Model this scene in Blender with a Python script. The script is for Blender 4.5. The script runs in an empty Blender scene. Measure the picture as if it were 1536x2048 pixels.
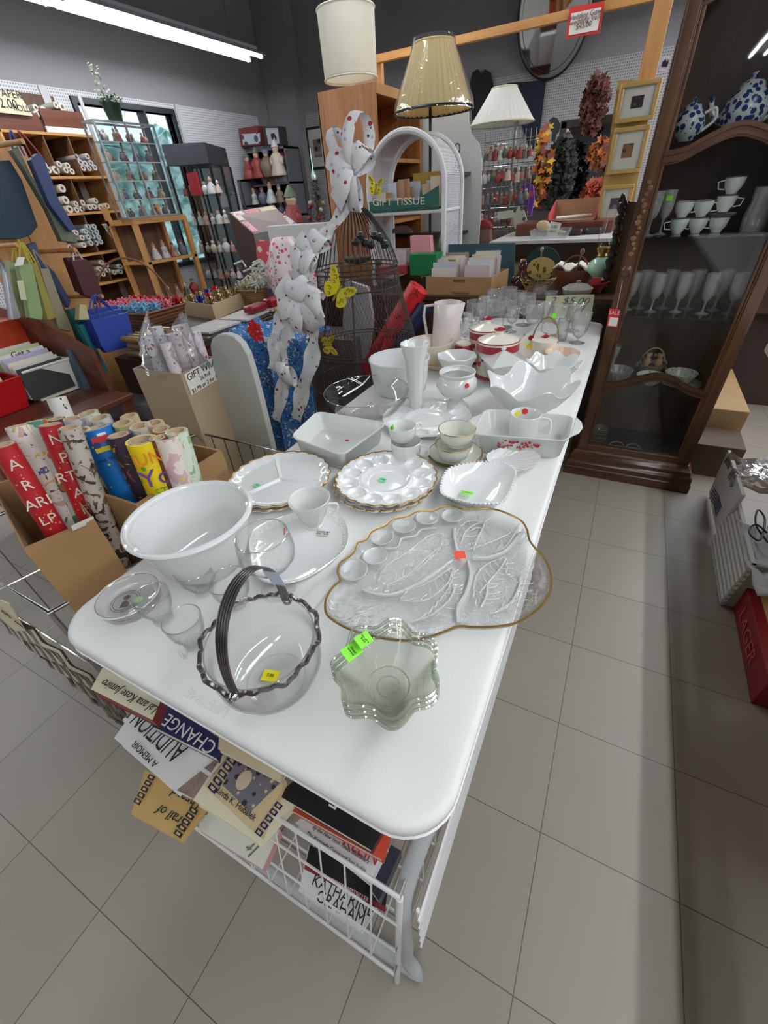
import bpy, math, random
import numpy as np
from mathutils import Vector, Matrix
random.seed(7)
PI = math.pi
S = bpy.context.scene
COL = S.collection
# ------------------------------------------------------------------ camera
# world: X along the short side of the table, Y along its long side, Z up; floor tiles are 12 inch and start at the origin
FPX = 825.556
RW = np.array([[0.89189235, 0.44741055, -0.0659685], [0.22597718, -0.56724287, -0.79194055], [-0.39174272, 0.69141834, -0.60702415]])
CAM = np.array([-0.12905448, -0.14127789, 1.32042526])
cd = bpy.data.cameras.new('camera'); cam = bpy.data.objects.new('camera', cd); COL.objects.link(cam)
cd.sensor_fit = 'VERTICAL'; cd.sensor_height = 24.0; cd.sensor_width = 18.0; cd.lens = 24.0 * FPX / 2048; cd.clip_start = 0.02; cd.clip_end = 100
Mx = Matrix(((RW[0][0], -RW[1][0], -RW[2][0], CAM[0]), (RW[0][1], -RW[1][1], -RW[2][1], CAM[1]), (RW[0][2], -RW[1][2], -RW[2][2], CAM[2]), (0, 0, 0, 1)))
cam.matrix_world = Mx
S.camera = cam
# ------------------------------------------------------------------ world, exposure
S.view_settings.view_transform = 'Standard'
S.view_settings.look = 'None'
S.view_settings.gamma = 1.0
S.view_settings.use_curve_mapping = False
S.view_settings.exposure = 0.13
W = bpy.data.worlds.new('world'); S.world = W; W.use_nodes = True
W.node_tree.nodes['Background'].inputs[0].default_value = (0.75, 0.9, 1.0, 1)
W.node_tree.nodes['Background'].inputs[1].default_value = 1.6
c = S.cycles
c.max_bounces = 10; c.diffuse_bounces = 4; c.glossy_bounces = 4; c.transmission_bounces = 6; c.transparent_max_bounces = 28
c.caustics_reflective = False; c.caustics_refractive = False
c.use_denoising = True; c.sample_clamp_indirect = 4.0
TUBE_POWER = 36.0
NUM = 'first second third fourth fifth sixth seventh eighth ninth tenth eleventh twelfth thirteenth fourteenth fifteenth sixteenth seventeenth eighteenth nineteenth twentieth'.split()
NUM += ['twenty-' + q for q in NUM[:9]]          # emission strength of the fluorescent tubes

def ray(u, v):
    return RW.T @ np.array([(u - 768) / FPX, (v - 1024) / FPX, 1.0])
def pz(u, v, z):
    d = ray(u, v); return Vector(CAM + (z - CAM[2]) / d[2] * d)
def py(u, v, y):
    d = ray(u, v); return Vector(CAM + (y - CAM[1]) / d[1] * d)
def px(u, v, x):
    d = ray(u, v); return Vector(CAM + (x - CAM[0]) / d[0] * d)
_T = np.linspace(0, 2 * PI, 73)[:-1]
def circ(u0, u1, v0, v1, z):
    """centre and radius of the level circle at height z whose outline fills the measured extent"""
    b = np.array([u0, u1, v0, v1], float)
    def f(q):
        X = np.stack([q[0] + q[2] * np.cos(_T), q[1] + q[2] * np.sin(_T), z + 0 * _T], 1)
        k = (X - CAM) @ RW.T; u = 768 + FPX * k[:, 0] / k[:, 2]; v = 1024 + FPX * k[:, 1] / k[:, 2]
        return np.array([u.min(), u.max(), v.min(), v.max()]) - b
    cc = pz((u0 + u1) / 2, (v0 + v1) / 2, z); q = np.array([cc[0], cc[1], .08])
    for _ in range(12):
        r = f(q); J = np.array([(f(q + d) - r) / 1e-5 for d in np.eye(3) * 1e-5]).T
        q = q + np.linalg.lstsq(J, -r, rcond=None)[0]
    return float(q[0]), float(q[1]), abs(float(q[2]))

# ------------------------------------------------------------------ materials
def newmat(name):
    m = bpy.data.materials.new(name); m.use_nodes = True
    nt = m.node_tree; b = nt.nodes['Principled BSDF']; return m, nt, b
def N(nt, t, **kw):
    n = nt.nodes.new(t)
    for k, v in kw.items(): setattr(n, k, v)
    return n
def lin(c):
    return tuple((x / 12.92 if x <= .04045 else ((x + .055) / 1.055) ** 2.4) for x in c)
def rgb(r, g, b): return lin((r / 255, g / 255, b / 255)) + (1,)
def coords(nt, scale=(1, 1, 1), obj=True):
    t = N(nt, 'ShaderNodeTexCoord'); mp = N(nt, 'ShaderNodeMapping'); mp.inputs['Scale'].default_value = scale
    nt.links.new(t.outputs['Object' if obj else 'Generated'], mp.inputs['Vector']); return mp.outputs['Vector']
def mixcol(nt, fac, a, b):
    m = N(nt, 'ShaderNodeMix', data_type='RGBA')
    if hasattr(fac, 'links') or hasattr(fac, 'is_linked'): nt.links.new(fac, m.inputs[0])
    else: m.inputs[0].default_value = fac
    for s, v in ((6, a), (7, b)):
        if hasattr(v, 'is_linked'): nt.links.new(v, m.inputs[s])
        else: m.inputs[s].default_value = v
    return m.outputs[2]
_cache = {}
def plain(col, rough=.5, metal=0, var=.06, sc=18, bump=0, name=None, spec=.5, emit=0):
    key = (tuple(col), rough, metal, var, sc, bump, spec, emit)
    if key in _cache: return _cache[key]
    m, nt, b = newmat(name or 'surface')
    cc = rgb(*col)
    v = coords(nt); n = N(nt, 'ShaderNodeTexNoise'); n.inputs['Scale'].default_value = sc; n.inputs['Detail'].default_value = 3
    nt.links.new(v, n.inputs['Vector'])
    d = tuple(max(0, x * (1 - 2.2 * var)) for x in cc[:3]) + (1,); l = tuple(min(1, x * (1 + 1.2 * var)) for x in cc[:3]) + (1,)
    nt.links.new(mixcol(nt, n.outputs['Fac'], d, l), b.inputs['Base Color'])
    b.inputs['Roughness'].default_value = rough; b.inputs['Metallic'].default_value = metal; b.inputs['Specular IOR Level'].default_value = spec
    if bump:
        bp = N(nt, 'ShaderNodeBump'); bp.inputs['Strength'].default_value = bump; bp.inputs['Distance'].default_value = .002
        nt.links.new(n.outputs['Fac'], bp.inputs['Height']); nt.links.new(bp.outputs[0], b.inputs['Normal'])
    if emit:
        b.inputs['Emission Color'].default_value = cc; b.inputs['Emission Strength'].default_value = emit
    _cache[key] = m; return m
def wood(col, col2, rough=.4, axis='Z', sc=6, name='wood'):
    m, nt, b = newmat(name)
    s = {'X': (.12, 1, 1), 'Y': (1, .12, 1), 'Z': (1, 1, .12)}[axis]
    v = coords(nt, s); n = N(nt, 'ShaderNodeTexNoise'); n.inputs['Scale'].default_value = sc * 3; n.inputs['Detail'].default_value = 6; n.inputs['Distortion'].default_value = 1.2
    nt.links.new(v, n.inputs['Vector'])
    r = N(nt, 'ShaderNodeValToRGB'); r.color_ramp.elements[0].position = .32; r.color_ramp.elements[1].position = .68
    r.color_ramp.elements[0].color = rgb(*col2); r.color_ramp.elements[1].color = rgb(*col)
    nt.links.new(n.outputs['Fac'], r.inputs[0]); nt.links.new(r.outputs[0], b.inputs['Base Color'])
    b.inputs['Roughness'].default_value = rough
    return m
def clear_glass(tint=(1, 1, 1), edge=(.55, .6, .58), base=.05, power=2.6, rough=.02, bump=0, bsc=60, haze=0.0, name='clear_glass'):
    """thin-walled glass: straight see-through, mirror reflections that grow and a tint that deepens towards grazing angles"""
    m, nt, b = newmat(name); nt.nodes.remove(b); out = nt.nodes['Material Output']
    lw = N(nt, 'ShaderNodeLayerWeight'); lw.inputs['Blend'].default_value = .5
    pw = N(nt, 'ShaderNodeMath', operation='POWER'); nt.links.new(lw.outputs['Facing'], pw.inputs[0]); pw.inputs[1].default_value = power
    tr = N(nt, 'ShaderNodeBsdfTransparent'); nt.links.new(mixcol(nt, pw.outputs[0], tint + (1,), edge + (1,)), tr.inputs[0])
    gl = N(nt, 'ShaderNodeBsdfGlossy'); gl.inputs['Roughness'].default_value = rough
    ma = N(nt, 'ShaderNodeMath', operation='MULTIPLY_ADD'); nt.links.new(pw.outputs[0], ma.inputs[0]); ma.inputs[1].default_value = .7; ma.inputs[2].default_value = base
    mx = N(nt, 'ShaderNodeMixShader'); nt.links.new(ma.outputs[0], mx.inputs[0]); nt.links.new(tr.outputs[0], mx.inputs[1]); nt.links.new(gl.outputs[0], mx.inputs[2])
    last = mx.outputs[0]
    if haze:
        df = N(nt, 'ShaderNodeBsdfDiffuse'); df.inputs[0].default_value = (.93, .94, .93, 1)
        m2 = N(nt, 'ShaderNodeMixShader'); m2.inputs[0].default_value = haze; nt.links.new(last, m2.inputs[1]); nt.links.new(df.outputs[0], m2.inputs[2]); last = m2.outputs[0]
    if bump:
        v = coords(nt); n = N(nt, 'ShaderNodeTexNoise'); n.inputs['Scale'].default_value = bsc; n.inputs['Detail'].default_value = 2; n.inputs['Distortion'].default_value = 1.5
        nt.links.new(v, n.inputs['Vector']); bp = N(nt, 'ShaderNodeBump'); bp.inputs['Strength'].default_value = bump; bp.inputs['Distance'].default_value = .004
        nt.links.new(n.outputs['Fac'], bp.inputs['Height']); nt.links.new(bp.outputs[0], gl.inputs['Normal']); nt.links.new(bp.outputs[0], lw.inputs['Normal'])
    nt.links.new(last, out.inputs['Surface']); return m
def vor(base, spots, scale=14, rough=.6, thr=.35, name='printed_paper', dist=0, obj=True, smooth=False):
    """paper or cloth of one colour with a scattered print of blotches in other colours"""
    m, nt, b = newmat(name); v = coords(nt, obj=obj)
    cur = rgb(*base)
    for i, (col, t) in enumerate(spots):
        mp = N(nt, 'ShaderNodeMapping'); mp.inputs['Location'].default_value = (i * 3.7, i * 1.3, i * 5.1); nt.links.new(v, mp.inputs['Vector'])
        n = N(nt, 'ShaderNodeTexNoise' if smooth else 'ShaderNodeTexVoronoi'); n.inputs['Scale'].default_value = scale * (1 + .35 * i)
        if smooth: n.inputs['Detail'].default_value = 3; n.inputs['Distortion'].default_value = 1.5
        nt.links.new(mp.outputs[0], n.inputs['Vector'])
        lt = N(nt, 'ShaderNodeMath', operation='LESS_THAN'); nt.links.new(n.outputs[0], lt.inputs[0]); lt.inputs[1].default_value = t
        cur = mixcol(nt, lt.outputs[0], cur, rgb(*col))
    nt.links.new(cur, b.inputs['Base Color']) if hasattr(cur, 'is_linked') else None
    b.inputs['Roughness'].default_value = rough; return m
def bands(c1, c2, scale=30, axis='X', rough=.5, duty=.5, name='banded', wave=0):
    m, nt, b = newmat(name); v = coords(nt); sp = N(nt, 'ShaderNodeSeparateXYZ'); nt.links.new(v, sp.inputs[0])
    mu = N(nt, 'ShaderNodeMath', operation='MULTIPLY'); nt.links.new(sp.outputs[axis], mu.inputs[0]); mu.inputs[1].default_value = scale
    fr = N(nt, 'ShaderNodeMath', operation='FRACT'); nt.links.new(mu.outputs[0], fr.inputs[0])
    lt = N(nt, 'ShaderNodeMath', operation='LESS_THAN'); nt.links.new(fr.outputs[0], lt.inputs[0]); lt.inputs[1].default_value = duty
    nt.links.new(mixcol(nt, lt.outputs[0], rgb(*c2), rgb(*c1)), b.inputs['Base Color']); b.inputs['Roughness'].default_value = rough; return m

GLASS = clear_glass(tint=(.997, .998, .997), edge=(.66, .68, .67), base=.05, power=4)
GLASSP = clear_glass(tint=(.997, .998, .997), edge=(.6, .63, .61), base=.055, power=3.4, rough=.035, bump=.9, bsc=55, name='patterned_glass')
GREENG = clear_glass(tint=(.994, .998, .985), edge=(.80, .85, .72), base=.03, power=3, name='greenish_glass')
GREENR = clear_glass(tint=(.93, .97, .88), edge=(.5, .58, .42), base=.16, power=1.6, rough=.06, haze=.12, name='greenish_glass_rim')
LIP = clear_glass(tint=(.95, .96, .96), edge=(.42, .45, .45), base=.2, power=1.5, rough=.06, haze=.15, name='glass_lip')  # whitish haze paints the bright edge line of glass rims
RIDGEG = clear_glass(tint=(.98, .98, .98), edge=(.55, .58, .56), base=.16, power=2.2, rough=.14, bump=.6, bsc=90, haze=.5, name='glass_ridge')  # white haze in the colour stands in for highlights on the ridges
STEMG = clear_glass(tint=(.99, .99, .99), edge=(.60, .63, .62), base=.09, power=2.2, rough=.04, bump=.35, bsc=40, haze=.10, name='stemware_glass')
PANE = clear_glass(tint=(.93, .94, .93), edge=(.8, .82, .82), base=.045, power=4, name='window_glass')
PLASTIC = clear_glass(tint=(.93, .93, .94), edge=(.7, .7, .75), base=.14, power=1.6, rough=.12, bump=.9, bsc=28, haze=.12, name='clear_plastic_wrap')
def milky(m, w=.4, tint=(.93, .93, .9, 1)):
    nt = m.node_tree; b = nt.nodes['Principled BSDF']; o = nt.nodes['Material Output']; tl = N(nt, 'ShaderNodeBsdfTranslucent'); tl.inputs[0].default_value = tint
    mx = N(nt, 'ShaderNodeMixShader'); mx.inputs[0].default_value = w; nt.links.new(b.outputs[0], mx.inputs[1]); nt.links.new(tl.outputs[0], mx.inputs[2]); nt.links.new(mx.outputs[0], o.inputs[0]); return m
MILK = plain((242, 243, 242), .06, var=.01, name='milk_glass', spec=.9); MILKT = milky(plain((241, 243, 242), .06, var=.01, name='thin_milk_glass', spec=.9), .2); MILK2 = milky(plain((238, 239, 236), .09, var=.02, sc=60, bump=.6, name='pressed_milk_glass', spec=.9), .18)
IVORY = milky(plain((232, 234, 222), .14, var=.02, name='ivory_glass'), .25)
GOLD = plain((176, 140, 76), .3, .75, var=.15, sc=60, name='gold_trim'); SILVER = plain((125, 118, 118), .28, .85, var=.25, sc=40, name='tarnished_silver')
CHROME = plain((190, 188, 185), .22, 1.0, var=.05, name='chrome_wire'); WIREW = plain((228, 228, 226), .35, var=.03, name='white_coated_wire')
BLACKW = plain((44, 42, 42), .5, .3, var=.2, name='black_wire'); RUSTW = plain((70, 60, 52), .6, .4, var=.3, name='dark_iron_wire')
CARD = plain((158, 122, 80), .8, var=.07, sc=9, name='brown_cardboard'); CARDL = plain((196, 172, 138), .8, var=.05, sc=9, name='pale_cardboard')
PAPERW = plain((232, 229, 220), .7, var=.03, name='white_paper'); PAPERC = plain((226, 216, 180), .7, var=.03, name='cream_paper')
BLACK = plain((22, 22, 24), .4, var=.1, name='black'); INK = plain((28, 28, 34), .6, var=.0, name='ink'); REDINK = plain((150, 20, 26), .5, var=.05, name='red_ink')
WHITEP = plain((236, 236, 233), .42, var=.015, sc=240, bump=.12, name='white_moulded_plastic')
GREENS = plain((140, 240, 60), .6, var=.02, name='lime_sticker'); YELS = plain((240, 225, 40), .6, var=.02, name='yellow_sticker'); REDS = plain((205, 40, 45), .6, var=.02, name='red_sticker'); ORS = plain((245, 84, 48), .6, var=.02, name='orange_sticker'); AQUAS = plain((120, 232, 170), .6, var=.02, name='mint_sticker')
PINE = wood((200, 150, 92), (176, 122, 68), .5, 'Z', 5, 'pine'); PINEY = wood((204, 152, 92), (178, 124, 66), .5, 'Y', 5, 'pine_board'); PINEX = wood((204, 150, 88), (176, 120, 62), .5, 'X', 5, 'pine_rail')
OAK = wood((182, 124, 74), (146, 92, 50), .42, 'Z', 7, 'oak_veneer'); CHERRY = wood((94, 60, 36), (62, 38, 22), .28, 'Z', 6, 'cherry_wood'); CHERRYX = wood((92, 58, 35), (60, 37, 22), .28, 'X', 6, 'cherry_rail')
DARKW = wood((72, 50, 36), (52, 34, 24), .4, 'X', 5, 'dark_brown_wood'); BROWNW = wood((112, 62, 42), (84, 42, 28), .4, 'Y', 5, 'stained_brown_wood')

# ------------------------------------------------------------------ mesh collector
class G:
    def __init__(s): s.v = []; s.f = []
    def add(s, vs, fs, M=None):
        o = len(s.v)
        s.v += [tuple(M @ Vector(p)) if M else tuple(p) for p in vs]
        s.f += [tuple(i + o for i in f) for f in fs]; return s
    def box(s, x0, x1, y0, y1, z0, z1, M=None):
        vs = [(x, y, z) for x in (x0, x1) for y in (y0, y1) for z in (z0, z1)]
        return s.add(vs, [(0, 1, 3, 2), (4, 6, 7, 5), (0, 4, 5, 1), (2, 3, 7, 6), (0, 2, 6, 4), (1, 5, 7, 3)], M)
    def lathe(s, prof, n=48, cx=0, cy=0, mod=None, M=None, cap=True):
        vs = []; fs = []
        for (r, z) in prof:
            for k in range(n):
                t = 2 * PI * k / n; rr, zz = (mod(t, r, z) if mod else (r, z))
                vs.append((cx + rr * math.cos(t), cy + rr * math.sin(t), zz))
        m = len(prof)
        for i in range(m - 1):
            for k in range(n):
                a = i * n + k; b = i * n + (k + 1) % n; fs.append((a, b, b + n, a + n))
        if cap:
            if prof[0][0] > 1e-5: fs.append(tuple(range(n))[::-1])
            if prof[-1][0] > 1e-5: fs.append(tuple(range((m - 1) * n, m * n)))
        return s.add(vs, fs, M)
    def tube(s, pts, r, n=8, closed=False, M=None, taper=None):
        pts = [Vector(p) for p in pts]; m = len(pts); vs = []; fs = []
        up = Vector((0, 0, 1)); prev = None
        for i, p in enumerate(pts):
            a = pts[(i - 1) % m] if (closed or i > 0) else p; b = pts[(i + 1) % m] if (closed or i < m - 1) else p
            d = (b - a)
            if d.length < 1e-9: d = Vector((0, 0, 1))
            d.normalize()
            if prev is None:
                x = d.cross(up) if abs(d.z) < .95 else d.cross(Vector((1, 0, 0)))
            else: x = prev - d * prev.dot(d)
            if x.length < 1e-6: x = d.orthogonal()
            x.normalize(); prev = x; y = d.cross(x)
            rr = r if taper is None else r * taper(i / (m - 1))
            for k in range(n):
                t = 2 * PI * k / n; vs.append(tuple(p + x * (rr * math.cos(t)) + y * (rr * math.sin(t))))
        L = m if closed else m - 1
        for i in range(L):
            for k in range(n):
                a = i * n + k; b = i * n + (k + 1) % n; c_ = ((i + 1) % m) * n
                fs.append((a, b, c_ + (k + 1) % n, c_ + k))
        if not closed: fs += [tuple(range(n))[::-1], tuple(range((m - 1) * n, m * n))]
        return s.add(vs, fs, M)
    def cyl(s, a, b, r, n=16, r2=None):
        return s.tube([a, b], r, n, taper=(None if r2 is None else (lambda t: 1 + t * (r2 / r - 1))))
    def ball(s, c, r, n=12, sx=1, sy=1, sz=1, M=None):
        vs = []; fs = []; m = n // 2
        for i in range(m + 1):
            ph = PI * i / m
            for k in range(n):
                t = 2 * PI * k / n; vs.append((c[0] + r * sx * math.sin(ph) * math.cos(t), c[1] + r * sy * math.sin(ph) * math.sin(t), c[2] + r * sz * math.cos(ph)))
        for i in range(m):
            for k in range(n): fs.append((i * n + k, (i + 1) * n + k, (i + 1) * n + (k + 1) % n, i * n + (k + 1) % n))
        return s.add(vs, fs, M)
    def prism(s, poly, d):
        """closed outline poly (3-D points) extruded by vector d"""
        p = [Vector(q) for q in poly]; n = len(p); d = Vector(d)
        vs = p + [q + d for q in p]
        fs = [tuple(range(n)), tuple(range(n, 2 * n))[::-1]] + [(i, i + n, (i + 1) % n + n, (i + 1) % n) for i in range(n)]
        return s.add(vs, fs)
    def sheet(s, rows, thick=0, closed=False):
        """grid of points rows[i][j]"""
        n = len(rows[0]); vs = [tuple(p) for r_ in rows for p in r_]; fs = []
        for i in range(len(rows) - 1):
            for j in range(n - (0 if closed else 1)):
                a = i * n + j; b = i * n + (j + 1) % n; fs.append((a, b, b + n, a + n))
        return s.add(vs, fs)
    def build(s, name, mat, parent=None, smooth=35, solid=0, bevel=0, sub=0):
        me = bpy.data.meshes.new(name); me.from_pydata(s.v, [], s.f); me.update()
        import bmesh
        bm = bmesh.new(); bm.from_mesh(me); bmesh.ops.remove_doubles(bm, verts=bm.verts, dist=1e-6); bmesh.ops.recalc_face_normals(bm, faces=bm.faces); bm.to_mesh(me); bm.free()
        if smooth:
            me.shade_smooth(); me.set_sharp_from_angle(angle=math.radians(smooth))
        me.materials.append(mat)
        o = bpy.data.objects.new(name, me); COL.objects.link(o)
        if parent: o.parent = parent; o.matrix_parent_inverse = Matrix.Translation(parent.location).inverted() if parent.type == 'EMPTY' else Matrix()
        if solid: md = o.modifiers.new('t', 'SOLIDIFY'); md.thickness = solid; md.offset = -1
        if bevel: md = o.modifiers.new('b', 'BEVEL'); md.width = bevel; md.segments = 2; md.limit_method = 'ANGLE'; md.angle_limit = .7
        if sub: md = o.modifiers.new('s', 'SUBSURF'); md.levels = sub; md.render_levels = sub
        return o
def tag(o, label=None, cat=None, group=None, kind=None):
    if label: o['label'] = label
    if cat: o['category'] = cat
    if group: o['group'] = group
    if kind: o['kind'] = kind
    return o
def thing(name, label, cat, group=None, loc=(0, 0, 0)):
    o = bpy.data.objects.new(name, None); COL.objects.link(o); o.location = loc; o.empty_display_size = .05
    return tag(o, label, cat, group)
def struct(name, g, mat, smooth=0):
    o = g.build(name, mat, smooth=smooth); o['kind'] = 'structure'; return o
def place(root, M):
    root.matrix_world = M; return root
def dup(root, loc, rz=0, label=None, group=None, scale=1):
    r = root.copy(); COL.objects.link(r); r.location = loc; r.rotation_euler = (0, 0, rz); r.scale = (scale, scale, scale)
    if label: r['label'] = label
    if group: r['group'] = group
    for ch in list(root.children):
        c_ = ch.copy(); COL.objects.link(c_); c_.parent = r
        for g_ in ch.children:
            d = g_.copy(); COL.objects.link(d); d.parent = c_
    return r
AX = {'x': px, 'y': py, 'z': pz}
def outline(pts, ax, val): return [AX[ax](u, v, val) for u, v in pts]
def slab(name, pts, ax, val, th, mat, parent=None, label=None, cat=None, group=None, bevel=0):
    """a flat thing whose outline was measured in the plane ax = val, th thick"""
    d = {'x': (-th, 0, 0), 'y': (0, th, 0), 'z': (0, 0, -th)}[ax]
    o = G().prism(outline(pts, ax, val), d).build(name, mat, parent, smooth=0, bevel=bevel)
    return tag(o, label, cat, group)
def lettering(s, size, at, xd, nd, mat, parent=None, name='lettering', th=.0006, shear=0, align='CENTER', sx=1, space=1):
    """raised or printed letters: at = centre point, xd = reading direction, nd = surface normal"""
    cu = bpy.data.curves.new(name, 'FONT'); cu.body = s; cu.size = size; cu.extrude = th / 2; cu.align_x = align; cu.align_y = 'CENTER'; cu.shear = shear; cu.space_character = space; cu.resolution_u = 3
    x = Vector(xd).normalized(); n = Vector(nd).normalized(); y = n.cross(x).normalized(); x = y.cross(n)
    tmp = bpy.data.objects.new(name, cu); me = bpy.data.meshes.new_from_object(tmp); bpy.data.objects.remove(tmp); bpy.data.curves.remove(cu)
    me.materials.clear(); me.materials.append(mat); me.name = name
    M = Matrix((x * sx, y, n)).transposed().to_4x4(); M.translation = Vector(at) + n * (th * .6 + .0004)
    me.transform(M); M = Matrix()
    me_o = bpy.data.objects.new(name, me); COL.objects.link(me_o)
    if parent:
        me_o.parent = parent
        pm = Matrix.Translation(parent.location) if parent.type == 'EMPTY' else Matrix()
        me_o.matrix_parent_inverse = pm.inverted()
    me_o.matrix_basis = M
    return me_o
def arc(c, r, a0, a1, n, ax='xz', ry=None):
    out = []
    for i in range(n + 1):
        t = a0 + (a1 - a0) * i / n; p, q = r * math.cos(t), (ry or r) * math.sin(t)
        out.append((c[0] + p, c[1], c[2] + q) if ax == 'xz' else ((c[0] + p, c[1] + q, c[2]) if ax == 'xy' else (c[0], c[1] + p, c[2] + q)))
    return out
def smoothc(pts, n=6, closed=False):
    """Catmull-Rom through pts"""
    P = [Vector(p) for p in pts]; m = len(P); out = []
    for i in range(m if closed else m - 1):
        p0 = P[(i - 1) % m] if (closed or i > 0) else P[i]; p1 = P[i]; p2 = P[(i + 1) % m]; p3 = P[(i + 2) % m] if (closed or i < m - 2) else P[(i + 1) % m]
        for k in range(n):
            t = k / n; out.append(.5 * ((2 * p1) + (p2 - p0) * t + (2 * p0 - 5 * p1 + 4 * p2 - p3) * t * t + (3 * p1 - 3 * p2 + p3 - p0) * t ** 3))
    if not closed: out.append(P[-1])
    return out
# ================================================================== the room
def pegmat(name, base, hole, ax, var=.04, pitch=39.37):
    m, nt, b = newmat(name); t = N(nt, 'ShaderNodeTexCoord'); sp = N(nt, 'ShaderNodeSeparateXYZ'); nt.links.new(t.outputs['Object'], sp.inputs[0])
    ds = []
    for a in (ax, 'Z'):
        mu = N(nt, 'ShaderNodeMath', operation='MULTIPLY'); nt.links.new(sp.outputs[a], mu.inputs[0]); mu.inputs[1].default_value = pitch
        fr = N(nt, 'ShaderNodeMath', operation='FRACT'); nt.links.new(mu.outputs[0], fr.inputs[0])
        su = N(nt, 'ShaderNodeMath', operation='SUBTRACT'); nt.links.new(fr.outputs[0], su.inputs[0]); su.inputs[1].default_value = .5
        sq = N(nt, 'ShaderNodeMath', operation='MULTIPLY'); nt.links.new(su.outputs[0], sq.inputs[0]); nt.links.new(su.outputs[0], sq.inputs[1]); ds.append(sq)
    ad = N(nt, 'ShaderNodeMath', operation='ADD'); nt.links.new(ds[0].outputs[0], ad.inputs[0]); nt.links.new(ds[1].outputs[0], ad.inputs[1])
    lt = N(nt, 'ShaderNodeMath', operation='LESS_THAN'); nt.links.new(ad.outputs[0], lt.inputs[0]); lt.inputs[1].default_value = .055
    nt.links.new(mixcol(nt, lt.outputs[0], rgb(*base), rgb(*hole)), b.inputs['Base Color']); b.inputs['Roughness'].default_value = .6; return m
# floor: 12 inch vinyl tiles
m, nt, b = newmat('vinyl_floor_tile'); t = N(nt, 'ShaderNodeTexCoord'); sp = N(nt, 'ShaderNodeSeparateXYZ'); nt.links.new(t.outputs['Object'], sp.inputs[0])
es = []
for a in 'XY':
    mu = N(nt, 'ShaderNodeMath', operation='MULTIPLY'); nt.links.new(sp.outputs[a], mu.inputs[0]); mu.inputs[1].default_value = 1 / .3048
    ad = N(nt, 'ShaderNodeMath', operation='ADD'); nt.links.new(mu.outputs[0], ad.inputs[0]); ad.inputs[1].default_value = .5
    fr = N(nt, 'ShaderNodeMath', operation='FRACT'); nt.links.new(ad.outputs[0], fr.inputs[0])
    su = N(nt, 'ShaderNodeMath', operation='SUBTRACT'); nt.links.new(fr.outputs[0], su.inputs[0]); su.inputs[1].default_value = .5
    ab = N(nt, 'ShaderNodeMath', operation='ABSOLUTE'); nt.links.new(su.outputs[0], ab.inputs[0])
    l = N(nt, 'ShaderNodeMath', operation='LESS_THAN'); nt.links.new(ab.outputs[0], l.inputs[0]); l.inputs[1].default_value = .0036; es.append((l, mu))
mxm = N(nt, 'ShaderNodeMath', operation='MAXIMUM'); nt.links.new(es[0][0].outputs[0], mxm.inputs[0]); nt.links.new(es[1][0].outputs[0], mxm.inputs[1])
fl = []
for l, mu in es:
    ad = N(nt, 'ShaderNodeMath', operation='ADD'); nt.links.new(mu.outputs[0], ad.inputs[0]); ad.inputs[1].default_value = 0.0
    f_ = N(nt, 'ShaderNodeMath', operation='FLOOR'); nt.links.new(ad.outputs[0], f_.inputs[0]); fl.append(f_)
cb = N(nt, 'ShaderNodeCombineXYZ'); nt.links.new(fl[0].outputs[0], cb.inputs[0]); nt.links.new(fl[1].outputs[0], cb.inputs[1])
wn = N(nt, 'ShaderNodeTexWhiteNoise', noise_dimensions='3D'); nt.links.new(cb.outputs[0], wn.inputs[0])
no = N(nt, 'ShaderNodeTexNoise'); no.inputs['Scale'].default_value = 3; no.inputs['Detail'].default_value = 5; nt.links.new(t.outputs['Object'], no.inputs['Vector'])
no2 = N(nt, 'ShaderNodeTexNoise'); no2.inputs['Scale'].default_value = 130; nt.links.new(t.outputs['Object'], no2.inputs['Vector'])
c1 = mixcol(nt, wn.outputs[0], rgb(158, 149, 139), rgb(167, 158, 148)); c2 = mixcol(nt, no.outputs['Fac'], c1, rgb(151, 144, 131)); 
c3 = mixcol(nt, mxm.outputs[0], c2, rgb(92, 84, 72)); nt.links.new(c3, b.inputs['Base Color'])
b.inputs['Roughness'].default_value = .42; bp = N(nt, 'ShaderNodeBump'); bp.inputs['Strength'].default_value = .12; bp.inputs['Distance'].default_value = .002; nt.links.new(no2.outputs['Fac'], bp.inputs['Height']); nt.links.new(bp.outputs[0], b.inputs['Normal'])
struct('floor', G().box(-6.1, 6.1, -12.1, 7.7, -.1, 0), m)
WALLG = plain((142, 140, 144), .85, var=.03, sc=3, name='grey_wall_paint')
CEILG = plain((140, 138, 140), .9, var=.03, sc=3, name='grey_ceiling_paint')
# window wall (x = -5.88) with an opening y 3.75..5.27, z 1.0..2.34
WY0, WY1, WZ0, WZ1 = 3.98, 5.27, .75, 2.34
g = G().box(-6.0, -5.88, -12, WY0, 0, 4.0).box(-6.0, -5.88, WY1, 7.5, 0, 4.0).box(-6.0, -5.88, WY0, WY1, 0, WZ0).box(-6.0, -5.88, WY0, WY1, WZ1, 4.0)
struct('wall_left', g, WALLG)
struct('wall_back', G().box(-6.0, 6.0, 7.5, 7.62, 0, 4.0), WALLG)
struct('wall_right', G().box(6.0, 6.12, -12, 7.5, 0, 4.0), WALLG)
struct('wall_front', G().box(-6.0, 6.0, -12.12, -12, 0, 4.0), WALLG)
struct('ceiling', G().box(-6.0, 6.0, -12, 7.5, 4.0, 4.1), CEILG)
PEGL = pegmat('window_wall_pegboard', (200, 200, 203), (112, 112, 116), 'Y'); PEGB = pegmat('rear_pegboard', (172, 170, 170), (92, 90, 92), 'X')
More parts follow.
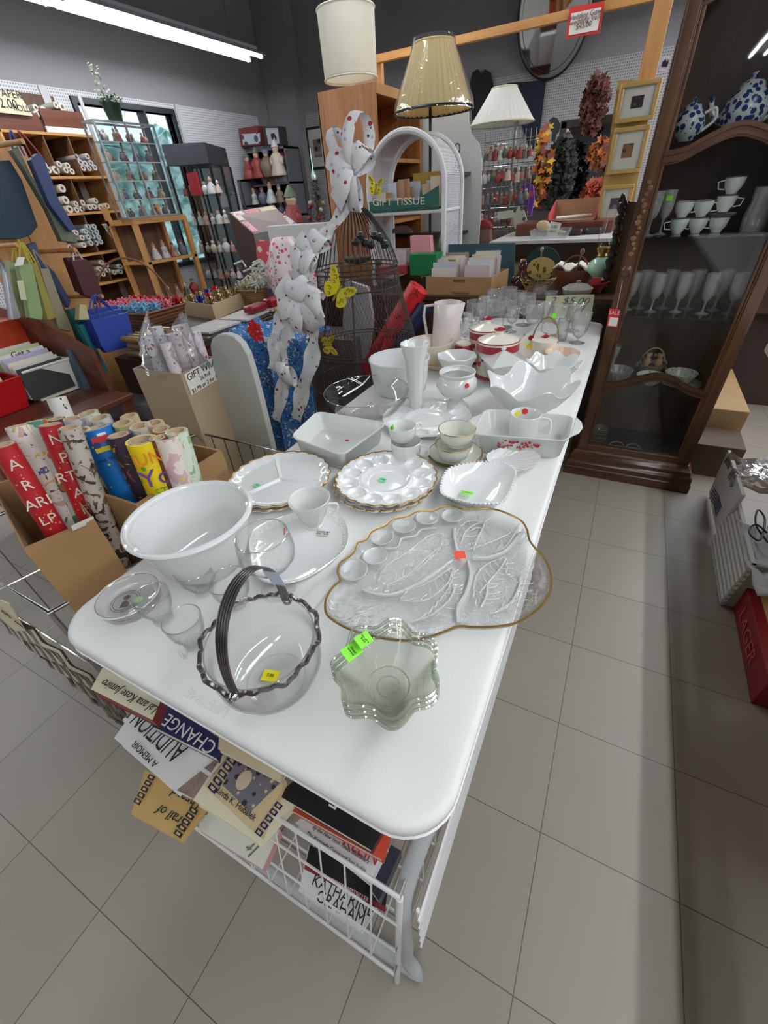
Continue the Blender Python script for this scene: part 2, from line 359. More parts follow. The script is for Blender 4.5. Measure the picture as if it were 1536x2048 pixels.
g = G().box(-5.878, -5.87, -2, WY0 - .06, 0, 2.44).box(-5.878, -5.87, WY1 + .06, 7.0, 0, 2.44).box(-5.878, -5.87, WY0 - .06, WY1 + .06, WZ1 + .05, 2.44).box(-5.878, -5.87, WY0 - .06, WY1 + .06, 0, WZ0 - .05)
struct('trim_1', g, PEGL)
struct('trim_2', G().box(-5.3, 5.9, 7.488, 7.496, 0, 2.44), PEGB)
struct('trim_3', G().box(-5.87, -5.3, 7.30, 7.496, 0, 3.99), WALLG)      # boxed-in corner
struct('trim_4', G().box(-5.869, -5.85, 3.62, 3.70, 0, 2.44).box(-5.869, -5.85, WY1 + .08, WY1 + .14, 0, 2.44), plain((186, 186, 188), .5, name='grey_batten'))
WB = plain((30, 34, 40), .4, name='dark_window_frame')
g = G()
for (a, b_, c_, d_) in ((WY0 - .05, WY0, WZ0 - .05, WZ1 + .05), (WY1, WY1 + .05, WZ0 - .05, WZ1 + .05), (WY0, WY1, WZ0 - .05, WZ0), (WY0, WY1, WZ1, WZ1 + .05), (4.82, 4.85, WZ0, WZ1)): g.box(-5.98, -5.85, a, b_, c_, d_)
wf = struct('window_1', g, WB)
o = G().box(-5.95, -5.945, WY0, WY1, WZ0, WZ1).build('glass_pane', PANE, wf, smooth=0)
# the leafy yard beyond the window
m, nt, b = newmat('leafy_hedge'); v = coords(nt); n = N(nt, 'ShaderNodeTexNoise'); n.inputs['Scale'].default_value = 5; n.inputs['Detail'].default_value = 8; nt.links.new(v, n.inputs[0])
r = N(nt, 'ShaderNodeValToRGB'); r.color_ramp.elements[0].color = rgb(90, 150, 140); r.color_ramp.elements[1].color = rgb(215, 240, 240); r.color_ramp.elements[0].position = .4; r.color_ramp.elements[1].position = .6
nt.links.new(n.outputs['Fac'], r.inputs[0]); nt.links.new(r.outputs[0], b.inputs[0]); b.inputs['Roughness'].default_value = .9
rows = [[(-8.5 - .5 * math.sin(y * 2.3 + z) - .3 * random.random(), y, z) for y in np.linspace(.5, 9.5, 40)] for z in np.linspace(-.2, 2.35, 18)]
hg = G().sheet(rows).build('hedge', m, smooth=0, solid=.4); tag(hg, 'pale green sunlit hedge seen through the window', 'hedge', kind='stuff')

# ------------------------------------------------------------------ fluorescent strip lights, all running along the aisles
HOUS = plain((205, 210, 222), .35, var=.01, name='white_enamel_reflector')
mt = bpy.data.materials.new('lit_fluorescent_tube'); mt.use_nodes = True; nt = mt.node_tree; nt.nodes.remove(nt.nodes['Principled BSDF'])
e = N(nt, 'ShaderNodeEmission'); e.inputs[0].default_value = (.93, .97, 1.0, 1); e.inputs[1].default_value = TUBE_POWER; nt.links.new(e.outputs[0], nt.nodes['Material Output'].inputs[0])
def strip(x, y1, z, L, label, group='fluorescent strip lights'):
    t = thing('strip_light', label, 'ceiling light', group, (x, y1, z))
    g = G()
    g.box(x - .045, x + .045, y1 - L, y1, z + .03, z + .09)
    for s in (-1, 1): g.prism([(x + s * .045, y1 - L, z + .055), (x + s * .15, y1 - L, z - .0), (x + s * .155, y1 - L, z + .005), (x + s * .045, y1 - L, z + .065)], (0, L, 0))
    g.build('reflector', HOUS, t, smooth=0)
    for s in (-1, 1): G().cyl((x + s * .1, y1 - L + .03, z), (x + s * .1, y1 - .02, z), .019, 10).build('tube', mt, t)
    for s in (-1, 1):
        G().box(x + s * .1 - .018, x + s * .1 + .018, y1 - .028, y1 - .002, z - .022, z + .035).build('socket', plain((220, 222, 228), .4), t, smooth=0)
    for yy in (y1 - .4, y1 - L + .4): G().cyl((x, yy, z + .09), (x, yy, 4.0), .006, 6).build('hanger', CHROME, t)
    return t
FZ = 2.75
strip(-4.745, 5.78, FZ, 2.42, 'white double-tube fluorescent strip light at the dark corner end of the ceiling row')
strip(-4.745, 3.33, FZ, 2.42, 'white fluorescent strip light joined behind the end strip of the same row')
ORD = ['end', 'second', 'third', 'fourth', 'fifth', 'sixth', 'seventh']
for k in range(3): strip(-4.745, .88 - 2.45 * k, FZ, 2.42, 'white fluorescent strip light in the window row, %s from the rear wall' % ORD[k + 2])
for k in range(1): strip(-1.75, 4.6 - 2.45 * k, FZ, 2.42, 'white fluorescent strip light above the gift wrap aisle, %s from the rear wall' % ORD[k])
for k in range(6): strip(1.0, 7.3 - 2.45 * k, FZ, 2.42, 'white fluorescent strip light above the tiled aisle, %s from the rear wall' % ORD[k])  # row extended unseen to the rear wall to brighten the background
for k in range(2): strip(2.4, 7.3 - 2.45 * k, FZ, 2.42, 'white fluorescent strip light added unseen to brighten the back, %s from the rear wall' % ORD[k])  # made-up row, out of view, added to brighten the dark background
for k in range(5): strip(3.8, 7.3 - 2.45 * k, FZ, 2.42, 'white fluorescent strip light in the row farther along, %s from the rear wall' % ORD[k])  # rear end carried on out of view for more light at the back

# ================================================================== the white folding table
TX0, TX1, TY0, TY1, TZ = -.93, -.168, -.016, 2.40, .73
def rrect(x0, x1, y0, y1, r, n=8):
    out = []
    for cx_, cy_, a in ((x1 - r, y0 + r, -PI / 2), (x1 - r, y1 - r, 0), (x0 + r, y1 - r, PI / 2), (x0 + r, y0 + r, PI)):
        for k in range(n + 1): t = a + PI / 2 * k / n; out.append((cx_ + r * math.cos(t), cy_ + r * math.sin(t)))
    return out
def shell(levels, base=None):
    """stack of equal-length outlines [(outline2d, z)...] closed bottom and top"""
    g = G(); rows = [[(x, y, z) for x, y in o_] for o_, z in levels]; g.sheet(rows, closed=True)
    n = len(rows[0]); g.f.append(tuple(range(n))[::-1]); g.f.append(tuple(range((len(rows) - 1) * n, len(rows) * n))); return g
tb = thing('folding_table', 'long white plastic folding table covered in milk glass and clear glassware', 'table', None, (-.55, 1.19, 0))
R_ = .075
L_ = lambda i, z: (rrect(TX0 + i, TX1 - i, TY0 + i, TY1 - i, R_ - i * .6), z)
shell([L_(.012, TZ - .045), L_(.003, TZ - .042), L_(.0, TZ - .03), L_(.0035, TZ - .028), L_(.0035, TZ - .026), L_(.001, TZ - .022), L_(.001, TZ - .008), L_(.005, TZ - .002), L_(.012, TZ), L_(.03, TZ)]).build('tabletop', WHITEP, tb, smooth=40)
LEGW = plain((190, 193, 194), .35, var=.03, name='grey_painted_steel')
for (ys, s) in ((.14, -1), (TY1 - .14, 1)):
    yb = ys + s * .2
    pts = [(-.80, ys, .69), (-.80, ys + s * .05, .52), (-.76, ys + s * .09, .42), (-.80, ys + s * .14, .25), (-.87, yb, .012), (-.24, yb, .012), (-.215, ys + s * .19, .06), (-.225, ys + s * .15, .4), (-.20, ys + s * .05, .62), (-.20, ys, .69)]
    G().tube(smoothc(pts, 5), .0145, 10).build('leg', LEGW, tb, smooth=60)
    G().cyl((-.80, ys + s * .06, .52), (-.21, ys + s * .06, .52), .009).build('crossbar', LEGW, tb)
lettering('LIFETIME', .022, pz(415, 1403, TZ), (-1, 0, 0), (0, 0, 1), plain((226, 226, 223), .35, var=.0), tb, 'embossed_name', th=.0006)
# ================================================================== glass and china on the table
T0 = TZ + .0005
def wall(prof, th=.003):
    """outer profile (bottom to rim) -> closed thin-walled profile: outer up, inner down, ends at the axis"""
    inner = []
    for i, (r, z) in enumerate(prof[::-1]):
        inner.append((max(r - th, .0), z + (th if z < prof[0][1] + th * 1.5 else 0)))
    return [(0.0001, prof[0][1])] + prof + [(prof[-1][0] - th * .5, prof[-1][1] + th * .4)] + inner[0:] + [(0.0001, prof[0][1] + th)]
def vessel(name, prof, cx, cy, mat, parent=None, n=56, th=.003, mod=None, z0=T0):
    p = [(r, z0 + z) for r, z in prof]; mat = MILKT if mat is MILK else mat
    o = G().lathe(wall(p, th), n, cx, cy, mod, cap=False).build(name, mat, parent, smooth=50)
    if mat in (GLASS, GREENG, STEMG):
        pts = []
        for a in np.linspace(0, 2 * PI, n + 1)[:-1]:
            q, z = p[-1] if not mod else mod(a, *p[-1]); pts.append((cx + (q - th * .4) * math.cos(a), cy + (q - th * .4) * math.sin(a), z))
        G().tube(pts, .0022 if mat is GREENG else .0011, 6, True).build('lip', GREENR if mat is GREENG else LIP, o)
    return o
def sticker(name, at, w, h, mat, parent, xd=(1, 0, 0), nd=(0, 0, 1), th=.0006, text=None, rnd=False, ink=None):
    x = Vector(xd).normalized(); n = Vector(nd).normalized(); y = n.cross(x).normalized(); x = y.cross(n); a = Vector(at) + n * .0008
    if rnd: poly = [a + x * (w / 2 * math.cos(2 * PI * k / 20)) + y * (h / 2 * math.sin(2 * PI * k / 20)) for k in range(20)]
    else: poly = [a + x * (sx_ * w / 2) + y * (sy_ * h / 2) for sx_, sy_ in ((-1, -1), (1, -1), (1, 1), (-1, 1))]
    o = G().prism(poly, n * th).build(name, mat, parent, smooth=0)
    if text: lettering(text, min(h * .36, w * .27), a + n * th, x, n, ink or INK, o, 'handwriting', th=.0003)
    return o
# ---- large white mixing bowl
cx, cy, r = circ(245, 498, 953, 1120, .862)
t = thing('mixing_bowl', 'large plain white mixing bowl with a rolled rim by the table corner', 'bowl', None, (cx, cy, T0))
H = .862 - T0
vessel('bowl', [(r * .5, 0), (r * .58, .004), (r * .72, .03), (r * .83, .07), (r * .9, .105), (r * .945, H - .008), (r, H - .006), (r * 1.003, H - .002), (r * .985, H)], cx, cy, MILK, t, 72, .006)
G().tube([(cx + r * .975 * math.cos(a), cy + r * .975 * math.sin(a), .862 - .004) for a in np.linspace(0, 2 * PI, 73)[:-1]], .0052, 8, True).build('rolled_rim', MILK, t)
# ---- clear patterned tray with gilt edge
TO = [(140,590),(150,540),(190,480),(225,450),(210,400),(225,350),(270,320),(300,290),(320,240),(370,220),(395,180),(440,155),(480,140),(520,105),(600,90),(660,60),(740,60),(800,35),(860,35),(910,50),(1000,45),(1100,55),(1180,85),(1240,120),(1270,170),(1280,220),(1310,265),(1360,320),(1395,390),(1405,460),(1390,530),(1340,600),(1260,660),(1180,695),(1060,710),(960,710),(890,705),(820,730),(720,765),(600,785),(480,775),(340,745),(250,710),(190,675),(150,640)]
PC = lambda a, b: (600 + a * .358, 1000 + b * .358)
zr = T0 + .024
O = [pz(*PC(a, b), zr) for a, b in TO]; O = smoothc(O, 3, True)
ct = sum(O, Vector()) / len(O)
t = thing('relish_tray', 'big clear pressed-glass leaf tray with gilt edge and egg hollows', 'serving tray', None, (ct.x, ct.y, T0))
def ins(f, z): return [((p.x - ct.x) * f + ct.x, (p.y - ct.y) * f + ct.y, z) for p in O]
g = G().sheet([ins(1, zr), ins(.97, zr - .008), ins(.93, T0 + .009), ins(.88, T0 + .0055), ins(.5, T0 + .005), ins(.01, T0 + .005)], closed=True)
g.sheet([ins(1, zr - .001), ins(.975, zr - .012), ins(.93, T0 + .004), ins(.88, T0 + .001), ins(.5, T0 + .001), ins(.01, T0 + .001)], closed=True)
g.build('tray', GLASSP, t, smooth=60)
G().tube(ins(1.0, zr), .0022, 6, True).build('gilt_rim', GOLD, t)
def tz(a, b, z=T0 + .0075): return pz(*PC(a, b), z)
for (a, b, rr) in ((300, 400, .021), (420, 320, .019), (455, 215, .019), (580, 150, .019), (710, 105, .019), (850, 95, .018)):
    p = tz(a, b, T0 + .01); rr *= 1.3
    G().lathe([(rr, T0 + .012), (rr * 1.05, T0 + .015), (rr * .98, T0 + .0155), (rr * .86, T0 + .012), (rr * .5, T0 + .006), (.0001, T0 + .0055)], 28, p.x, p.y, cap=False).build('egg_hollow', RIDGEG, t)
def ridge(pts, w=.004, nm='divider_ridge'):
    G().tube(smoothc([tz(*q) for q in pts], 5), w, 6).build(nm, RIDGEG, t, smooth=60)
ridge([(350, 505), (430, 530), (540, 525), (680, 460), (780, 390), (860, 330)])
ridge([(940, 345), (955, 420), (930, 520), (885, 600), (885, 690)], .0045)
ridge([(960, 325), (1050, 325), (1140, 290), (1210, 220), (1245, 170)], .0045)
ridge([(880, 290), (865, 220), (865, 160)], .004)
ridge([(410, 240), (470, 270), (545, 265), (570, 215), (640, 205), (680, 165), (760, 160)], .0025)
for pts in ([(480, 480), (600, 420), (700, 330), (800, 240)], [(560, 560), (700, 560), (820, 470), (850, 400)], [(1000, 520), (1060, 450), (1120, 380), (1150, 330)], [(900, 240), (940, 160), (1030, 125), (990, 220), (970, 280)], [(1010, 600), (1040, 540), (1050, 470)], [(640, 680), (740, 640), (830, 560), (870, 480)], [(1100, 620), (1180, 570), (1230, 470), (1240, 400)], [(1080, 290), (1150, 260), (1220, 150)]):
    ridge(pts, .0018, 'leaf_vein')
    mid = [tz(*q, T0 + .0065) for q in pts]; g = G()
    S2 = smoothc(mid, 5)
    for i in range(2, len(S2) - 1, 2):
        d = (S2[i] - S2[i - 1]).normalized(); nn = Vector((-d.y, d.x, 0)); w = .018 * math.sin(PI * i / len(S2)) + .004
        for s in (-1, 1): g.tube([S2[i], S2[i] + nn * s * w * .6 + d * .006, S2[i] + nn * s * w + d * .013], .0009, 4)
    g.build('leaf_pattern', RIDGEG, t)
for pts in ([(430, 470), (480, 370), (600, 290), (720, 200), (790, 190), (780, 270), (700, 350), (600, 430), (480, 490)], [(560, 560), (600, 510), (740, 450), (850, 380), (840, 470), (780, 560), (700, 640), (610, 690)], [(990, 600), (970, 500), (1000, 400), (1080, 340), (1150, 330), (1160, 420), (1230, 420), (1220, 520), (1150, 600), (1060, 640)], [(890, 250), (880, 170), (940, 120), (1030, 125), (1000, 190), (970, 260), (1050, 240), (1180, 180), (1230, 130)]):
    q_ = smoothc([tz(*q) for q in pts], 8); G().tube([p + Vector((.0016 * math.sin(i * 2.1), .0016 * math.cos(i * 1.7), 0)) for i, p in enumerate(q_)], .0014, 5).build('leaf_outline', RIDGEG, t)
sticker('price_sticker', tz(893, 308, T0 + .014), .021, .021, ORS, t, (1, .5, 0))
# ---- stack of wavy green-tinted glass bowls
cx, cy, r = circ(668, 877, 1243, 1432, .823)
for k in range(3):
    z0 = T0 + k * .013; ph = .25 + .06 * k
    def md(tt, rr, zz, k=k, ph=ph): 
        f = max(0, (zz - T0 - k * .013) / .068); return rr * (1 + .085 * f * math.cos(7 * tt + ph)), zz + .005 * f * math.sin(7 * tt + ph)
    o = vessel('wavy_bowl', [(.026, 0), (.028, .004), (.034, .012), (.046, .03), (.058, .048), (r * .96, .064), (r, .067)], cx, cy, GREENG, None, 96, .004, md, z0)
    tag(o, ['wavy-rimmed greenish glass bowl at the bottom of the nested pile', 'wavy-rimmed greenish glass bowl in the middle of the nested pile', 'wavy-rimmed greenish glass bowl topmost of the pile, with lime price stickers'][k], 'bowl', 'nested wavy glass bowls')
top = o
sticker('price_sticker', pz(703, 1303, .822), .020, .034, GREENS, top, (1, -.15, 0), (.5, .3, .8), text='Glass\nbowls')
sticker('price_sticker', pz(727, 1280, .826), .018, .03, GREENS, top, (1, -.15, 0), (.5, .3, .8), text='Set of 4\n8.00')
for q in (.016, .03): 
    G().tube([(cx + q * math.cos(a), cy + q * math.sin(a), T0 + .034 + q * .15) for a in np.linspace(0, 2 * PI, 41)[:-1]], .0012, 6, True).build('foot_ring', GREENR, top)
# ---- glass basket with tarnished silver rim and handle
zb = .838; cx, cy, r = circ(396, 638, 1190, 1388, zb)
t = thing('glass_basket', 'round clear glass basket with scalloped silver rim and ribbed silver handle', 'basket', None, (cx, cy, T0))
vessel('bowl', [(.036, 0), (.045, .003), (r * .8, .022), (r * .94, .048), (r * .96, .07), (r * .9, .092), (r * .94, zb - T0)], cx, cy, GLASS, t, 64, .0025)
rim = [(cx + (r + .0015 * math.cos(14 * a)) * math.cos(a), cy + (r + .0015 * math.cos(14 * a)) * math.sin(a), zb + .004 * math.cos(7 * a) + .002 * math.sin(28 * a)) for a in np.linspace(0, 2 * PI, 169)[:-1]]
G().tube(rim, .0034, 6, True).build('silver_rim', SILVER, t, smooth=30)
ha = pz(471, 1385, zb); hb = pz(572, 1205, zb); hm = (ha + hb) / 2; hd = (hb - ha); Lh = hd.length / 2; hd.normalize(); sd = Vector((-hd.y, hd.x, 0))
hgt = .125
pts = [hm - hd * Lh * math.cos(a) * (1.02) + Vector((0, 0, hgt * math.sin(a) ** .8 if math.sin(a) > 0 else 0)) for a in np.linspace(0, PI, 25)]
g = G()
for k in range(5): g.tube([p + sd * (.0027 * (k - 2)) * (1 + .3 * math.sin(PI * i / 24)) for i, p in enumerate(pts)], .0016, 6)
g.build('handle', SILVER, t, smooth=60)
for p in (ha, hb): G().ball(p + Vector((0, 0, -.001)) + (p - hm).normalized() * .004, .0072, 12).ball(p + (p - hm).normalized() * .010, .004, 10).build('rivet', CHROME, t)
G().cyl(pts[18] + sd * .018, pts[20] - sd * .016, .0001).prism([pts[19] + Vector((0, 0, -.002)) + sd * .011, pts[22] + Vector((0, 0, -.004)) + sd * .011, pts[22] + Vector((0, 0, -.004)) - sd * .011, pts[19] + Vector((0, 0, -.002)) - sd * .011], (0, 0, -.001)).build('paper_label', plain((205, 215, 235), .5), t, smooth=0)
sticker('price_sticker', pz(541, 1352, T0 + .005), .026, .019, YELS, t, (1, .3, 0), text='7.00')
G().tube([(cx + .045 * math.cos(a), cy + .045 * math.sin(a), T0 + .004) for a in np.linspace(0, 2 * PI, 41)[:-1]], .0016, 6, True).build('base_ring', GLASS, t)
# ---- milk glass snack plate (lobed) with cup
SP = [(500,1110),(497,1085),(505,1062),(525,1048),(560,1035),(600,1022),(640,1014),(668,1018),(680,1030),(692,1045),(698,1065),(695,1090),(680,1110),(655,1130),(625,1150),(590,1164),(550,1168),(520,1160),(505,1140)]
zr = T0 + .016; O = smoothc([pz(a, b, zr) for a, b in SP], 4, True); ct = sum(O, Vector()) / len(O)
def insS(f, z): return [((p.x - ct.x) * f + ct.x, (p.y - ct.y) * f + ct.y, z) for p in O]
t = thing('snack_plate', 'lobed milk glass snack plate with embossed grape border', 'plate', None, (ct.x, ct.y, T0))
G().sheet([insS(.01, T0), insS(.84, T0), insS(.92, T0 + .004), insS(1, zr), insS(.985, zr + .002), insS(.9, T0 + .008), insS(.84, T0 + .005), insS(.01, T0 + .005)], closed=True).build('plate', MILK, t, smooth=60)
g = G()
for i in range(0, len(O), 1):
    for q in range(2):
        f = .88 + .07 * random.random(); p = O[i]; g.ball(((p.x - ct.x) * f + ct.x + random.uniform(-.002, .002), (p.y - ct.y) * f + ct.y + random.uniform(-.002, .002), T0 + .0065 + (f - .88) * .09), .0026, 6, sz=.7)
g.build('grape_border', MILK, t)
sticker('price_label', pz(646, 1067, T0 + .007), .026, .017, plain((214, 214, 208), .6), t, (1, .25, 0), text='SNACK SET\n4 pc  15.00')
cx, cy, r = circ(575, 660, 972, 1022, .812)
t = thing('snack_cup', 'small footed milk glass cup standing on the lobed snack plate', 'cup', None, (cx, cy, T0 + .006))
vessel('cup', [(.020, 0), (.0205, .004), (.017, .007), (.021, .014), (.030, .03), (.036, .05), (r * .97, .07), (r, .075)], cx, cy, MILK2, t, 64, .003, lambda a, q, z: (q * (1 + (.012 * math.cos(12 * a) if z > T0 + .025 and z < T0 + .07 else 0)), z), T0 + .0055)
h = [(cx + .037, cy + .012, T0 + .068), (cx + .055, cy + .022, T0 + .066), (cx + .052, cy + .021, T0 + .045), (cx + .030, cy + .010, T0 + .032)]
G().tube(smoothc(h, 5), .003, 8).build('handle', MILK, t)
# ---- clear stemmed wine goblet behind the basket
def goblet(name, cx, cy, r, H, bowl, label, cat='goblet', group=None, mat=None, foot=None, stem=None, z0=T0, cut=0):
    """bowl: 'round' | 'tulip' | 'cone' | 'wide'"""
    mat = mat or STEMG; f = foot or r * .82; s = stem if stem is not None else H * .34
    pr = {'round': [(.25, .02), (.7, .12), (.98, .35), (1.04, .55), (1.0, .8), (.93, 1)], 'tulip': [(.2, .03), (.62, .14), (.86, .35), (.93, .6), (.96, .85), (1, 1)], 'cone': [(.2, .03), (.4, .25), (.62, .5), (.84, .8), (1, 1)], 'wide': [(.2, .02), (.75, .16), (1.02, .45), (1.03, .7), (.98, 1)]}[bowl]
    P = [(f, 0), (f, .0018), (f * .5, .005), (.0048, .011), (.0038, s * .5), (.0046, s - .004), (.007, s)] + [(a * r, s + (H - s) * b) for a, b in pr]
    inner = [(a * r - .0016, s + (H - s) * b) for a, b in pr[::-1]] + [(.0001, s + (H - s) * .04)]
    md = (lambda a, q, z: (q * (1 + cut * math.cos(14 * a) * (1 if z - z0 > s + (H - s) * .1 and z - z0 < s + (H - s) * .7 else 0)), z)) if cut else None
    g = G().lathe([(.0001, z0)] + [(q, z0 + z) for q, z in P + inner], 40 if not cut else 70, cx, cy, md, cap=False)
    o = g.build(name, mat, smooth=50); G().tube([(cx + P[-1][0] * math.cos(a), cy + P[-1][0] * math.sin(a), z0 + H) for a in np.linspace(0, 2 * PI, 33)[:-1]], .001, 5, True).build('lip', LIP, o); return tag(o, label, cat, group)
cx, cy, r = circ(464, 580, 1037, 1108, .868)
o = goblet('wine_glass', cx, cy, r, .868 - T0, 'round', 'large plain clear wine glass with an orange tag behind the silver-handled basket', foot=.034, stem=.055, mat=GLASS)
sticker('price_sticker', pz(570, 1062, .85), .008, .014, ORS, o, (1, 0, .3), (-.6, -.6, .3))
# ---- four clear cups with glass handles
for i, (bb, lab) in enumerate((((343, 428, 1110, 1160), 'clear glass punch cup touching the foot of the white mixing bowl'), ((258, 338, 1165, 1217), 'clear glass punch cup overlapping the printed glass ashtray'), ((318, 405, 1212, 1266), 'clear glass punch cup between the table edge and the basket rim'), ((412, 497, 1133, 1188), 'clear glass punch cup between the mixing bowl and the stemmed wine glass'))):
    cx, cy, r = circ(*bb, .798)
    t = thing('punch_cup', lab, 'cup', 'clear glass punch cups', (cx, cy, T0))
    H = .798 - T0
    vessel('cup', [(.017, 0), (.0175, .006), (.0155, .009), (r * .62, .02), (r * .86, .036), (r * .95, .05), (r, H)], cx, cy, GLASS, t, 48, .002)
    a = (2.6, 4.1, -.9, 2.3)[i]; dx, dy = math.cos(a), math.sin(a)
    G().tube(smoothc([(cx + dx * r * .97, cy + dy * r * .97, T0 + H - .010), (cx + dx * (r + .018), cy + dy * (r + .018), T0 + H - .014), (cx + dx * (r + .015), cy + dy * (r + .015), T0 + .026), (cx + dx * r * .86, cy + dy * r * .86, T0 + .026)], 5), .0024, 8).build('handle', GLASS, t)
# ---- printed glass ashtray / coaster dish
cx, cy, r = circ(188, 318, 1143, 1240, .758)
t = thing('souvenir_dish', 'shallow clear glass dish with a round printed portrait by the table corner', 'dish', None, (cx, cy, T0))
vessel('dish', [(r * .8, 0), (r * .9, .004), (r * .95, .014), (r, .757 - T0)], cx, cy, GLASS, t, 56, .0035)
G().tube([(cx + r * math.cos(a), cy + r * math.sin(a), .758) for a in np.linspace(0, 2 * PI, 49)[:-1]], .0014, 6, True).build('bright_rim', plain((236, 238, 236), .15), t)
q = pz(250, 1202, T0 + .006); PR = plain((112, 98, 88), .6, var=.3, sc=160)
g = G()
for rr in (.0265, .022): g.tube([(q.x + rr * math.cos(a), q.y + rr * math.sin(a), T0 + .0052) for a in np.linspace(0, 2 * PI, 41)[:-1]], .0005, 4, True)
g.ball((q.x - .006, q.y + .008, T0 + .0052), .0065, 10, sz=.1).ball((q.x + .003, q.y - .003, T0 + .0052), .0062, 10, sz=.1).prism([(q.x + .004, q.y - .016, T0 + .005), (q.x + .016, q.y - .006, T0 + .005), (q.x + .009, q.y + .002, T0 + .005), (q.x + .0, q.y - .009, T0 + .005)], (0, 0, .0004))
g.build('printed_portrait', PR, t, smooth=0)
sticker('price_sticker', pz(278, 1200, T0 + .006), .017, .017, plain((190, 225, 170), .6), t, rnd=True)
# ---- plates as height fields
def polar(cx, cy, R, top, th, nr=50, nt_=216, edge=None):
    """plate surface: top(r01, a) -> height; edge(a) -> radius factor"""
    g = G(); rows = []
    E_ = edge or (lambda a: 1)
    for i in range(nr + 1):
        f = .0005 + (1 - .0005) * i / nr
        rows.append([(cx + R * f * (1 + (E_(a) - 1) * f ** 4) * math.cos(a), cy + R * f * (1 + (E_(a) - 1) * f ** 4) * math.sin(a), top(f, a)) for a in np.linspace(0, 2 * PI, nt_ + 1)[:-1]])
    bot = [[(x, y, max(T0 + .0 + (z - T0) * 0 if i < nr * .7 else z - th, T0)) for x, y, z in r_] for i, r_ in enumerate(rows)]
    g.sheet(rows + bot[::-1], closed=True); return g
def sstep(a, b, x): x = max(0, min(1, (x - a) / (b - a))); return x * x * (3 - 2 * x)
def well(f, a, n, fr, sr, sa, depth, off=0):
    """n hollows on the circle of relative radius fr"""
    st = 2 * PI / n; da = ((a - off + st / 2) % st) - st / 2; d = math.hypot((f - fr) / sr, da * f / sa)
    return -depth * max(0, 1 - d * d) ** .5 + .001 if d < 1 else .001 * max(0, 1 - (d - 1) * 7)
def eggtop(z0, n=12, off=0, rimh=.013):
    def h(f, a):
        z = z0 + .0125 + .004 * sstep(.5, .95, f) + rimh * .3 * sstep(.9, 1, f)
        z += well(f, a, n, .74, .18, .17, .0115, off) + (.0016 * (1 - sstep(0, .06, abs(f - .5))))
        if f < .5: z += -.006 * (1 - sstep(.36, .5, f))
        return z
    return h
scal = lambda n, amp, ph=0: (lambda a: 1 + amp * (abs(math.cos(n * a / 2 + ph)) * 1.6 - 1))
# two milk egg plates, gilt
cx, cy, r = circ(673, 873, 903, 1014, T0 + .03)
for k in range(2):
    z0 = T0 + .012 * k; 
    lab = ('gilt-edged milk glass egg plate lying underneath its twin', 'gilt-edged milk glass egg plate on top, with a mint sticker in the centre')[k]
    t = thing('egg_plate', lab, 'plate', 'stacked gilt egg plates', (cx, cy, z0))
    ox, oy = (cx - .004, cy - .006) if k == 0 else (cx, cy)
    ed = scal(24, .022, .3 * k); top = eggtop(z0, 12, .1)
    polar(ox, oy, r, top, .004, edge=ed).build('plate', MILK, t, smooth=60)
    G().tube([(ox + r * ed(a) * math.cos(a), oy + r * ed(a) * math.sin(a), top(1, a) + .0004) for a in np.linspace(0, 2 * PI, 193)[:-1]], .0017, 5, True).build('gilt_edge', GOLD, t)
    g = G()
    for q in range(24):
        a = 2 * PI * q / 24 + .3 * k + .13; g.ball((ox + r * .985 * math.cos(a), oy + r * .985 * math.sin(a), top(1, a) - .002), .0034, 7, sz=.7)
    g.build('gilt_beads', GOLD, t)
sticker('price_sticker', pz(765, 960, T0 + .022), .022, .018, AQUAS, t, rnd=True, text='10.00')
# divided plates, gilt
cx, cy, r = circ(456, 658, 899, 1012, T0 + .03)
for k in range(2):
    z0 = T0 + .011 * k
    t = thing('divided_plate', ('gilt-edged milk glass divided plate lying underneath its twin', 'gilt-edged milk glass plate in three sections, topmost, with a mint sticker')[k], 'plate', 'stacked divided plates', (cx, cy, z0))
    ed = scal(22, .025, .4 * k)
    def dtop(f, a, z0=z0):
        z = z0 + .005 + .010 * sstep(.78, 1, f)
        for a0 in (.25, 2.35, 4.3):
            d = abs(((a - a0 + PI) % (2 * PI)) - PI) * f
            if f < .84 and abs(((a - a0 + PI) % (2 * PI)) - PI) < 1.2: z += .007 * (1 - sstep(.012, .045, d))
        return z
    ox, oy = (cx - .005, cy - .005) if k == 0 else (cx, cy)
    polar(ox, oy, r, dtop, .004, nr=30, nt_=180, edge=ed).build('plate', MILK, t, smooth=60)
    G().tube([(ox + r * ed(a) * math.cos(a), oy + r * ed(a) * math.sin(a), dtop(1, a) + .0004) for a in np.linspace(0, 2 * PI, 193)[:-1]], .0018, 5, True).build('gilt_edge', GOLD, t)
    g = G()
    for q in range(22):
        a = 2 * PI * q / 22 + .4 * k; 
        if math.sin(a * 3.3 + 1) > -.35: g.ball((ox + r * .975 * math.cos(a), oy + r * .975 * math.sin(a), dtop(1, a) - .002), .0038, 7, sz=.7)
    g.build('gilt_beads', GOLD, t)
sticker('price_sticker', pz(514, 971, T0 + .018), .022, .015, AQUAS, t, rnd=True, text='5.00')
# plain milk egg plate further back
cx, cy, r = circ(766, 942, 797, 876, T0 + .018)
t = thing('egg_plate', 'plain white egg plate without gilding, behind the stacked cups', 'plate', None, (cx, cy, T0))
polar(cx, cy, r, eggtop(T0, 12, .2, .02), .004, edge=scal(24, .012)).build('plate', MILK, t, smooth=60)
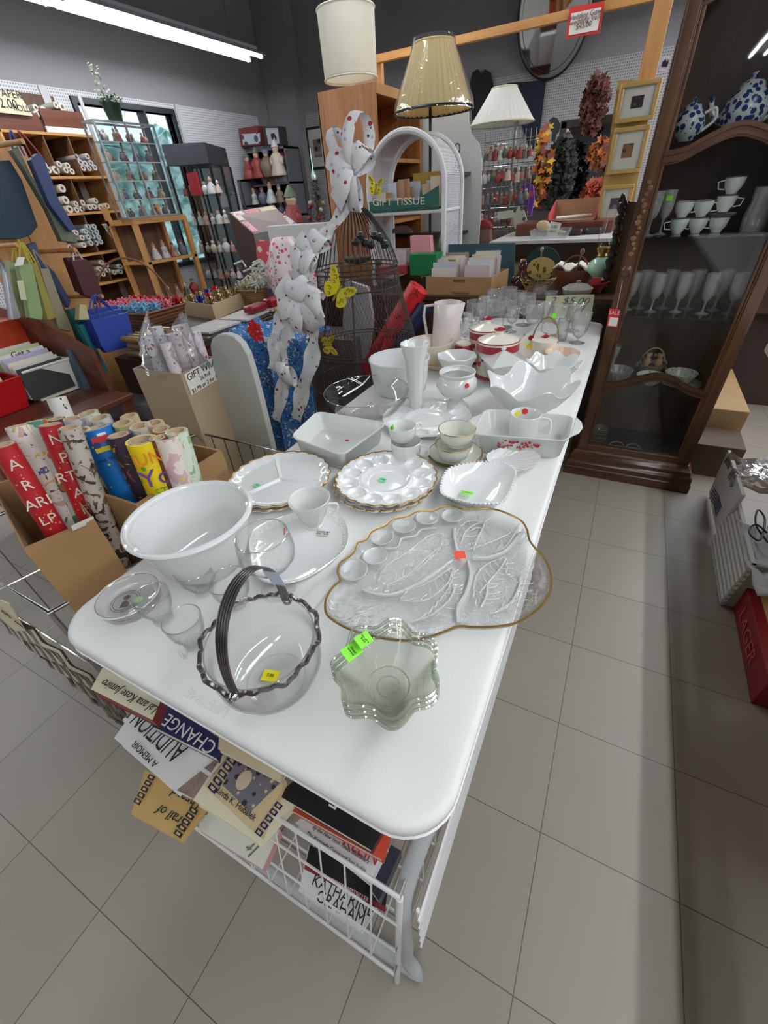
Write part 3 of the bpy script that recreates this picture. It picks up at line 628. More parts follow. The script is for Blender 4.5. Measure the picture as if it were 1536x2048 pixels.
# ---- square dish with beaded edge
Q = [(897, 938), (934, 927), (972, 924), (1010, 927), (1030, 942), (1027, 965), (1016, 990), (1000, 1006), (960, 1008), (918, 1001), (884, 987), (884, 962)]
zr = T0 + .036; O = smoothc([pz(a, b, zr) for a, b in Q], 5, True); ct = sum(O, Vector()) / len(O)
I2 = lambda f, z: [((p.x - ct.x) * f + ct.x, (p.y - ct.y) * f + ct.y, z) for p in O]
t = thing('square_dish', 'square milk glass dish with beaded edge and lime sticker', 'dish', None, (ct.x, ct.y, T0))
G().sheet([I2(.01, T0), I2(.55, T0), I2(.72, T0 + .006), I2(.9, zr - .012), I2(1, zr), I2(.97, zr + .001), I2(.86, zr - .012), I2(.68, T0 + .010), I2(.55, T0 + .006), I2(.01, T0 + .005)], closed=True).build('dish', MILK, t, smooth=60)
g = G()
for i in range(0, len(O)): g.ball(O[i] + Vector((0, 0, .001)), .0036, 7)
g.build('beaded_edge', MILK, t)
sticker('price_sticker', pz(934, 986, T0 + .016), .028, .016, GREENS, t, (1, .2, 0), (0, .2, 1), text='12.00')
# ---- shell dish
Q = [(972, 916), (985, 903), (1010, 897), (1040, 896), (1065, 902), (1082, 917), (1072, 930), (1050, 940), (1020, 944), (990, 936)]
zr = T0 + .022; O = smoothc([pz(a, b, zr) for a, b in Q], 6, True); ct = pz(982, 915, T0 + .01)
n_ = len(O)
t = thing('shell_dish', 'white scallop-shell dish with radiating ribs', 'dish', None, (ct.x, ct.y, T0))
def sh(f, dz): return [((p.x - ct.x) * f + ct.x, (p.y - ct.y) * f + ct.y, T0 + dz + (zr - T0) * (f ** 2.5) + .0022 * f * math.cos(i * 2 * PI / 3.1)) for i, p in enumerate(O)]
G().sheet([sh(f, .003) for f in (.02, .2, .4, .6, .8, .93, 1)] + [sh(f, .0005) for f in (1, .93, .8, .6, .4, .2, .02)], closed=True).build('dish', MILK, t, smooth=60)
sticker('price_sticker', pz(1012, 935, T0 + .014), .038, .011, GREENS, t, (1, .1, 0), (0, -.4, 1), text='12.00')
# ---- saucers and cups
for k in range(2):
    cx, cy, r = circ(857 + k, 964 - k, 880 - k * 4, 937 - k * 4, T0 + .012 + k * .006)
    z0 = T0 + k * .006
    t = thing('saucer', ('gold-lined ivory saucer, the lower of the two under the cups', 'gold-lined ivory saucer, the upper of the two under the cups')[k], 'saucer', 'ivory saucers', (cx, cy, z0))
    vessel('saucer', [(r * .5, 0), (r * .6, .002), (r * .85, .007), (r, .012)], cx, cy, IVORY, t, 56, .002, None, z0)
    G().tube([(cx + r * .995 * math.cos(a), cy + r * .995 * math.sin(a), z0 + .0125) for a in np.linspace(0, 2 * PI, 65)[:-1]], .0013, 5, True).build('gold_line', GOLD, t)
def cup(bb, zt, z0, lab, grp, mat, gold=True, ha=0, hr=.012, foot=.45, squat=False):
    cx, cy, r = circ(*bb, zt); H = zt - z0
    t = thing('tea_cup', lab, 'cup', grp, (cx, cy, z0))
    pr = [(r * foot, 0), (r * foot, .004), (r * (foot + .1), .008), (r * .8, H * .35), (r * .92, H * .65), (r, H)] if not squat else [(r * .6, 0), (r * .8, H * .15), (r * .93, H * .5), (r * .98, H)]
    vessel('cup', pr, cx, cy, mat, t, 48, .0022, None, z0)
    if gold: G().tube([(cx + r * math.cos(a), cy + r * math.sin(a), zt) for a in np.linspace(0, 2 * PI, 49)[:-1]], .0012, 5, True).build('gold_line', GOLD, t)
    dx, dy = math.cos(ha), math.sin(ha)
    G().tube(smoothc([(cx + dx * r * .95, cy + dy * r * .95, zt - .008), (cx + dx * (r + hr * 1.6), cy + dy * (r + hr * 1.6), zt - .010), (cx + dx * (r + hr * 1.7), cy + dy * (r + hr * 1.7), z0 + H * .45), (cx + dx * r * .88, cy + dy * r * .88, z0 + H * .35)], 5), .0034, 8).build('handle', mat, t)
    return t
cup((872, 943, 868, 908), .797, T0 + .016, 'ivory gold-rimmed cup sitting on the two saucers', 'ivory cups', IVORY, ha=2.6)
cup((878, 951, 838, 876), .838, T0 + .060, 'ivory gold-rimmed cup nested on top of the other ivory cup', 'ivory cups', IVORY, ha=1.2)
cup((783, 840, 862, 902), .792, T0, 'white handled cup at the bottom of the pair by the square baking dish', 'white stacked cups', MILK, False, ha=.1, squat=True)
t = cup((778, 831, 832, 870), .832, T0 + .058, 'white handled cup leaning on top of its twin, with a lime sticker', 'white stacked cups', MILK, False, ha=1.0, squat=True)
sticker('price_sticker', pz(784, 857, .82), .014, .024, GREENS, t, (.3, 1, 0), (-.6, -.8, .3), text='6.00')
t = cup((1021, 1084, 812, 842), .832, T0 + .0065, 'white coffee mug with red and yellow dots standing in the floral baking dish', None, MILK, False, ha=-.05, hr=.014, foot=.8, squat=True)
sticker('price_dot', pz(1050, 823, .828), .016, .016, REDS, t, (1, 0, 0), (-.1, -1, .5), rnd=True)
sticker('price_dot', pz(1035, 828, .826), .015, .014, YELS, t, (1, 0, 0), (-.1, -1, .5), rnd=True)
# ---- baking dishes
def baking(Q, zr, lab, mat, flr=T0, handles=None):
    O = [pz(a, b, zr) for a, b in Q]; O2 = []
    for i, p in enumerate(O):
        a, b = O[i - 1], O[(i + 1) % len(O)]; ra = (a - p).normalized() * .03; rb = (b - p).normalized() * .03
        for k in range(6): s = k / 5; O2.append((p + ra) * (1 - s) ** 2 + p * 2 * s * (1 - s) + (p + rb) * s * s)
    ct = sum(O2, Vector()) / len(O2)
    f_ = lambda q, z: [((p.x - ct.x) * q + ct.x, (p.y - ct.y) * q + ct.y, z) for p in O2]
    t = thing('baking_dish', lab, 'baking dish', None, (ct.x, ct.y, T0))
    G().sheet([f_(.01, flr), f_(.84, flr), f_(.88, flr + .003), f_(.955, zr - .006), f_(1, zr - .004), f_(1.005, zr), f_(.985, zr + .001), f_(.93, zr - .006), f_(.86, flr + .010), f_(.82, flr + .006), f_(.01, flr + .006)], closed=True).build('dish', mat, t, smooth=60)
    return t, ct, O
BAKE = milky(plain((236, 238, 234), .12, var=.012, name='white_ovenware'), .2)
t, ct, O = baking([(580, 873), (634, 822), (776, 845), (684, 911)], .79, 'square white baking dish with a red dot inside', BAKE)
sticker('price_dot', pz(694, 881, T0 + .007), .014, .011, REDS, t, rnd=True)
t, ct, O = baking([(940, 868), (970, 817), (1149, 832), (1139, 882)], .792, 'long white baking dish with end handles and a red floral band', BAKE)
for (a, b) in (((956, 836), (947, 858)), ((1150, 842), (1144, 862))):
    A, B = pz(*a, .792), pz(*b, .792); dd = (A - ct); dd.z = 0; dd.normalize(); dd = Vector((1 if dd.x > 0 else -1, 0, 0))
    poly = [A + Vector((0, .03, 0)), B + Vector((0, -.03, 0)), B + dd * .018, (A + B) / 2 + dd * .024, A + dd * .018]
    G().prism(poly if dd.x > 0 else poly[::-1], (0, 0, -.006)).build('end_handle', BAKE, t, bevel=.002)
g = G(); FLO = plain((178, 46, 52), .5, var=.25, sc=200)
for i in range(34):
    s = i / 33; p = py(993 + s * 78, 884 + s * 6, 0) ; 
A, B = O[0], O[3]
for i in range(46):
    s = .30 + .42 * (i / 45); q = A.lerp(B, s); zz = T0 + .026 + .024 * random.random(); off = .001 + .010 * (1 - (zz - T0) / .062)
    q2 = Vector((q.x + random.uniform(-.002, .002), q.y + off - .002, zz)); g.ball(q2, random.choice((.0028, .0042, .002)), 6, sy=.5)
g.build('floral_band', FLO, t)
# ---- clear pyrex bowl
zq = .815; cx, cy, r = circ(650, 814, 740, 824, zq)
t = thing('glass_bowl', 'wide clear glass bowl at the table edge by the wire cage', 'bowl', None, (cx, cy, T0))
vessel('bowl', [(r * .42, 0), (r * .5, .004), (r * .76, .024), (r * .94, .056), (r, zq - T0)], cx, cy, GLASS, t, 64, .004)
sticker('price_dot', pz(742, 806, T0 + .006), .013, .010, YELS, t, rnd=True)
# ---- white casserole bowl
zq = .852; cx, cy, r = circ(739, 858, 690, 741, zq)
t = thing('casserole_bowl', 'deep straight-sided white bowl behind the milk glass vase', 'bowl', None, (cx, cy, T0))
vessel('bowl', [(r * .78, 0), (r * .86, .006), (r * .93, .05), (r * .97, zq - T0 - .008), (r, zq - T0 - .006), (r, zq - T0)], cx, cy, MILK, t, 64, .005)
# ---- tall milk glass vase
cx, cy, r = circ(801, 858, 674, 699, .955)
t = thing('flower_vase', 'tall flared milk glass vase with pressed diamonds and a round foot', 'vase', None, (cx, cy, T0))
vessel('vase', [(.034, 0), (.034, .004), (.018, .012), (.016, .018), (.022, .026), (.026, .1), (.030, .17), (r, .955 - T0)], cx, cy, MILK2, t, 60, .003, lambda a, q, z: (q * (1 + .015 * math.cos(10 * a)), z))
sticker('price_sticker', pz(813, 683, .945), .012, .012, plain((215, 230, 60), .6), t, (1, 0, 0), (0, -1, .5))
# ---- pedestal planter bowl
zq = .852; cx, cy, r = circ(880, 950, 724, 762, zq)
t = thing('pedestal_bowl', 'bulging milk glass bowl on a ribbed pedestal foot with a red dot', 'bowl', None, (cx, cy, T0))
RR = r * 1.12
vessel('bowl', [(.042, 0), (.042, .004), (.030, .014), (.018, .028), (.022, .034), (RR * .75, .05), (RR, .075), (RR * .97, .094), (r * .9, .108), (r, .118), (r, zq - T0)], cx, cy, MILK2, t, 72, .004, lambda a, q, z: (q * (1 + (.04 * math.cos(18 * a) if z < T0 + .03 else .004 * math.cos(18 * a))), z))
sticker('price_dot', (cx + RR * .72, cy - RR * .70, T0 + .096), .015, .015, REDS, t, (1, 1, 0), (.7, -.7, .2), rnd=True)
# ---- octagonal bowl
cx, cy, r = circ(873, 955, 695, 727, .822)
t = thing('octagonal_bowl', 'white eight-sided bowl with a lime sticker behind the pedestal bowl', 'bowl', None, (cx, cy, T0))
vessel('bowl', [(r * .4, 0), (r * .45, .004), (r * .72, .05), (r, .822 - T0)], cx, cy, MILK, t, 8, .005)
sticker('price_sticker', pz(903, 703, .80), .024, .016, GREENS, t, (1, .2, 0), (0, -.8, .6), text='7.50')
# ---- ruffled bowls
def ruffle(bb, zq, n, amp, lab, ph, mat, dz=.016):
    cx, cy, r = circ(*bb, zq); H = zq - T0
    t = thing('ruffled_bowl', lab, 'bowl', 'ruffled milk glass bowls', (cx, cy, T0))
    vessel('bowl', [(.035, 0), (.037, .005), (r * .5, H * .22), (r * .75, H * .5), (r * .92, H * .82), (r * 1.0, H)], cx, cy, mat, t, 120, .0035,
           lambda a, q, z: (q * (1 + amp * ((z - T0) / H) ** 2 * math.cos(n * a + ph) + .006 * ((z - T0) / H) ** 6 * math.cos(6 * n * a)), T0 + (z - T0) * (1 + dz / H * ((z - T0) / H) * math.sin(n * a + ph + .8))))
    return t
ruffle((1052, 1162, 700, 745), .805, 8, .05, 'low milk glass bowl with gently crimped edge by the peach dish', .3, MILK, .008)
ruffle((978, 1152, 722, 806), .838, 6, .085, 'large milk glass bowl with deep ruffled edge at the table side', 1.1, MILK)
# ---- covered square candy box
zc = .815; q = [pz(a, b, zc) for a, b in ((958, 712), (985, 738), (1055, 728), (1022, 700))]
ct = sum(q, Vector()) / 4
t = thing('candy_box', 'square pressed milk glass candy box with a peaked lid', 'box', None, (ct.x, ct.y, T0))
f_ = lambda k, z: [((p.x - ct.x) * k + ct.x, (p.y - ct.y) * k + ct.y, z) for p in q]
G().sheet([f_(.01, T0), f_(.5, T0), f_(.55, T0 + .01), f_(.75, T0 + .03), f_(.92, zc - .004), f_(.88, zc - .004), f_(.5, T0 + .01), f_(.01, T0 + .01)], closed=True).build('box', MILK2, t, smooth=30)
ld = G().sheet([f_(.01, zc - .003), f_(1.0, zc - .003), f_(1.02, zc + .002), f_(.7, zc + .014), f_(.3, zc + .026), f_(.12, zc + .032), f_(.01, zc + .033)], closed=True).build('lid', MILK2, t, smooth=20)
G().lathe([(.006, zc + .03), (.011, zc + .038), (.009, zc + .047), (.003, zc + .056), (.0001, zc + .06)], 12, ct.x, ct.y).build('finial', MILK, ld, smooth=30)
# ---- cherry canisters
CREAM = plain((236, 230, 216), .2, var=.02); CHR = plain((150, 34, 40), .25, var=.1)
def canister(bb, zt, lab, key):
    cx, cy, r = circ(*bb, zt); H = zt - T0
    t = thing('canister', lab, 'canister', 'cherry canisters', (cx, cy, T0))
    vessel('jar', [(r * .93, 0), (r * .95, .01), (r * .95, H - .03), (r * .98, H - .028), (r * .98, H)], cx, cy, CREAM, t, 48, .004)
    for (a, b) in ((H - .030, H - .004), (.004, .016)): G().lathe([(r * .955, T0 + a), (r * .99, T0 + a), (r * .99, T0 + b), (r * .955, T0 + b)], 48, cx, cy, cap=False).build('red_band', CHR, t)
    ld = G().lathe([(r * .9, zt), (r * 1.0, zt + .001), (r * .98, zt + .006), (r * .7, zt + .014), (r * .3, zt + .022), (r * .2, zt + .024), (r * .2, zt + .036), (.0001, zt + .037)], 48, cx, cy).build('lid', CREAM, t, smooth=50)
    G().lathe([(r * .97, zt + .0065), (r * 1.01, zt + .004), (r * .985, zt + .001)], 48, cx, cy, cap=False).build('red_line', CHR, ld)
    G().ball((cx, cy, zt + .04), .014, 10, sx=1.5, sz=.6).build('knob', CHR, ld)
    for i, (a, z) in enumerate(((-2.3, .045), (-2.05, .06), (-1.2, .05), (-.9, .055))):
        p = Vector((cx + r * .955 * math.cos(a), cy + r * .955 * math.sin(a), T0 + z * H / .1)); g = G(); g.ball(p, .0095, 10, sx=1 if abs(math.sin(a)) > .6 else .3, sy=.3 if abs(math.sin(a)) > .6 else 1); g.build('cherry', CHR, t)
        G().tube([p, p + Vector((.012, -.001, .012)), p + Vector((.024, -.001, .016))], .001, 4).build('stem', plain((70, 80, 60), .6), t)
    return t, cx, cy, r
canister((941, 1007, 640, 676), .862, 'cherry-painted canister with red lid band, the rear one of the two', 1)
canister((957, 1038, 660, 703), .862, 'cherry-painted canister with red lid band, in front of its twin', 2)
cx, cy, r = circ(912, 942, 678, 692, .82)
t = thing('shaker', 'small red and white shaker beside the cherry canisters', 'shaker', None, (cx, cy, T0))
vessel('body', [(r * 1.1, 0), (r * 1.1, .05), (r, .085)], cx, cy, CHR, t, 24, .003); G().lathe([(r * 1.0, T0 + .08), (r * 1.02, T0 + .09), (r * .5, T0 + .098), (.0001, T0 + .1)], 24, cx, cy).build('cap', CREAM, t)
# cherry plate standing on edge
p0 = pz(1058, 716, T0 + .004); u = Vector((1, -.1, 0)).normalized(); w = Vector((.08, .5, .86)).normalized(); cN = u.cross(w); rr = .056; c0 = p0 + w * rr
t = thing('cherry_plate', 'round cream plate with cherries and a yellow dot propped on edge', 'plate', None, tuple(p0))
pl = [c0 + u * rr * math.cos(2 * PI * k / 40) + w * rr * math.sin(2 * PI * k / 40) for k in range(40)]
if cN.y > 0: cN = -cN
G().prism(pl, -cN * .005).build('plate', CREAM, t, smooth=30, bevel=.0015)
for (a, b, rad, mt_) in ((-.3, .45, .011, CHR), (.45, -.45, .011, CHR), (-.25, -.15, .013, YELS)): 
    G().prism([c0 + u * (a * rr + rad * math.cos(k * PI / 8)) + w * (b * rr + rad * .9 * math.sin(k * PI / 8)) for k in range(16)], cN * .001).build('cherry' if mt_ is CHR else 'price_dot', mt_, t, smooth=0)
G().tube([c0 + u * (-.1 * rr) + w * .4 * rr + cN * .001, c0 + u * (.3 * rr) + w * .4 * rr + cN * .001, c0 + u * (.6 * rr) + w * .75 * rr + cN * .001], .0012, 4).build('stem', plain((70, 76, 60), .6), t)
# covered cream pot with hoop handle
cx, cy, r = circ(1065, 1115, 671, 690, .80)
t = thing('sugar_pot', 'small cream pot with flat lid, red knob and arched bail handle', 'pot', None, (cx, cy, T0))
vessel('pot', [(r * .8, 0), (r * .95, .02), (r, .068)], cx, cy, CREAM, t, 36, .003)
ld = G().lathe([(r * 1.02, T0 + .068), (r * 1.03, T0 + .073), (r * .4, T0 + .079), (.0001, T0 + .08)], 36, cx, cy).build('lid', CREAM, t)
G().ball((cx, cy, T0 + .085), .010, 10, sx=1.6, sz=.6).build('knob', CHR, ld)
G().tube([(cx + r * 1.02 * math.cos(a), cy + .01, T0 + .06 + .095 * math.sin(a)) for a in np.linspace(0, PI, 17)], .0026, 6).build('handle', plain((128, 108, 76), .4, .4), t)
# teapot-like pot behind the canisters
pb = pz(990, 672, T0)
# ---- peach scalloped dish
cx, cy, r = circ(1090, 1160, 692, 716, .782)
t = thing('peach_dish', 'oval ribbed peach-coloured dish near the far table corner', 'dish', None, (cx, cy, T0))
vessel('dish', [(r * .5, 0), (r * .7, .015), (r * .95, .04), (r, .782 - T0)], cx, cy, plain((226, 196, 172), .2, var=.03), t, 64, .003, lambda a, q, z: (q * (1 + .02 * math.cos(16 * a)), z))
# ---- octagonal pitcher
cx, cy, r = circ(868, 920, 596, 614, .955)
t = thing('pitcher', 'tall faceted pinkish-white pitcher with a spout and angular handle', 'pitcher', None, (cx, cy, T0))
PKW = plain((226, 216, 212), .18, var=.015)
vessel('jug', [(r * 1.35, 0), (r * 1.4, .008), (r * 1.25, .05), (r * 1.1, .15), (r * 1.05, .955 - T0)], cx, cy, PKW, t, 8, .004, lambda a, q, z: (q * (1 + (.38 * max(0, math.cos(a - .0)) ** 6 if z > .93 else 0)), z))
G().tube([(cx - r * 1.0, cy, .945), (cx - r * 1.75, cy - .005, .94), (cx - r * 1.85, cy - .005, .90), (cx - r * 1.55, cy, .80), (cx - r * 1.2, cy, .795)], .006, 6).build('handle', PKW, t, smooth=20)
# ---- stacked cream oval dishes
for k, (zt, lab) in enumerate(((.765, 'cream plate with an orange edge lying under the beige oval bowl'), (.83, 'beige oval bowl standing in front of the faceted pitcher'))):
    cx, cy, r = circ(815, 906, 662 + (38 if k == 0 else 0), 702 + (38 if k == 0 else 0), zt) if k else circ(845, 928, 695, 738, zt)
    BE = plain((222, 210, 190), .2, var=.02)
    t = thing('oval_bowl' if k else 'serving_plate', lab, 'bowl' if k else 'plate', None, (cx, cy, T0))
    if k: vessel('bowl', [(r * .6, 0), (r * .7, .01), (r * .93, .07), (r, zt - T0)], cx, cy, BE, t, 48, .004)
    else:
        vessel('plate', [(r * .6, 0), (r * .8, .008), (r, .03)], cx, cy, BE, t, 48, .003)
        G().tube([(cx + r * math.cos(a), cy + r * math.sin(a), T0 + .031) for a in np.linspace(0, 2 * PI, 49)[:-1]], .0018, 5, True).build('orange_edge', plain((200, 120, 60), .3), t)
t = cup((845, 872, 692, 712), .80, T0 + .0, 'small white creamer beside the tall milk glass vase', None, MILK, False, ha=.8, squat=True)
# ---- forest of stemware at the far end
gl = [  # u of the centre, v of the rim, v of the foot, rim width px, kind
 (950, 597, 660, 44, 'wide', 'shallow-bowled clear wine glass beside the faceted pitcher'),
 (973, 590, 655, 46, 'round', 'round clear wine glass behind the cherry canisters'),
 (1005, 592, 655, 52, 'wide', 'large round cut-pattern wine glass in the middle of the stemware'),
 (1046, 583, 650, 40, 'round', 'clear goblet beside the cream card, second row of the stemware'),
 (1062, 600, 672, 40, 'tulip', 'faceted clear goblet standing in front of the second row'),
 (985, 575, 634, 34, 'round', 'tall clear wine glass of the back row beside the cardboard box'),
 (1013, 570, 630, 34, 'tulip', 'tall tulip-shaped wine glass of the back row'),
 (1033, 578, 632, 32, 'tulip', 'narrow clear glass of the back row before the brown figurine'),
 (1082, 600, 668, 36, 'cone', 'flared clear goblet before the cream price card'),
 (1112, 605, 672, 36, 'tulip', 'clear goblet with a lime sticker before the cream price card'),
 (1154, 620, 686, 38, 'tulip', 'short-stemmed ribbed goblet standing alone near the table corner'),
 (1143, 603, 662, 40, 'cone', 'cone-shaped clear goblet at the edge of the cream card'),
 (1096, 578, 628, 26, 'tulip', 'greenish clear tumbler of the back row by the card top'),
 (1074, 566, 622, 28, 'round', 'small clear wine glass at the very back beside the wire egg basket'),
 (930, 640, 690, 30, 'wide', 'low clear dessert glass beside the small red shaker'),
 (1022, 610, 664, 30, 'tulip', 'narrow clear goblet behind the canister handle'),
]
for (u, vr, vf, w, kind, lab) in gl:
    f = pz(u, vf, T0)
    # height of the rim above the foot
    best = min(np.linspace(.06, .22, 81), key=lambda h: abs((lambda k: 1024 + FPX * k[1] / k[2])(RW @ (np.array([f.x, f.y, T0 + h]) - CAM)) - (vr + 5)))
    k = RW @ (np.array([f.x, f.y, T0 + best]) - CAM); r = w / 2 * k[2] / FPX * .93
    o = goblet('stem_glass', f.x, f.y, r, float(best), kind, lab, 'wine glass', 'stemware at the far end of the table', stem=(.02 if 'short-stemmed' in lab else None), cut=.02 if ('cut' in lab or 'facet' in lab or 'ribbed' in lab) else 0)
    if 'lime' in lab: sticker('price_sticker', (f.x - r * .5, f.y - r, T0 + best * .72), .02, .02, GREENS, o, (1, 0, 0), (0, -1, .2))
# tumblers
for (u, vf, h, r, lab) in ((934, 668, .1, .028, 'straight clear tumbler beside the pitcher foot'), (947, 677, .085, .027, 'clear tumbler with a lime sticker between pitcher and canister'), (1122, 680, .09, .026, 'clear tumbler beside the lone goblet'), (968, 640, .12, .026, 'tall clear tumbler behind the canisters')):
    f = pz(u, vf, T0); o = vessel('tumbler', [(r * .85, 0), (r * .88, .004), (r * .95, h * .5), (r, h)], f.x, f.y, STEMG, None, 32, .002)
    tag(o, lab, 'tumbler', 'clear tumblers among the stemware')
    if 'lime' in lab: sticker('price_sticker', (f.x, f.y - r, T0 + h * .8), .02, .018, GREENS, o, (1, 0, 0), (0, -1, .1))
# cream price card leaning at the end of the table
t = thing('price_card', 'cream handwritten 2 for 5.00 price card standing behind the stemware', 'sign', None, (-.35, 2.33, T0))
slab('card', [(1092, 592), (1189, 589), (1180, 652), (1085, 660)], 'y', 2.345, .003, plain((214, 214, 178), .7, var=.03), t)
lettering("2  $5.00", .045, py(1138, 602, 2.342), (1, 0, 0), (0, -1, 0), plain((90, 92, 84), .7), t, 'handwriting', th=.0005, shear=.3, sx=1.25)
lettering("each set", .03, py(1140, 618, 2.342), (1, 0, 0), (0, -1, 0), plain((120, 122, 110), .7), t, 'handwriting', th=.0005, shear=.3)
# ================================================================== white wire basket full of books under the table
BX0, BX1, BY0, BY1, BZ0, BZ1 = -.875, -.222, -.078, .34, .14, .462
t = thing('wire_basket', 'white coated wire basket full of books under the table end', 'basket', None, ((BX0 + BX1) / 2, .1, 0))
g = G()
BF = lambda z: -.088 + .06 * (z - BZ0) / (BZ1 - BZ0)
for z in (BZ0, BZ1): g.tube([(BX0, BF(z), z), (BX1, BF(z), z), (BX1, BY1, z), (BX0, BY1, z)], .0045, 6, True)
g.build('rim_frame', WIREW, t, smooth=50)
g = G()
for k in range(1, 13):
    x = BX0 + (BX1 - BX0) * k / 13; g.tube([(x, BF(BZ1), BZ1), (x, BF(BZ0), BZ0), (x, BY1, BZ0), (x, BY1, BZ1)], .0018, 5)
for z in (.25, .36): g.tube([(BX0, BF(z), z), (BX1, BF(z), z), (BX1, BY1, z), (BX0, BY1, z)], .0026, 5, True)
for k in range(1, 6):
    y = BY0 + (BY1 - BY0) * k / 6; g.tube([(BX0, y, BZ1), (BX0, y, BZ0), (BX1, y, BZ0), (BX1, y, BZ1)], .0024, 5)
g.build('wire_mesh', WIREW, t, smooth=50)
for (x, y) in ((BX0, BY0), (BX1, BY0), (BX1, BY1), (BX0, BY1)): G().cyl((x, y if y > 0 else -.088, 0), (x, y if y > 0 else BF(BZ1), BZ1), .006, 8).build('leg', WIREW, t)
# a long white wire shelf running back beside it
t = thing('wire_shelf', 'white wire shelf running lengthways beside the book basket', 'shelf', None, (-.2, .5, 0))
g = G()
for k, z in enumerate((.10, .17, .24, .31, .38)): g.cyl((-.192, -.03, z), (-.192, 1.1, z), .0028, 6)
for y in (-.02, .25, .55, .85, 1.1): g.cyl((-.196, y, 0), (-.196, y, .40), .0035, 6)
g.build('side_wires', WIREW, t)
# books: cover outline measured at its height, real page block underneath
PAGES = bands((232, 226, 210), (206, 198, 178), 900, 'Z', .8, .6, 'page_edges')
def book(Q, z, th, cover, lab, texts=(), back=None, tilt=0, group='books in the wire basket', pages=None):
    """Q: four measured cover corners (reading order: top-start, top-end, bottom-end, bottom-start)"""
    P = [pz(u, v, z) for u, v in Q]; P = [p + Vector((0, 0, tilt * (p.y + .07))) for p in P]
    ct = sum(P, Vector()) / 4; t = thing('book', lab, 'book', group, tuple(ct))
    n = (P[1] - P[0]).cross(P[3] - P[0]).normalized(); n = n if n.z > 0 else -n
    G().prism(P, -n * .0016).build('front_cover', cover, t, smooth=0)
    I = [ct + (p - ct) * .965 for p in P]
    G().prism([p - n * .0018 for p in I], -n * (th - .0036)).build('page_block', pages or PAGES, t, smooth=0)
    G().prism([p - n * (th - .0018) for p in P], -n * .0016).build('back_cover', back or cover, t, smooth=0)
    G().prism([P[0], P[3], P[3] - n * th, P[0] - n * th], (P[0] - P[1]).normalized() * .0016).build('spine', back or cover, t, smooth=0)
    xd = (P[1] - P[0]); yd = (P[0] - P[3]); W_ = xd.length; H_ = yd.length
    for tx in texts:
        s, a, b, sz, mt_ = tx[:5]; at = P[3] + xd * a + yd * b
        lettering(s, sz, at, xd, n, mt_, t, 'cover_title', sx=tx[5] if len(tx) > 5 else 1, shear=tx[6] if len(tx) > 6 else 0)
    return t, P, n
WINK = plain((235, 232, 225), .6, var=.01); BINK = plain((24, 24, 28), .6, var=.01)
NAVY = plain((34, 38, 84), .4, var=.05); CRM = plain((226, 220, 190), .5, var=.03); KRF = plain((200, 164, 100), .6, var=.06); WHT = plain((226, 226, 224), .45, var=.02); BLKC = plain((28, 27, 28), .35, var=.1); REDC = plain((196, 66, 40), .5, var=.05); DRED = plain((128, 32, 38), .45, var=.05)
# lowest layer first; covers face up, titles read towards the far side of the shop
t, P, n = book([(620, 1690), (776, 1770), (722, 1862), (598, 1784)], .185, .034, WHT, 'white hardback with a red stripe lowest in the wire basket, author KATHARINE GRAHAM', [('KATHARINE', .5, .36, .027, BINK, .95), ('GRAHAM', .5, .12, .027, BINK, .95)])
q0, q1 = P[0], P[1]; ex = (P[1] - P[0]); ey = (P[3] - P[0])
G().prism([q0 + ey * .0 + n * .0004, q1 + ey * .0 + n * .0004, q1 + ey * .42 + n * .0004, q0 + ey * .42 + n * .0004], n * .0004).build('cover_photo', BLKC, t, smooth=0)
G().prism([q0 + ey * .42 + n * .0004, q1 + ey * .42 + n * .0004, q1 + ey * .53 + n * .0004, q0 + ey * .53 + n * .0004], n * .0006).build('red_stripe', DRED, t, smooth=0)
lettering('#1 NATIONAL BESTSELLER', .0095, q0 + ex * .5 + ey * .475 + n * .001, ex, n, WINK, t, 'cover_title')
book([(420, 1600), (290, 1540), (262, 1628), (358, 1680)][:], .34, .02, KRF, 'tan paperback titled Trail of Thread, sticking out of the basket front', [])
tt = bpy.data.objects['book.001']
Pm = [pz(*q, .342) for q in ((270, 1612), (352, 1668), (400, 1604), (312, 1552))]
xd = (pz(262, 1560, .34) - pz(400, 1640, .34)); nv = Vector((0, 0, 1))
lettering('Trail of', .026, pz(345, 1633, .341), xd, nv, BINK, tt, 'cover_title', shear=.2); lettering('Thread', .028, pz(375, 1598, .341), xd, nv, BINK, tt, 'cover_title', shear=.2)
def quilt_band(a, b, w, z, par, n_=6, col=None):
    A, B = pz(*a, z), pz(*b, z); d = B - A; wv = pz(*w, z) - A
    for i in range(n_):
        s0, s1 = i / n_ + .02, (i + .8) / n_
        p = [A + d * s0, A + d * s1, A + d * s1 + wv, A + d * s0 + wv]; c_ = sum(p, Vector()) / 4
        G().prism(p, (0, 0, .0007)).build('quilt_square', NAVY if col is None else col, par, smooth=0)
        G().prism([c_ + (q - c_) * .5 + Vector((0, 0, .0008)) for q in p], (0, 0, .0005)).build('quilt_patch', plain((206, 180, 132), .6), par, smooth=0)
quilt_band((278, 1612), (312, 1552), (266, 1605), .342, tt, 5, BINK)
quilt_band((360, 1678), (398, 1620), (346, 1668), .342, tt, 5, BINK)
book([(560, 1660), (440, 1590), (395, 1658), (525, 1738)], .325, .024, plain((220, 218, 206), .5, var=.02), 'pale grey-green hardback under the white one at the basket front', [('It', .2, .3, .04, plain((120, 112, 90), .5), 1, .4), ('Little, Brown', .5, .62, .012, BINK, 1, .3)], back=plain((214, 160, 158), .5))
book([(440, 1500), (268, 1420), (228, 1476), (343, 1576)], .476, .04, WHT, 'white thick hardback titled AUDITION, a memoir, at the basket corner', [])
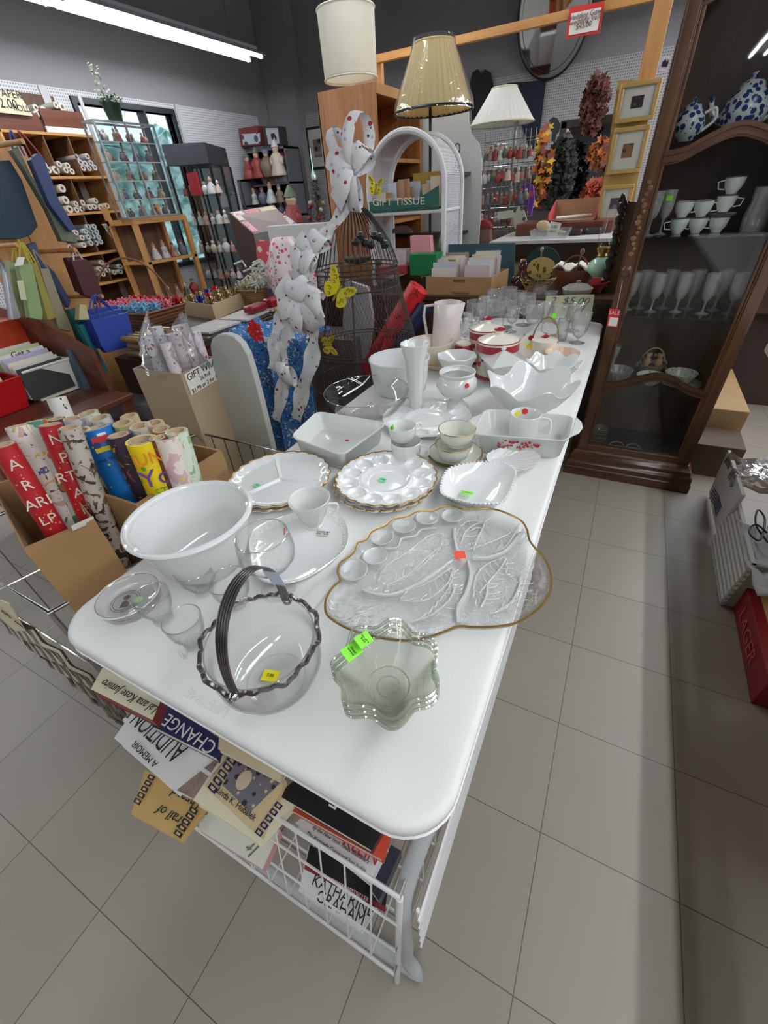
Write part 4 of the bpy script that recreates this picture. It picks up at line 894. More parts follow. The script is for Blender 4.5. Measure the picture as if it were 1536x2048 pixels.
tt = list(o for o in bpy.data.objects if o.name.startswith('book.') and 'AUDITION' in str(o.get('label')))[0]
a_, b_ = pz(252, 1430, .432), pz(372, 1540, .432)
lettering('AUDITION', .052, pz(318, 1468, .478) + Vector((0, 0, .001)), pz(240, 1420, .476) - pz(345, 1520, .476), nv, BINK, tt, 'cover_title', sx=.62)
lettering('A MEMOIR', .017, pz(290, 1508, .478) + Vector((0, 0, .001)), pz(240, 1420, .476) - pz(345, 1520, .476), nv, BINK, tt, 'cover_title')
book([(468, 1536), (412, 1500), (350, 1578), (404, 1606)], .462, .03, plain((150, 128, 118), .5, var=.3, sc=60), 'hardback with a brown photographic cover wedged beside the white AUDITION book')
book([(600, 1590), (452, 1500), (386, 1600), (512, 1684)], .465, .03, CRM, 'cream hardback lying under the quilt-bordered paperback')
t, P, n = book([(570, 1560), (470, 1500), (410, 1572), (520, 1672)], .485, .018, plain((214, 190, 146), .5, var=.04), 'beige paperback with blue quilt squares and a woman drawing, by Linda K. Hubalek')
x_ = pz(510, 1650, .485) - pz(432, 1590, .485)
lettering('Linda K. Hubalek', .0135, pz(472, 1608, .487), x_, nv, BINK, t, 'cover_title')
G().prism([pz(*q, .4862) for q in ((445, 1570), (500, 1624), (560, 1566), (478, 1512))][::-1], (0, 0, -.0006)).build('cover_drawing', vor((110, 106, 112), [((40, 38, 44), .32), ((205, 176, 150), .22)], 60, .6, name='engraved_print'), t, smooth=0)
g = G().ball(pz(488, 1560, .488), .017, 12, sx=.8, sz=.06); g.build('drawn_face', plain((208, 186, 160), .6), t)
quilt_band((414, 1576), (462, 1508), (428, 1590), .4865, t, 5); quilt_band((508, 1666), (556, 1600), (520, 1676), .4865, t, 5)
book([(440, 1478), (330, 1400), (304, 1452), (432, 1516)], .50, .022, NAVY, 'navy blue hardback titled CHANGE peeking out below the table edge', [])
tt = [o for o in bpy.data.objects if 'titled CHANGE' in str(o.get('label'))][0]
lettering('CHANGE', .034, pz(378, 1466, .502), pz(320, 1436, .5) - pz(430, 1506, .5), nv, WINK, tt, 'cover_title')
t, P, n = book([(322, 1400), (205, 1335), (182, 1378), (305, 1440)], .60, .03, CRM, 'cream hardback topmost at the table corner, reading Lai and Rose Jumiro', [], back=DRED, pages=DRED)
lettering('Lal ana Kose Jumiro', .0225, pz(258, 1392, .602), pz(205, 1365, .6) - pz(318, 1425, .6), nv, BINK, t, 'cover_title', sx=.82, shear=.25)
book([(560, 1510), (440, 1455), (436, 1498), (562, 1562)], .52, .016, plain((216, 196, 160), .55), 'tan book whose edge shows between the navy and the black covers')
t, P, n = book([(775, 1640), (610, 1540), (556, 1590), (742, 1700)], .47, .02, BLKC, 'large glossy black hardback under the front table edge')
lettering('Fax', .034, pz(655, 1590, .473), P[1] - P[0], nv, WINK, t, 'cover_title', sx=1.2)
t, P, n = book([(782, 1660), (620, 1570), (556, 1606), (765, 1720)], .445, .02, REDC, 'orange-red hardback directly beneath the black one')
t, P, n = book([(774, 1690), (640, 1610), (590, 1646), (738, 1764)], .40, .03, WHT, 'white hardback with red letters beneath the orange-red one')
xx = pz(738, 1750, .4) - pz(600, 1660, .4)
lettering('The Kennedy Curse and Just Jackie', .0088, pz(670, 1703, .402), xx, nv, BINK, t, 'cover_title', shear=.3); lettering('by the New York Times bestsellers', .0082, pz(680, 1688, .402), xx, nv, BINK, t, 'cover_title', shear=.3)
lettering('KLEIN', .026, pz(722, 1700, .402), xx, nv, plain((180, 40, 40), .5), t, 'cover_title')
t, P, n = book([(800, 1700), (782, 1690), (738, 1775), (756, 1800)], .27, .05, plain((40, 40, 56), .4), 'dark navy hardback standing behind the white author book')

# ================================================================== chrome wire dump bin with cardboard boxes of gift wrap
DZ = .60; A0 = pz(100, 1225, DZ); L0 = pz(0, 1165, DZ); F0 = pz(290, 1120, DZ)
ux = (L0 - A0).normalized(); uy = (F0 - A0).normalized(); WL = .62; DL = .85
c4 = [A0, A0 + ux * WL, A0 + ux * WL + uy * DL, A0 + uy * DL]
t = thing('wire_bin', 'chrome wire bin with woven metal front holding the boxes of gift wrap', 'bin', None, (A0.x - .3, A0.y + .3, 0))
G().tube(c4, .006, 8, True).build('top_rim', CHROME, t, smooth=50)
g = G()
for i in range(4):
    a, b = c4[i], c4[(i + 1) % 4]
    for k in range(1, 9 if i % 2 == 0 else 8):
        if i == 0: continue
        p = a.lerp(b, k / (9 if i % 2 == 0 else 8)); g.cyl(p, Vector((p.x, p.y, .12)), .0024, 5)
    for z in (.12, .36): g.cyl(Vector((a.x, a.y, z)), Vector((b.x, b.y, z)), .003, 5)
g.build('wire_mesh', CHROME, t)
for p in c4: G().cyl(p, Vector((p.x, p.y, 0)), .006, 8).build('leg', CHROME, t)
GS = plain((132, 124, 112), .3, .8, var=.15, name='woven_steel_strip')
g = G()
for k in range(11):
    z0 = .55 - k * .042
    a = Vector((-1.74, .035, z0 + .085)); b = Vector((-.92, -.005, z0 - .155))
    if b.z < .03: b = a.lerp(b, (a.z - .03) / (a.z - b.z))
    m_ = 16; pts = [a.lerp(b, i / m_) + Vector((0, .005 * (1 if (i + k) % 2 else -1), 0)) for i in range(m_ + 1)]
    g.tube(pts, .0052, 4)
for k in range(9):
    p = Vector((-1.70, .033, .6)).lerp(Vector((-.96, -.003, .42)), k / 8)
    g.cyl(p, Vector((p.x, p.y, max(.06, p.z - .42))), .0035, 5)
g.build('woven_front', GS, t, smooth=20)
sg = thing('price_card', 'small handwritten card hanging on the woven front of the wire bin', 'sign', None, tuple(py(20, 1230, .0)))
slab('card', [(0, 1200), (18, 1208), (50, 1262), (30, 1262), (0, 1236)], 'y', .0, .002, PAPERC, sg)
lettering('3.00 ea', .03, py(18, 1232, -.002), (1, 0, -.5), (0, -1, 0), BINK, sg, 'handwriting')
# two brown boxes
def openbox(pts, z1, z0, mat, name, lab, cat='box', group=None, flaps=(), th=.005):
    P = [Vector((p.x, p.y, 0)) for p in pts]; n_ = len(P); t = thing(name, lab, cat, group, (sum(p.x for p in P) / n_, sum(p.y for p in P) / n_, z0))
    ct = sum(P, Vector()) / n_; I = [ct + (p - ct) * (1 - 2 * th / (p - ct).length) for p in P]
    g = G(); up = lambda p, z: (p.x, p.y, z)
    g.sheet([[up(p, z0) for p in P], [up(p, z1) for p in P], [up(p, z1) for p in I], [up(p, z0 + th) for p in I]], closed=True); m_ = len(g.v)
    g.f.append(tuple(range(n_))[::-1]); g.f.append(tuple(range(m_ - n_, m_))); g.build('carton', mat, t, smooth=0)
    for i, lean, h in flaps:
        a, b = P[i], P[(i + 1) % n_]; mid = (a + b) / 2; o = (mid - ct).normalized()
        d = o * math.sin(lean) * h + Vector((0, 0, math.cos(lean) * h))
        A, B = Vector(up(a, z1)), Vector(up(b, z1)); G().prism([A, B, B + d, A + d], o * .004).build('flap', mat, t, smooth=0)
    return t
a0, a1, a2 = pz(45, 1096, .78), pz(187, 1036, .78), pz(0, 1007, .78)
a3 = a2 + (a1 - a0); ex = (a2 - a0).normalized(); 
openbox([a0, a1, a1 + ex * .40, a0 + ex * .40], .775, .13, CARD, 'cardboard_box', 'brown cardboard box of patterned wrap rolls at the wire bin corner', group='gift wrap boxes')
bt = [o for o in bpy.data.objects if o.name == 'cardboard_box'][0]
slab('packing_tape', [(142, 1052), (186, 1032), (190, 1042), (146, 1062)], 'x', pz(165, 1045, .78).x + .002, .001, plain((206, 200, 186), .3), bt)
b0, b1 = pz(173, 978, .785), pz(272, 1001, .785)
openbox([Vector((b0.x, b0.y, 0)), Vector((b1.x + .01, b0.y + .005, 0)), Vector((b1.x + .01, .56, 0)), Vector((b0.x - .15, .56, 0)), Vector((b0.x - .15, b0.y, 0))], .78, .13, CARD, 'cardboard_box', 'brown cardboard box holding the fire truck and yellow wrap rolls beside the mixing bowl', group='gift wrap boxes')
lettering('BOX', .03, (b1.x + .016, .42, .72), (0, 1, 0), (1, 0, 0), BINK, [o for o in bpy.data.objects if o.name == 'cardboard_box.001'][0], 'print')
LASTR = []
def roll(top, zt, ent, ze, rad, mat, lab, low=.2, grp='gift wrap rolls in the brown boxes', texts=(), flat=None):
    zt, rad = (.905, rad * 1.28) if (ent[0] >= 215 or flat) else (.955, rad * 1.13)
    T_ = pz(*top, zt); E_ = pz(*ent, ze); cb_ = Vector((-1.30, .18, 0)) if ent[0] < 200 else Vector((-1.20, .42, 0)); B = (E_ + (E_ - T_) * .25) if flat is None else T_ + Vector((-.03, .03, 0)); B = B.lerp(cb_, .5 if ent[0] < 200 else .3); B.z = low; t = thing('gift_wrap_roll', lab, 'wrapping paper', grp, tuple(B)); ax = (T_ - B).normalized(); L = (T_ - B).length
    Mr = ax.to_track_quat('Z', 'Y').to_matrix().to_4x4(); Mr.translation = B
    o = G().lathe([(rad, 0), (rad, L), (rad * .86, L), (rad * .86, L - .05)], 28, cap=False).build('paper', mat, t, smooth=40)
    o.data.transform(Mr)
    k = G().lathe([(rad * .85, L - .10), (rad * .85, L + .001), (rad * .68, L + .001), (rad * .68, L - .10)], 24, cap=False).build('cardboard_core', CARDL, t, smooth=40); k.data.transform(Mr)
    toc = (Vector(CAM) - (T_ + B) / 2); toc = (toc - ax * toc.dot(ax)).normalized(); side = ax.cross(toc); LASTR[:] = [T_, ax, toc, side, rad]
    for s, along, off, sz, mt_, rot in texts:
        a_ = off / rad; nrm = toc * math.cos(a_) + side * math.sin(a_) * -1; tang = ax.cross(nrm)
        xdir = (-tang if rot == 0 else tang)
        lettering(s, sz, T_ - ax * along + nrm * (rad + .0006), xdir * -1 if rot == 0 else ax * -1, nrm, mt_, t, 'paper_lettering', th=.001)
    return t
PARTY = vor((176, 34, 40), [((206, 150, 70), .16), ((225, 215, 200), .10)], 60, .35, name='red_party_paper')
FLOR = vor((226, 222, 212), [((206, 170, 160), .42), ((92, 110, 70), .36), ((206, 182, 96), .37), ((86, 92, 140), .335)], 17, .5, smooth=True, name='floral_paper')
SCRIPT = vor((186, 178, 166), [((60, 50, 42), .44), ((110, 84, 60), .4)], 26, .5, smooth=True, name='brown_script_paper')
GEOM = vor((198, 206, 190), [((60, 128, 104), .42), ((214, 80, 50), .34), ((226, 170, 60), .25)], 26, .5, name='geometric_paper')
BWP = vor((226, 224, 216), [((32, 30, 30), .40)], 18, .5, smooth=True, name='black_and_white_paper')
BLUEP = vor((28, 120, 196), [((240, 240, 240), .12), ((235, 205, 60), .10)], 26, .35, name='bright_blue_paper')
CHOC = vor((52, 38, 56), [((140, 80, 56), .42), ((220, 150, 60), .36)], 22, .5, smooth=True, name='chocolate_paper')
YELP = vor((238, 208, 20), [((110, 160, 50), .16)], 26, .4, name='yellow_paper')
PINKF = vor((226, 214, 204), [((206, 170, 176), .43), ((222, 200, 90), .39)], 16, .5, smooth=True, name='pale_floral_paper')
SAGE = vor((206, 216, 196), [((150, 176, 130), .4), ((232, 200, 100), .37), ((210, 150, 130), .35)], 18, .5, smooth=True, name='pale_green_paper')
BRN = vor((110, 56, 52), [((150, 92, 70), .42)], 22, .5, smooth=True, name='brown_paper'); GREYP = vor((196, 196, 194), [((150, 150, 156), .42)], 22, .5, smooth=True, name='silver_paper')
GLD = plain((196, 184, 120), .4, var=.2); LETM = plain((40, 56, 44), .5); LETC = plain((226, 214, 196), .5)
pt = [(s, a, 0, .034, LETC, 0) for s, a in (('N', .03), ('P', .075), ('RTY', .12), ('A', .165), ('P', .21))]
roll((100, 849), 1.0, (138, 1052), .79, .021, PARTY, 'red PARTY-lettered wrap roll standing in the middle of the corner box', texts=pt)
roll((5, 890), .98, (76, 1088), .785, .021, PARTY, 'red PARTY-lettered wrap roll at the outer edge of the corner box', texts=[('A', .04, 0, .034, LETC, 0), ('R', .09, 0, .034, LETC, 0), ('ARI', .135, 0, .034, LETC, 0), ('LP', .18, 0, .034, LETC, 0)])
roll((38, 851), 1.0, (104, 1072), .785, .024, FLOR, 'big floral wrap roll between the two red PARTY rolls')
roll((139, 856), .995, (176, 1030), .79, .020, SCRIPT, 'brown and white script-patterned roll against the divided boxes')
roll((70, 842), 1.02, (120, 1030), .85, .020, GEOM, 'green and orange geometric roll behind the red PARTY roll')
roll((160, 862), .97, (218, 985), .86, .018, BWP, 'white roll with black swirls behind the fire truck roll', flat=1)
t = roll((190, 856), 1.0, (226, 985), .80, .031, BLUEP, 'wide bright blue children wrap roll with a red fire truck', texts=[('FIRE TRUCK', .075, 0, .010, BINK, 0)])
g = G(); cpt = pz(193, 872, .99); 
T_, yr, toc, xr, rr_ = LASTR; c0 = T_ - yr * .036 + toc * (rr_ + .0005)
def onb(a, b, o=0): return c0 + xr * a + yr * b + toc * o
for (a, b, w_, h_, mt_, nm) in ((0, .012, .040, .016, plain((196, 40, 44), .4), 'printed_truck'), (.006, .024, .020, .006, plain((235, 235, 235), .4), 'printed_ladder'), (0, -.012, .044, .012, plain((238, 214, 40), .4), 'printed_ground')):
    G().prism([onb(a - w_ / 2, b - h_ / 2), onb(a + w_ / 2, b - h_ / 2), onb(a + w_ / 2, b + h_ / 2), onb(a - w_ / 2, b + h_ / 2)], toc * .0008).build(nm, mt_, t, smooth=0)
for a in (-.013, .014): G().prism([onb(a + .008 * math.cos(k * PI / 8), .001 + .008 * math.sin(k * PI / 8), .001) for k in range(16)], toc * .0008).prism([onb(a + .004 * math.cos(k * PI / 8), .001 + .004 * math.sin(k * PI / 8), .002) for k in range(16)], toc * .0006).build('printed_wheel', plain((40, 60, 120), .4), t, smooth=0)
roll((237, 870), .965, (262, 992), .79, .021, CHOC, 'dark roll printed with chocolates and a sunset beside the yellow one')
t = roll((283, 880), .965, (300, 992), .80, .027, YELP, 'bright yellow wrap roll lettered FUN and YO in coloured letters', texts=[('UN', .035, 0, .042, plain((226, 130, 30), .4), 0), ('Yo', .085, 0, .062, plain((92, 60, 140), .4), 0), ('ST', .125, 0, .03, plain((110, 160, 50), .4), 0)])
roll((331, 874), .96, (345, 975), .82, .021, PINKF, 'cream roll with pale pink and yellow flowers beside the yellow roll')
roll((353, 862), .965, (372, 960), .82, .020, SAGE, 'pale green flowered roll, last one towards the dividing panel')
roll((314, 876), .955, (328, 970), .84, .016, BRN, 'slim brown-red roll squeezed behind the yellow one')
for i, (u, v, mt_, lab, r_) in enumerate(((246, 846, GLD, 'tan roll with an orange swirl edge at the back of the second box', .019), (280, 852, GREYP, 'silver roll open at the top at the back of the second box', .019), (308, 846, CARDL, 'kraft roll at the back beside the grey cartons', .018), (322, 858, BRN, 'dark red roll near the grey cartons', .018), (258, 832, CARDL, 'pale kraft tube behind the tan roll', .017), (150, 836, GREYP, 'cellophane-wrapped white roll behind the fire truck roll', .022), (200, 836, GREYP, 'clear-wrapped silver roll near the blue one', .02), (176, 826, SAGE, 'pale folded paper roll at the very back', .02), (112, 795, BWP, 'tall black and white striped roll rising above the others', .02), (110, 838, CHOC, 'navy roll behind the red PARTY roll', .018))):
    zt = 1.0 if i != 8 else 1.04; roll((u, v), zt, (u + 30, v + 110), zt - .12, r_, mt_, lab, flat=1)

# ---- tall carton of bagged gift wrap with its sign
k0, k1, k2 = pz(265, 737, .85), pz(360, 749, .85), pz(436, 714, .85); TAN = plain((172, 152, 122), .8, var=.04, sc=7)
t = openbox([k1, k2, k2 + (k0 - k1), k0], .85, 0, TAN, 'gift_wrap_carton', 'tall tan carton of bagged snowflake wrap with a GIFT WRAP sign', group=None)
e1 = (k2 - k1).normalized(); nrm = e1.cross(Vector((0, 0, 1))).normalized(); nrm = nrm if nrm.x > 0 else -nrm
s0 = k1 + e1 * .015 + nrm * .002; sz_ = .135
sh = G().prism([s0 + Vector((0, 0, -.005)), s0 + e1 * .185 + Vector((0, 0, .012)), s0 + e1 * .185 + Vector((0, 0, -.075)), s0 + Vector((0, 0, -.085))], nrm * .001).build('sign', PAPERW, t, smooth=0)
cs = s0 + e1 * .092 + nrm * .002
for s, dz, sz in (('GIFT WRAP', -.016, .034), ('26 Roll', -.042, .02), ('$1.99 or 2 for 3.00', -.068, .022)): lettering(s, sz, cs + Vector((0, 0, dz)), e1 + Vector((0, 0, .07)), nrm, BINK, sh, 'handwriting', shear=.1)
SNOW = vor((222, 212, 216), [((186, 70, 90), .22), ((200, 190, 200), .3)], 40, .4, name='snowflake_paper'); SNOW2 = vor((206, 206, 210), [((150, 60, 76), .2), ((120, 120, 126), .22)], 46, .4, name='grey_snowflake_paper')
kc = (k0 + k2) / 2
for i, (u, v, mt_) in enumerate(((285, 690, SNOW), (310, 688, SNOW), (335, 700, SNOW), (350, 722, SNOW), (365, 700, SNOW2), (390, 690, SNOW2), (410, 688, SNOW2), (425, 700, SNOW))):
    p = k1 + (k2 - k1) * (.14 + .24 * (i % 4)) + (k0 - k1) * (.2 + .33 * (i // 4)) ; tp = Vector((p.x - .02, p.y + .015, .945 + .02 * (i % 3)))
    o = G().cyl((p.x, p.y, .5), tp, .022, 16).build('gift_wrap_roll', mt_); tag(o, ('snowflake-printed wrap roll in the tall carton, %s along from its front corner' % ['first', 'second', 'third', 'fourth', 'fifth', 'sixth', 'seventh', 'last'][i]), 'wrapping paper', 'bagged snowflake rolls')
random.seed(3)
g = G(); rows = []
for j in range(7):
    f = j / 6; rows.append([(kc.x + (.13 - .05 * f) * math.cos(a) * (1 + .3 * math.sin(3 * a + j)) + .02 * f, kc.y + (.10 - .05 * f) * math.sin(a) * (1 + .3 * math.cos(4 * a + j)), .84 + .16 * f + .035 * math.sin(2 * a + .5) * f) for a in np.linspace(0, 2 * PI, 33)[:-1]])
tag(g.sheet(rows, closed=True).build('plastic_bag', PLASTIC), 'crinkled clear plastic bag rising out of the tall tan carton', 'plastic bag')
# grey cartons
GREYC = plain((122, 122, 126), .45, var=.06, name='grey_printed_carton')
for k, (z, dx, lab) in enumerate(((.60, 0, 'silver-grey printed carton on top of its twin beside the tall tan carton'), (.52, .01, 'silver-grey printed carton underneath its twin beside the tall tan carton'))):
    q = [pz(a, b, .60) for a, b in ((208, 808), (350, 812), (346, 787), (245, 784))]
    t = thing('grey_carton', lab, 'box', 'grey printed cartons', (q[0].x, q[0].y, z - .075))
    G().prism([Vector((p.x + dx, p.y, z)) for p in q], (0, 0, -.076)).build('carton', GREYC, t, smooth=0)
    lb = q[0].lerp(q[1], .75); lettering('||||||', .03, Vector((lb.x, lb.y - .001, z - .035)), q[1] - q[0], (q[1] - q[0]).cross(Vector((0, 0, 1))), WINK, t, 'barcode'); lb = q[0].lerp(q[1], .3); lettering('O', .04, Vector((lb.x, lb.y - .001, z - .04)), q[1] - q[0], (q[1] - q[0]).cross(Vector((0, 0, 1))), BINK, t, 'logo')
tag(G().box(-2.0, -1.80, .86, 1.16, 0, .444).build('low_crate', BROWNW, smooth=0), 'low brown wooden crate carrying the grey printed cartons', 'crate')
# white dividing panel with a rounded top
t = slab('dividing_panel', [(424, 720), (420, 690), (424, 677), (436, 669), (452, 668), (468, 674), (482, 688), (494, 710), (505, 745), (520, 800), (541, 885), (575, 1040), (440, 1040)], 'y', 1.02, .03, plain((186, 186, 178), .5, var=.02), None, 'plain off-white end panel with a rounded top behind the tall tan carton', 'panel', None, bevel=.004)

# ================================================================== things at the far side of the aisle floor
tag(G().box(.455, 1.25, -2.2, 2.14, .70, .74).build('folding_table', WHITEP, smooth=0, bevel=.01), 'white folding table at the other side of the tiled aisle', 'table')
tt = [o for o in bpy.data.objects if o.name == 'folding_table.001'][0]
for (x, y) in ((.72, -1.9), (1.15, -1.9), (.72, 1.9), (1.15, 1.9)): G().cyl((x, y, 0), (x, y, .70), .014).build('leg', LEGW, tt)
CH = plain((226, 224, 220), .7, var=.05)
t = thing('folded_box', 'white folded carton with blue scribbled print leaning at the aisle side', 'box', None, tuple(pz(1425, 1000, 0)))
q = [pz(1456, 903, .34), pz(1486, 985, .30), pz(1474, 1000, .27), pz(1432, 1058, .05), pz(1418, 1000, .08)]
A_, B_, C_, D_ = Vector((.365, 1.86, .0)), Vector((.36, 1.42, .0)), Vector((.47, 1.62, .36)), Vector((.46, 1.95, .34))
A_, B_, C_, D_ = pz(1418, 985, .02), pz(1432, 1062, .02), pz(1484, 990, .30), pz(1456, 900, .30)
G().prism([A_, B_, C_, D_], (.012, 0, 0)).build('carton_side', CH, t, smooth=0)
nr = (B_ - A_).cross(D_ - A_).normalized(); nr = nr if nr.x < 0 else -nr
INKB = plain((96, 100, 130), .6, var=.2); m0 = (A_ + B_ + C_ + D_) / 4
g = G()
for k in range(5): 
    off = (D_ - A_) * (-.22 + .1 * k); g.tube([A_ * .75 + m0 * .25 + off * .6 + nr * .001, A_ * .3 + B_ * .2 + m0 * .5 + off * .5 + nr * .001, B_ * .5 + m0 * .5 + off * .6 + nr * .001], .003, 4)
g.build('blue_print', INKB, t)
WEAVE = bands((232, 230, 222), (176, 172, 162), 42, 'Z', .6, .6, 'white_woven_splint')
t = thing('woven_basket', 'square white woven basket with a quilted liner and black cord', 'basket', None, tuple(pz(1450, 1180, 0)))
b4 = [pz(1441, 1232, .01), pz(1482, 1222, .01), (.80, 1.32, .01), (.80, 1.75, .01), pz(1421, 1080, .01)]
t4 = [pz(1500, 1150, .20), None]
P0, P1, P2, P3 = pz(1440, 1208, .01), pz(1475, 1215, .01), Vector((.85, 1.25, .01)), Vector((.80, 1.62, .01))
Q0, Q2 = pz(1478, 998, .22), pz(1506, 1128, .22)
g = G().prism([P0, pz(1421, 1082, .01), pz(1474, 998, .22), pz(1505, 1130, .22)], (.012, 0, 0)); g.build('woven_side', WEAVE, t, smooth=0)
G().prism([P0, pz(1505, 1130, .22), pz(1505, 1130, .22) + Vector((.35, .02, 0)), P0 + Vector((.35, .02, 0))], (0, .012, 0)).build('front_side', plain((160, 162, 152), .6), t, smooth=0)
rows = [[(.485 + .42 * i / 10 + .0, 1.17 + .42 * j / 8, .215 + .02 * math.sin(i * 2.1 + j) + .012 * math.cos(j * 2.7)) for i in range(11)] for j in range(9)]
G().sheet(rows).build('quilted_liner', plain((214, 214, 216), .6, var=.08, sc=40), t, solid=.01)
cdp = [pz(1536, 1085, .25), pz(1512, 1050, .26), pz(1516, 1020, .27), pz(1530, 1040, .26), pz(1520, 1080, .26), pz(1500, 1068, .26), pz(1502, 1054, .26), pz(1515, 1050, .27), pz(1534, 1066, .26)]
tag(G().tube(smoothc(cdp, 6), .0035, 6).build('power_cord', BLACK), 'black power cord coiled on the quilted basket liner', 'cord')
tag(G().sheet([[(.47 + .05 * i, 1.78 + .04 * j, .30 + .015 * math.sin(i * 2 + j * 1.7)) for i in range(8)] for j in range(6)]).build('plastic_package', clear_glass(tint=(.5, .45, .42), edge=(.3, .28, .26), base=.2, power=1.5, rough=.15, bump=1, bsc=20, haze=.1, name='dark_plastic'), solid=.05), 'dark plastic-wrapped package under the table behind the white basket', 'package')
# beer carton: red with a yellow label
t = thing('beer_carton', 'long red and yellow lager carton on the floor under the far table', 'box', None, (.62, 1.0, 0))
X0 = pz(1501, 1406, 0).x
G().box(X0, .95, .915, 1.42, 0, .115).build('carton', plain((140, 26, 34), .45, var=.08), t, smooth=0, bevel=.003)
G().box(X0 + .035, .96, .93, 1.39, .115, .1175).build('yellow_label', plain((206, 168, 100), .5, var=.06), t, smooth=0)
lettering('LAGER', .075, (X0 - .001, 1.14, .055), (0, -1, 0), (-1, 0, 0), plain((196, 80, 76), .5), t, 'brand_lettering')
lettering('Yuengling', .082, (X0 + .09, 1.16, .118), (0, -1, 0), (0, 0, 1), BINK, t, 'brand_lettering', shear=.2)
tag(G().box(.55, 1.2, .40, .86, 0, .30).build('cardboard_box', CARDL, smooth=0), 'plain cardboard box on the floor before the lager carton', 'box')
# low tan box on the floor beyond the cabinet
tag(G().box(.42, .63, 2.55, 3.25, 0, .28).build('wooden_box', plain((176, 142, 98), .6, var=.06), smooth=0, bevel=.004), 'long tan box lying on the floor beside the curio cabinet', 'box')
tag(G().box(.40, .62, 2.30, 2.53, 0, .18).build('wooden_box', plain((84, 64, 46), .6, var=.1), smooth=0, bevel=.004), 'smaller brown box on the floor before the long tan box', 'box')
t = thing('sideboard', 'long dark brown counter along the far side of the aisle', 'counter', None, (1.3, 3.6, 0))
G().box(.40, 2.6, 3.30, 3.9, .60, .76).build('top', DARKW, t, smooth=0); G().box(.44, 2.55, 3.42, 3.9, 0, .60).build('body', plain((56, 40, 30), .6), t, smooth=0)
tag(G().box(.62, 1.1, 3.32, 3.6, .762, .80).build('floral_cloth', vor((226, 218, 190), [((120, 110, 90), .25)], 50, .7), smooth=0), 'folded cream floral cloth on the dark brown counter', 'cloth')
# ================================================================== curio cabinet
CY = 2.12; CX0, CX1 = -.153, .372; CYB = 2.46; CH_ = 2.28
t = thing('curio_cabinet', 'tall dark cherry curio cabinet with arched glass door full of glassware', 'cabinet', None, (.11, 2.3, 0))
g = G(); f = lambda i, z: (rrect(CX0 - i, CX1 + i, CY - i, CYB, .004, 1), z)
shell([f(.040, 0), f(.040, .045), f(.036, .05), f(.036, .075), f(.030, .085), f(.024, .09), f(.024, .11), f(.012, .122), f(.006, .135), f(.004, .14)]).build('base_moulding', CHERRYX, t, smooth=30)
shell([f(.0, CH_ - .12), f(.015, CH_ - .11), f(.02, CH_ - .07), f(.05, CH_ - .03), f(.055, CH_)]).build('cornice', CHERRYX, t, smooth=30)
G().box(CX0, CX1, CYB - .012, CYB, .13, CH_ - .1).build('back_panel', wood((84, 56, 38), (62, 40, 28), .4, 'Z', 4, 'cabinet_back'), t, smooth=0)
for x0 in (CX0, CX1 - .03): G().box(x0, x0 + .03, CY + .03, CYB - .012, .13, CH_ - .1).build('side_panel', CHERRY, t, smooth=0)
for x0, x1 in ((CX0, CX0 + .05), (CX1 - .05, CX1)):
    G().box(x0, x1, CY, CY + .03, .13, CH_ - .1).box(x0 + .006, x1 - .006, CY - .006, CY, .15, CH_ - .12).build('door_stile', CHERRY, t, smooth=0, bevel=.003)
for x0 in (CX0 + .05, CX1 - .062): G().box(x0, x0 + .012, CY + .004, CY + .028, .16, CH_ - .13).build('glazing_bead', CHERRY, t, smooth=0, bevel=.003)
G().box(CX0 + .05, CX1 - .05, CY, CY + .03, .135, .175).build('bottom_rail', CHERRYX, t, smooth=0, bevel=.004)
def arched(zl, zr_, pts, h, nm):
    X = np.linspace(CX0 + .05, CX1 - .05, 33); 
    zc = lambda s: np.interp(s, [p[0] for p in pts], [p[1] for p in pts])
    sm = [sum(zc(min(1, max(0, s + d))) for d in (-.06, -.03, 0, .03, .06)) / 5 for s in np.linspace(0, 1, 33)]
    g = G()
    for o0, o1, dy in ((-.5, .5, 0), (-.34, -.2, -.006), (.15, .34, -.007)):
        rows = [[(x, CY + dy, z + h * o1) for x, z in zip(X, sm)], [(x, CY + dy, z + h * o0) for x, z in zip(X, sm)], [(x, CY + .028, z + h * o0) for x, z in zip(X, sm)], [(x, CY + .028, z + h * o1) for x, z in zip(X, sm)], [(x, CY + dy, z + h * o1) for x, z in zip(X, sm)]]
        g.sheet(rows)
    return g.build(nm, CHERRYX, t, smooth=40)
arched(0, 0, [(0, .50), (.12, .497), (.3, .535), (.5, .565), (.68, .55), (.85, .508), (1, .50)], .034, 'arched_rail')
arched(0, 0, [(0, 1.362), (.15, 1.365), (.3, 1.40), (.5, 1.428), (.7, 1.40), (.85, 1.365), (1, 1.362)], .042, 'arched_rail')
arched(0, 0, [(0, 1.76), (.12, 1.78), (.3, 1.90), (.5, 1.98), (.7, 1.90), (.88, 1.78), (1, 1.76)], .07, 'arched_rail')
G().box(CX0 + .05, CX1 - .05, CY + .012, CY + .016, .175, CH_ - .13).build('glass_pane', PANE, t, smooth=0)
g = G()
for i in range(14):
    z = 1.06 + .018 * i; g.ball((CX0 + .026 + .007 * math.sin(i * 1.7), CY - .008, z), .0075 + .003 * (i % 3 == 0), 8, sy=.5)
g.build('carving', wood((130, 92, 62), (92, 58, 36), .35, 'Z', 8, 'carved_cherry'), t)
G().ball((CX0 + .026, CY - .008, .998), .021, 14, sy=.45).build('carved_rosette', CHERRY, t)
GSH = clear_glass(tint=(.93, .96, .94), edge=(.5, .62, .56), base=.08, power=2, name='glass_shelf')
SZ = [.50, .815, 1.112, 1.405]
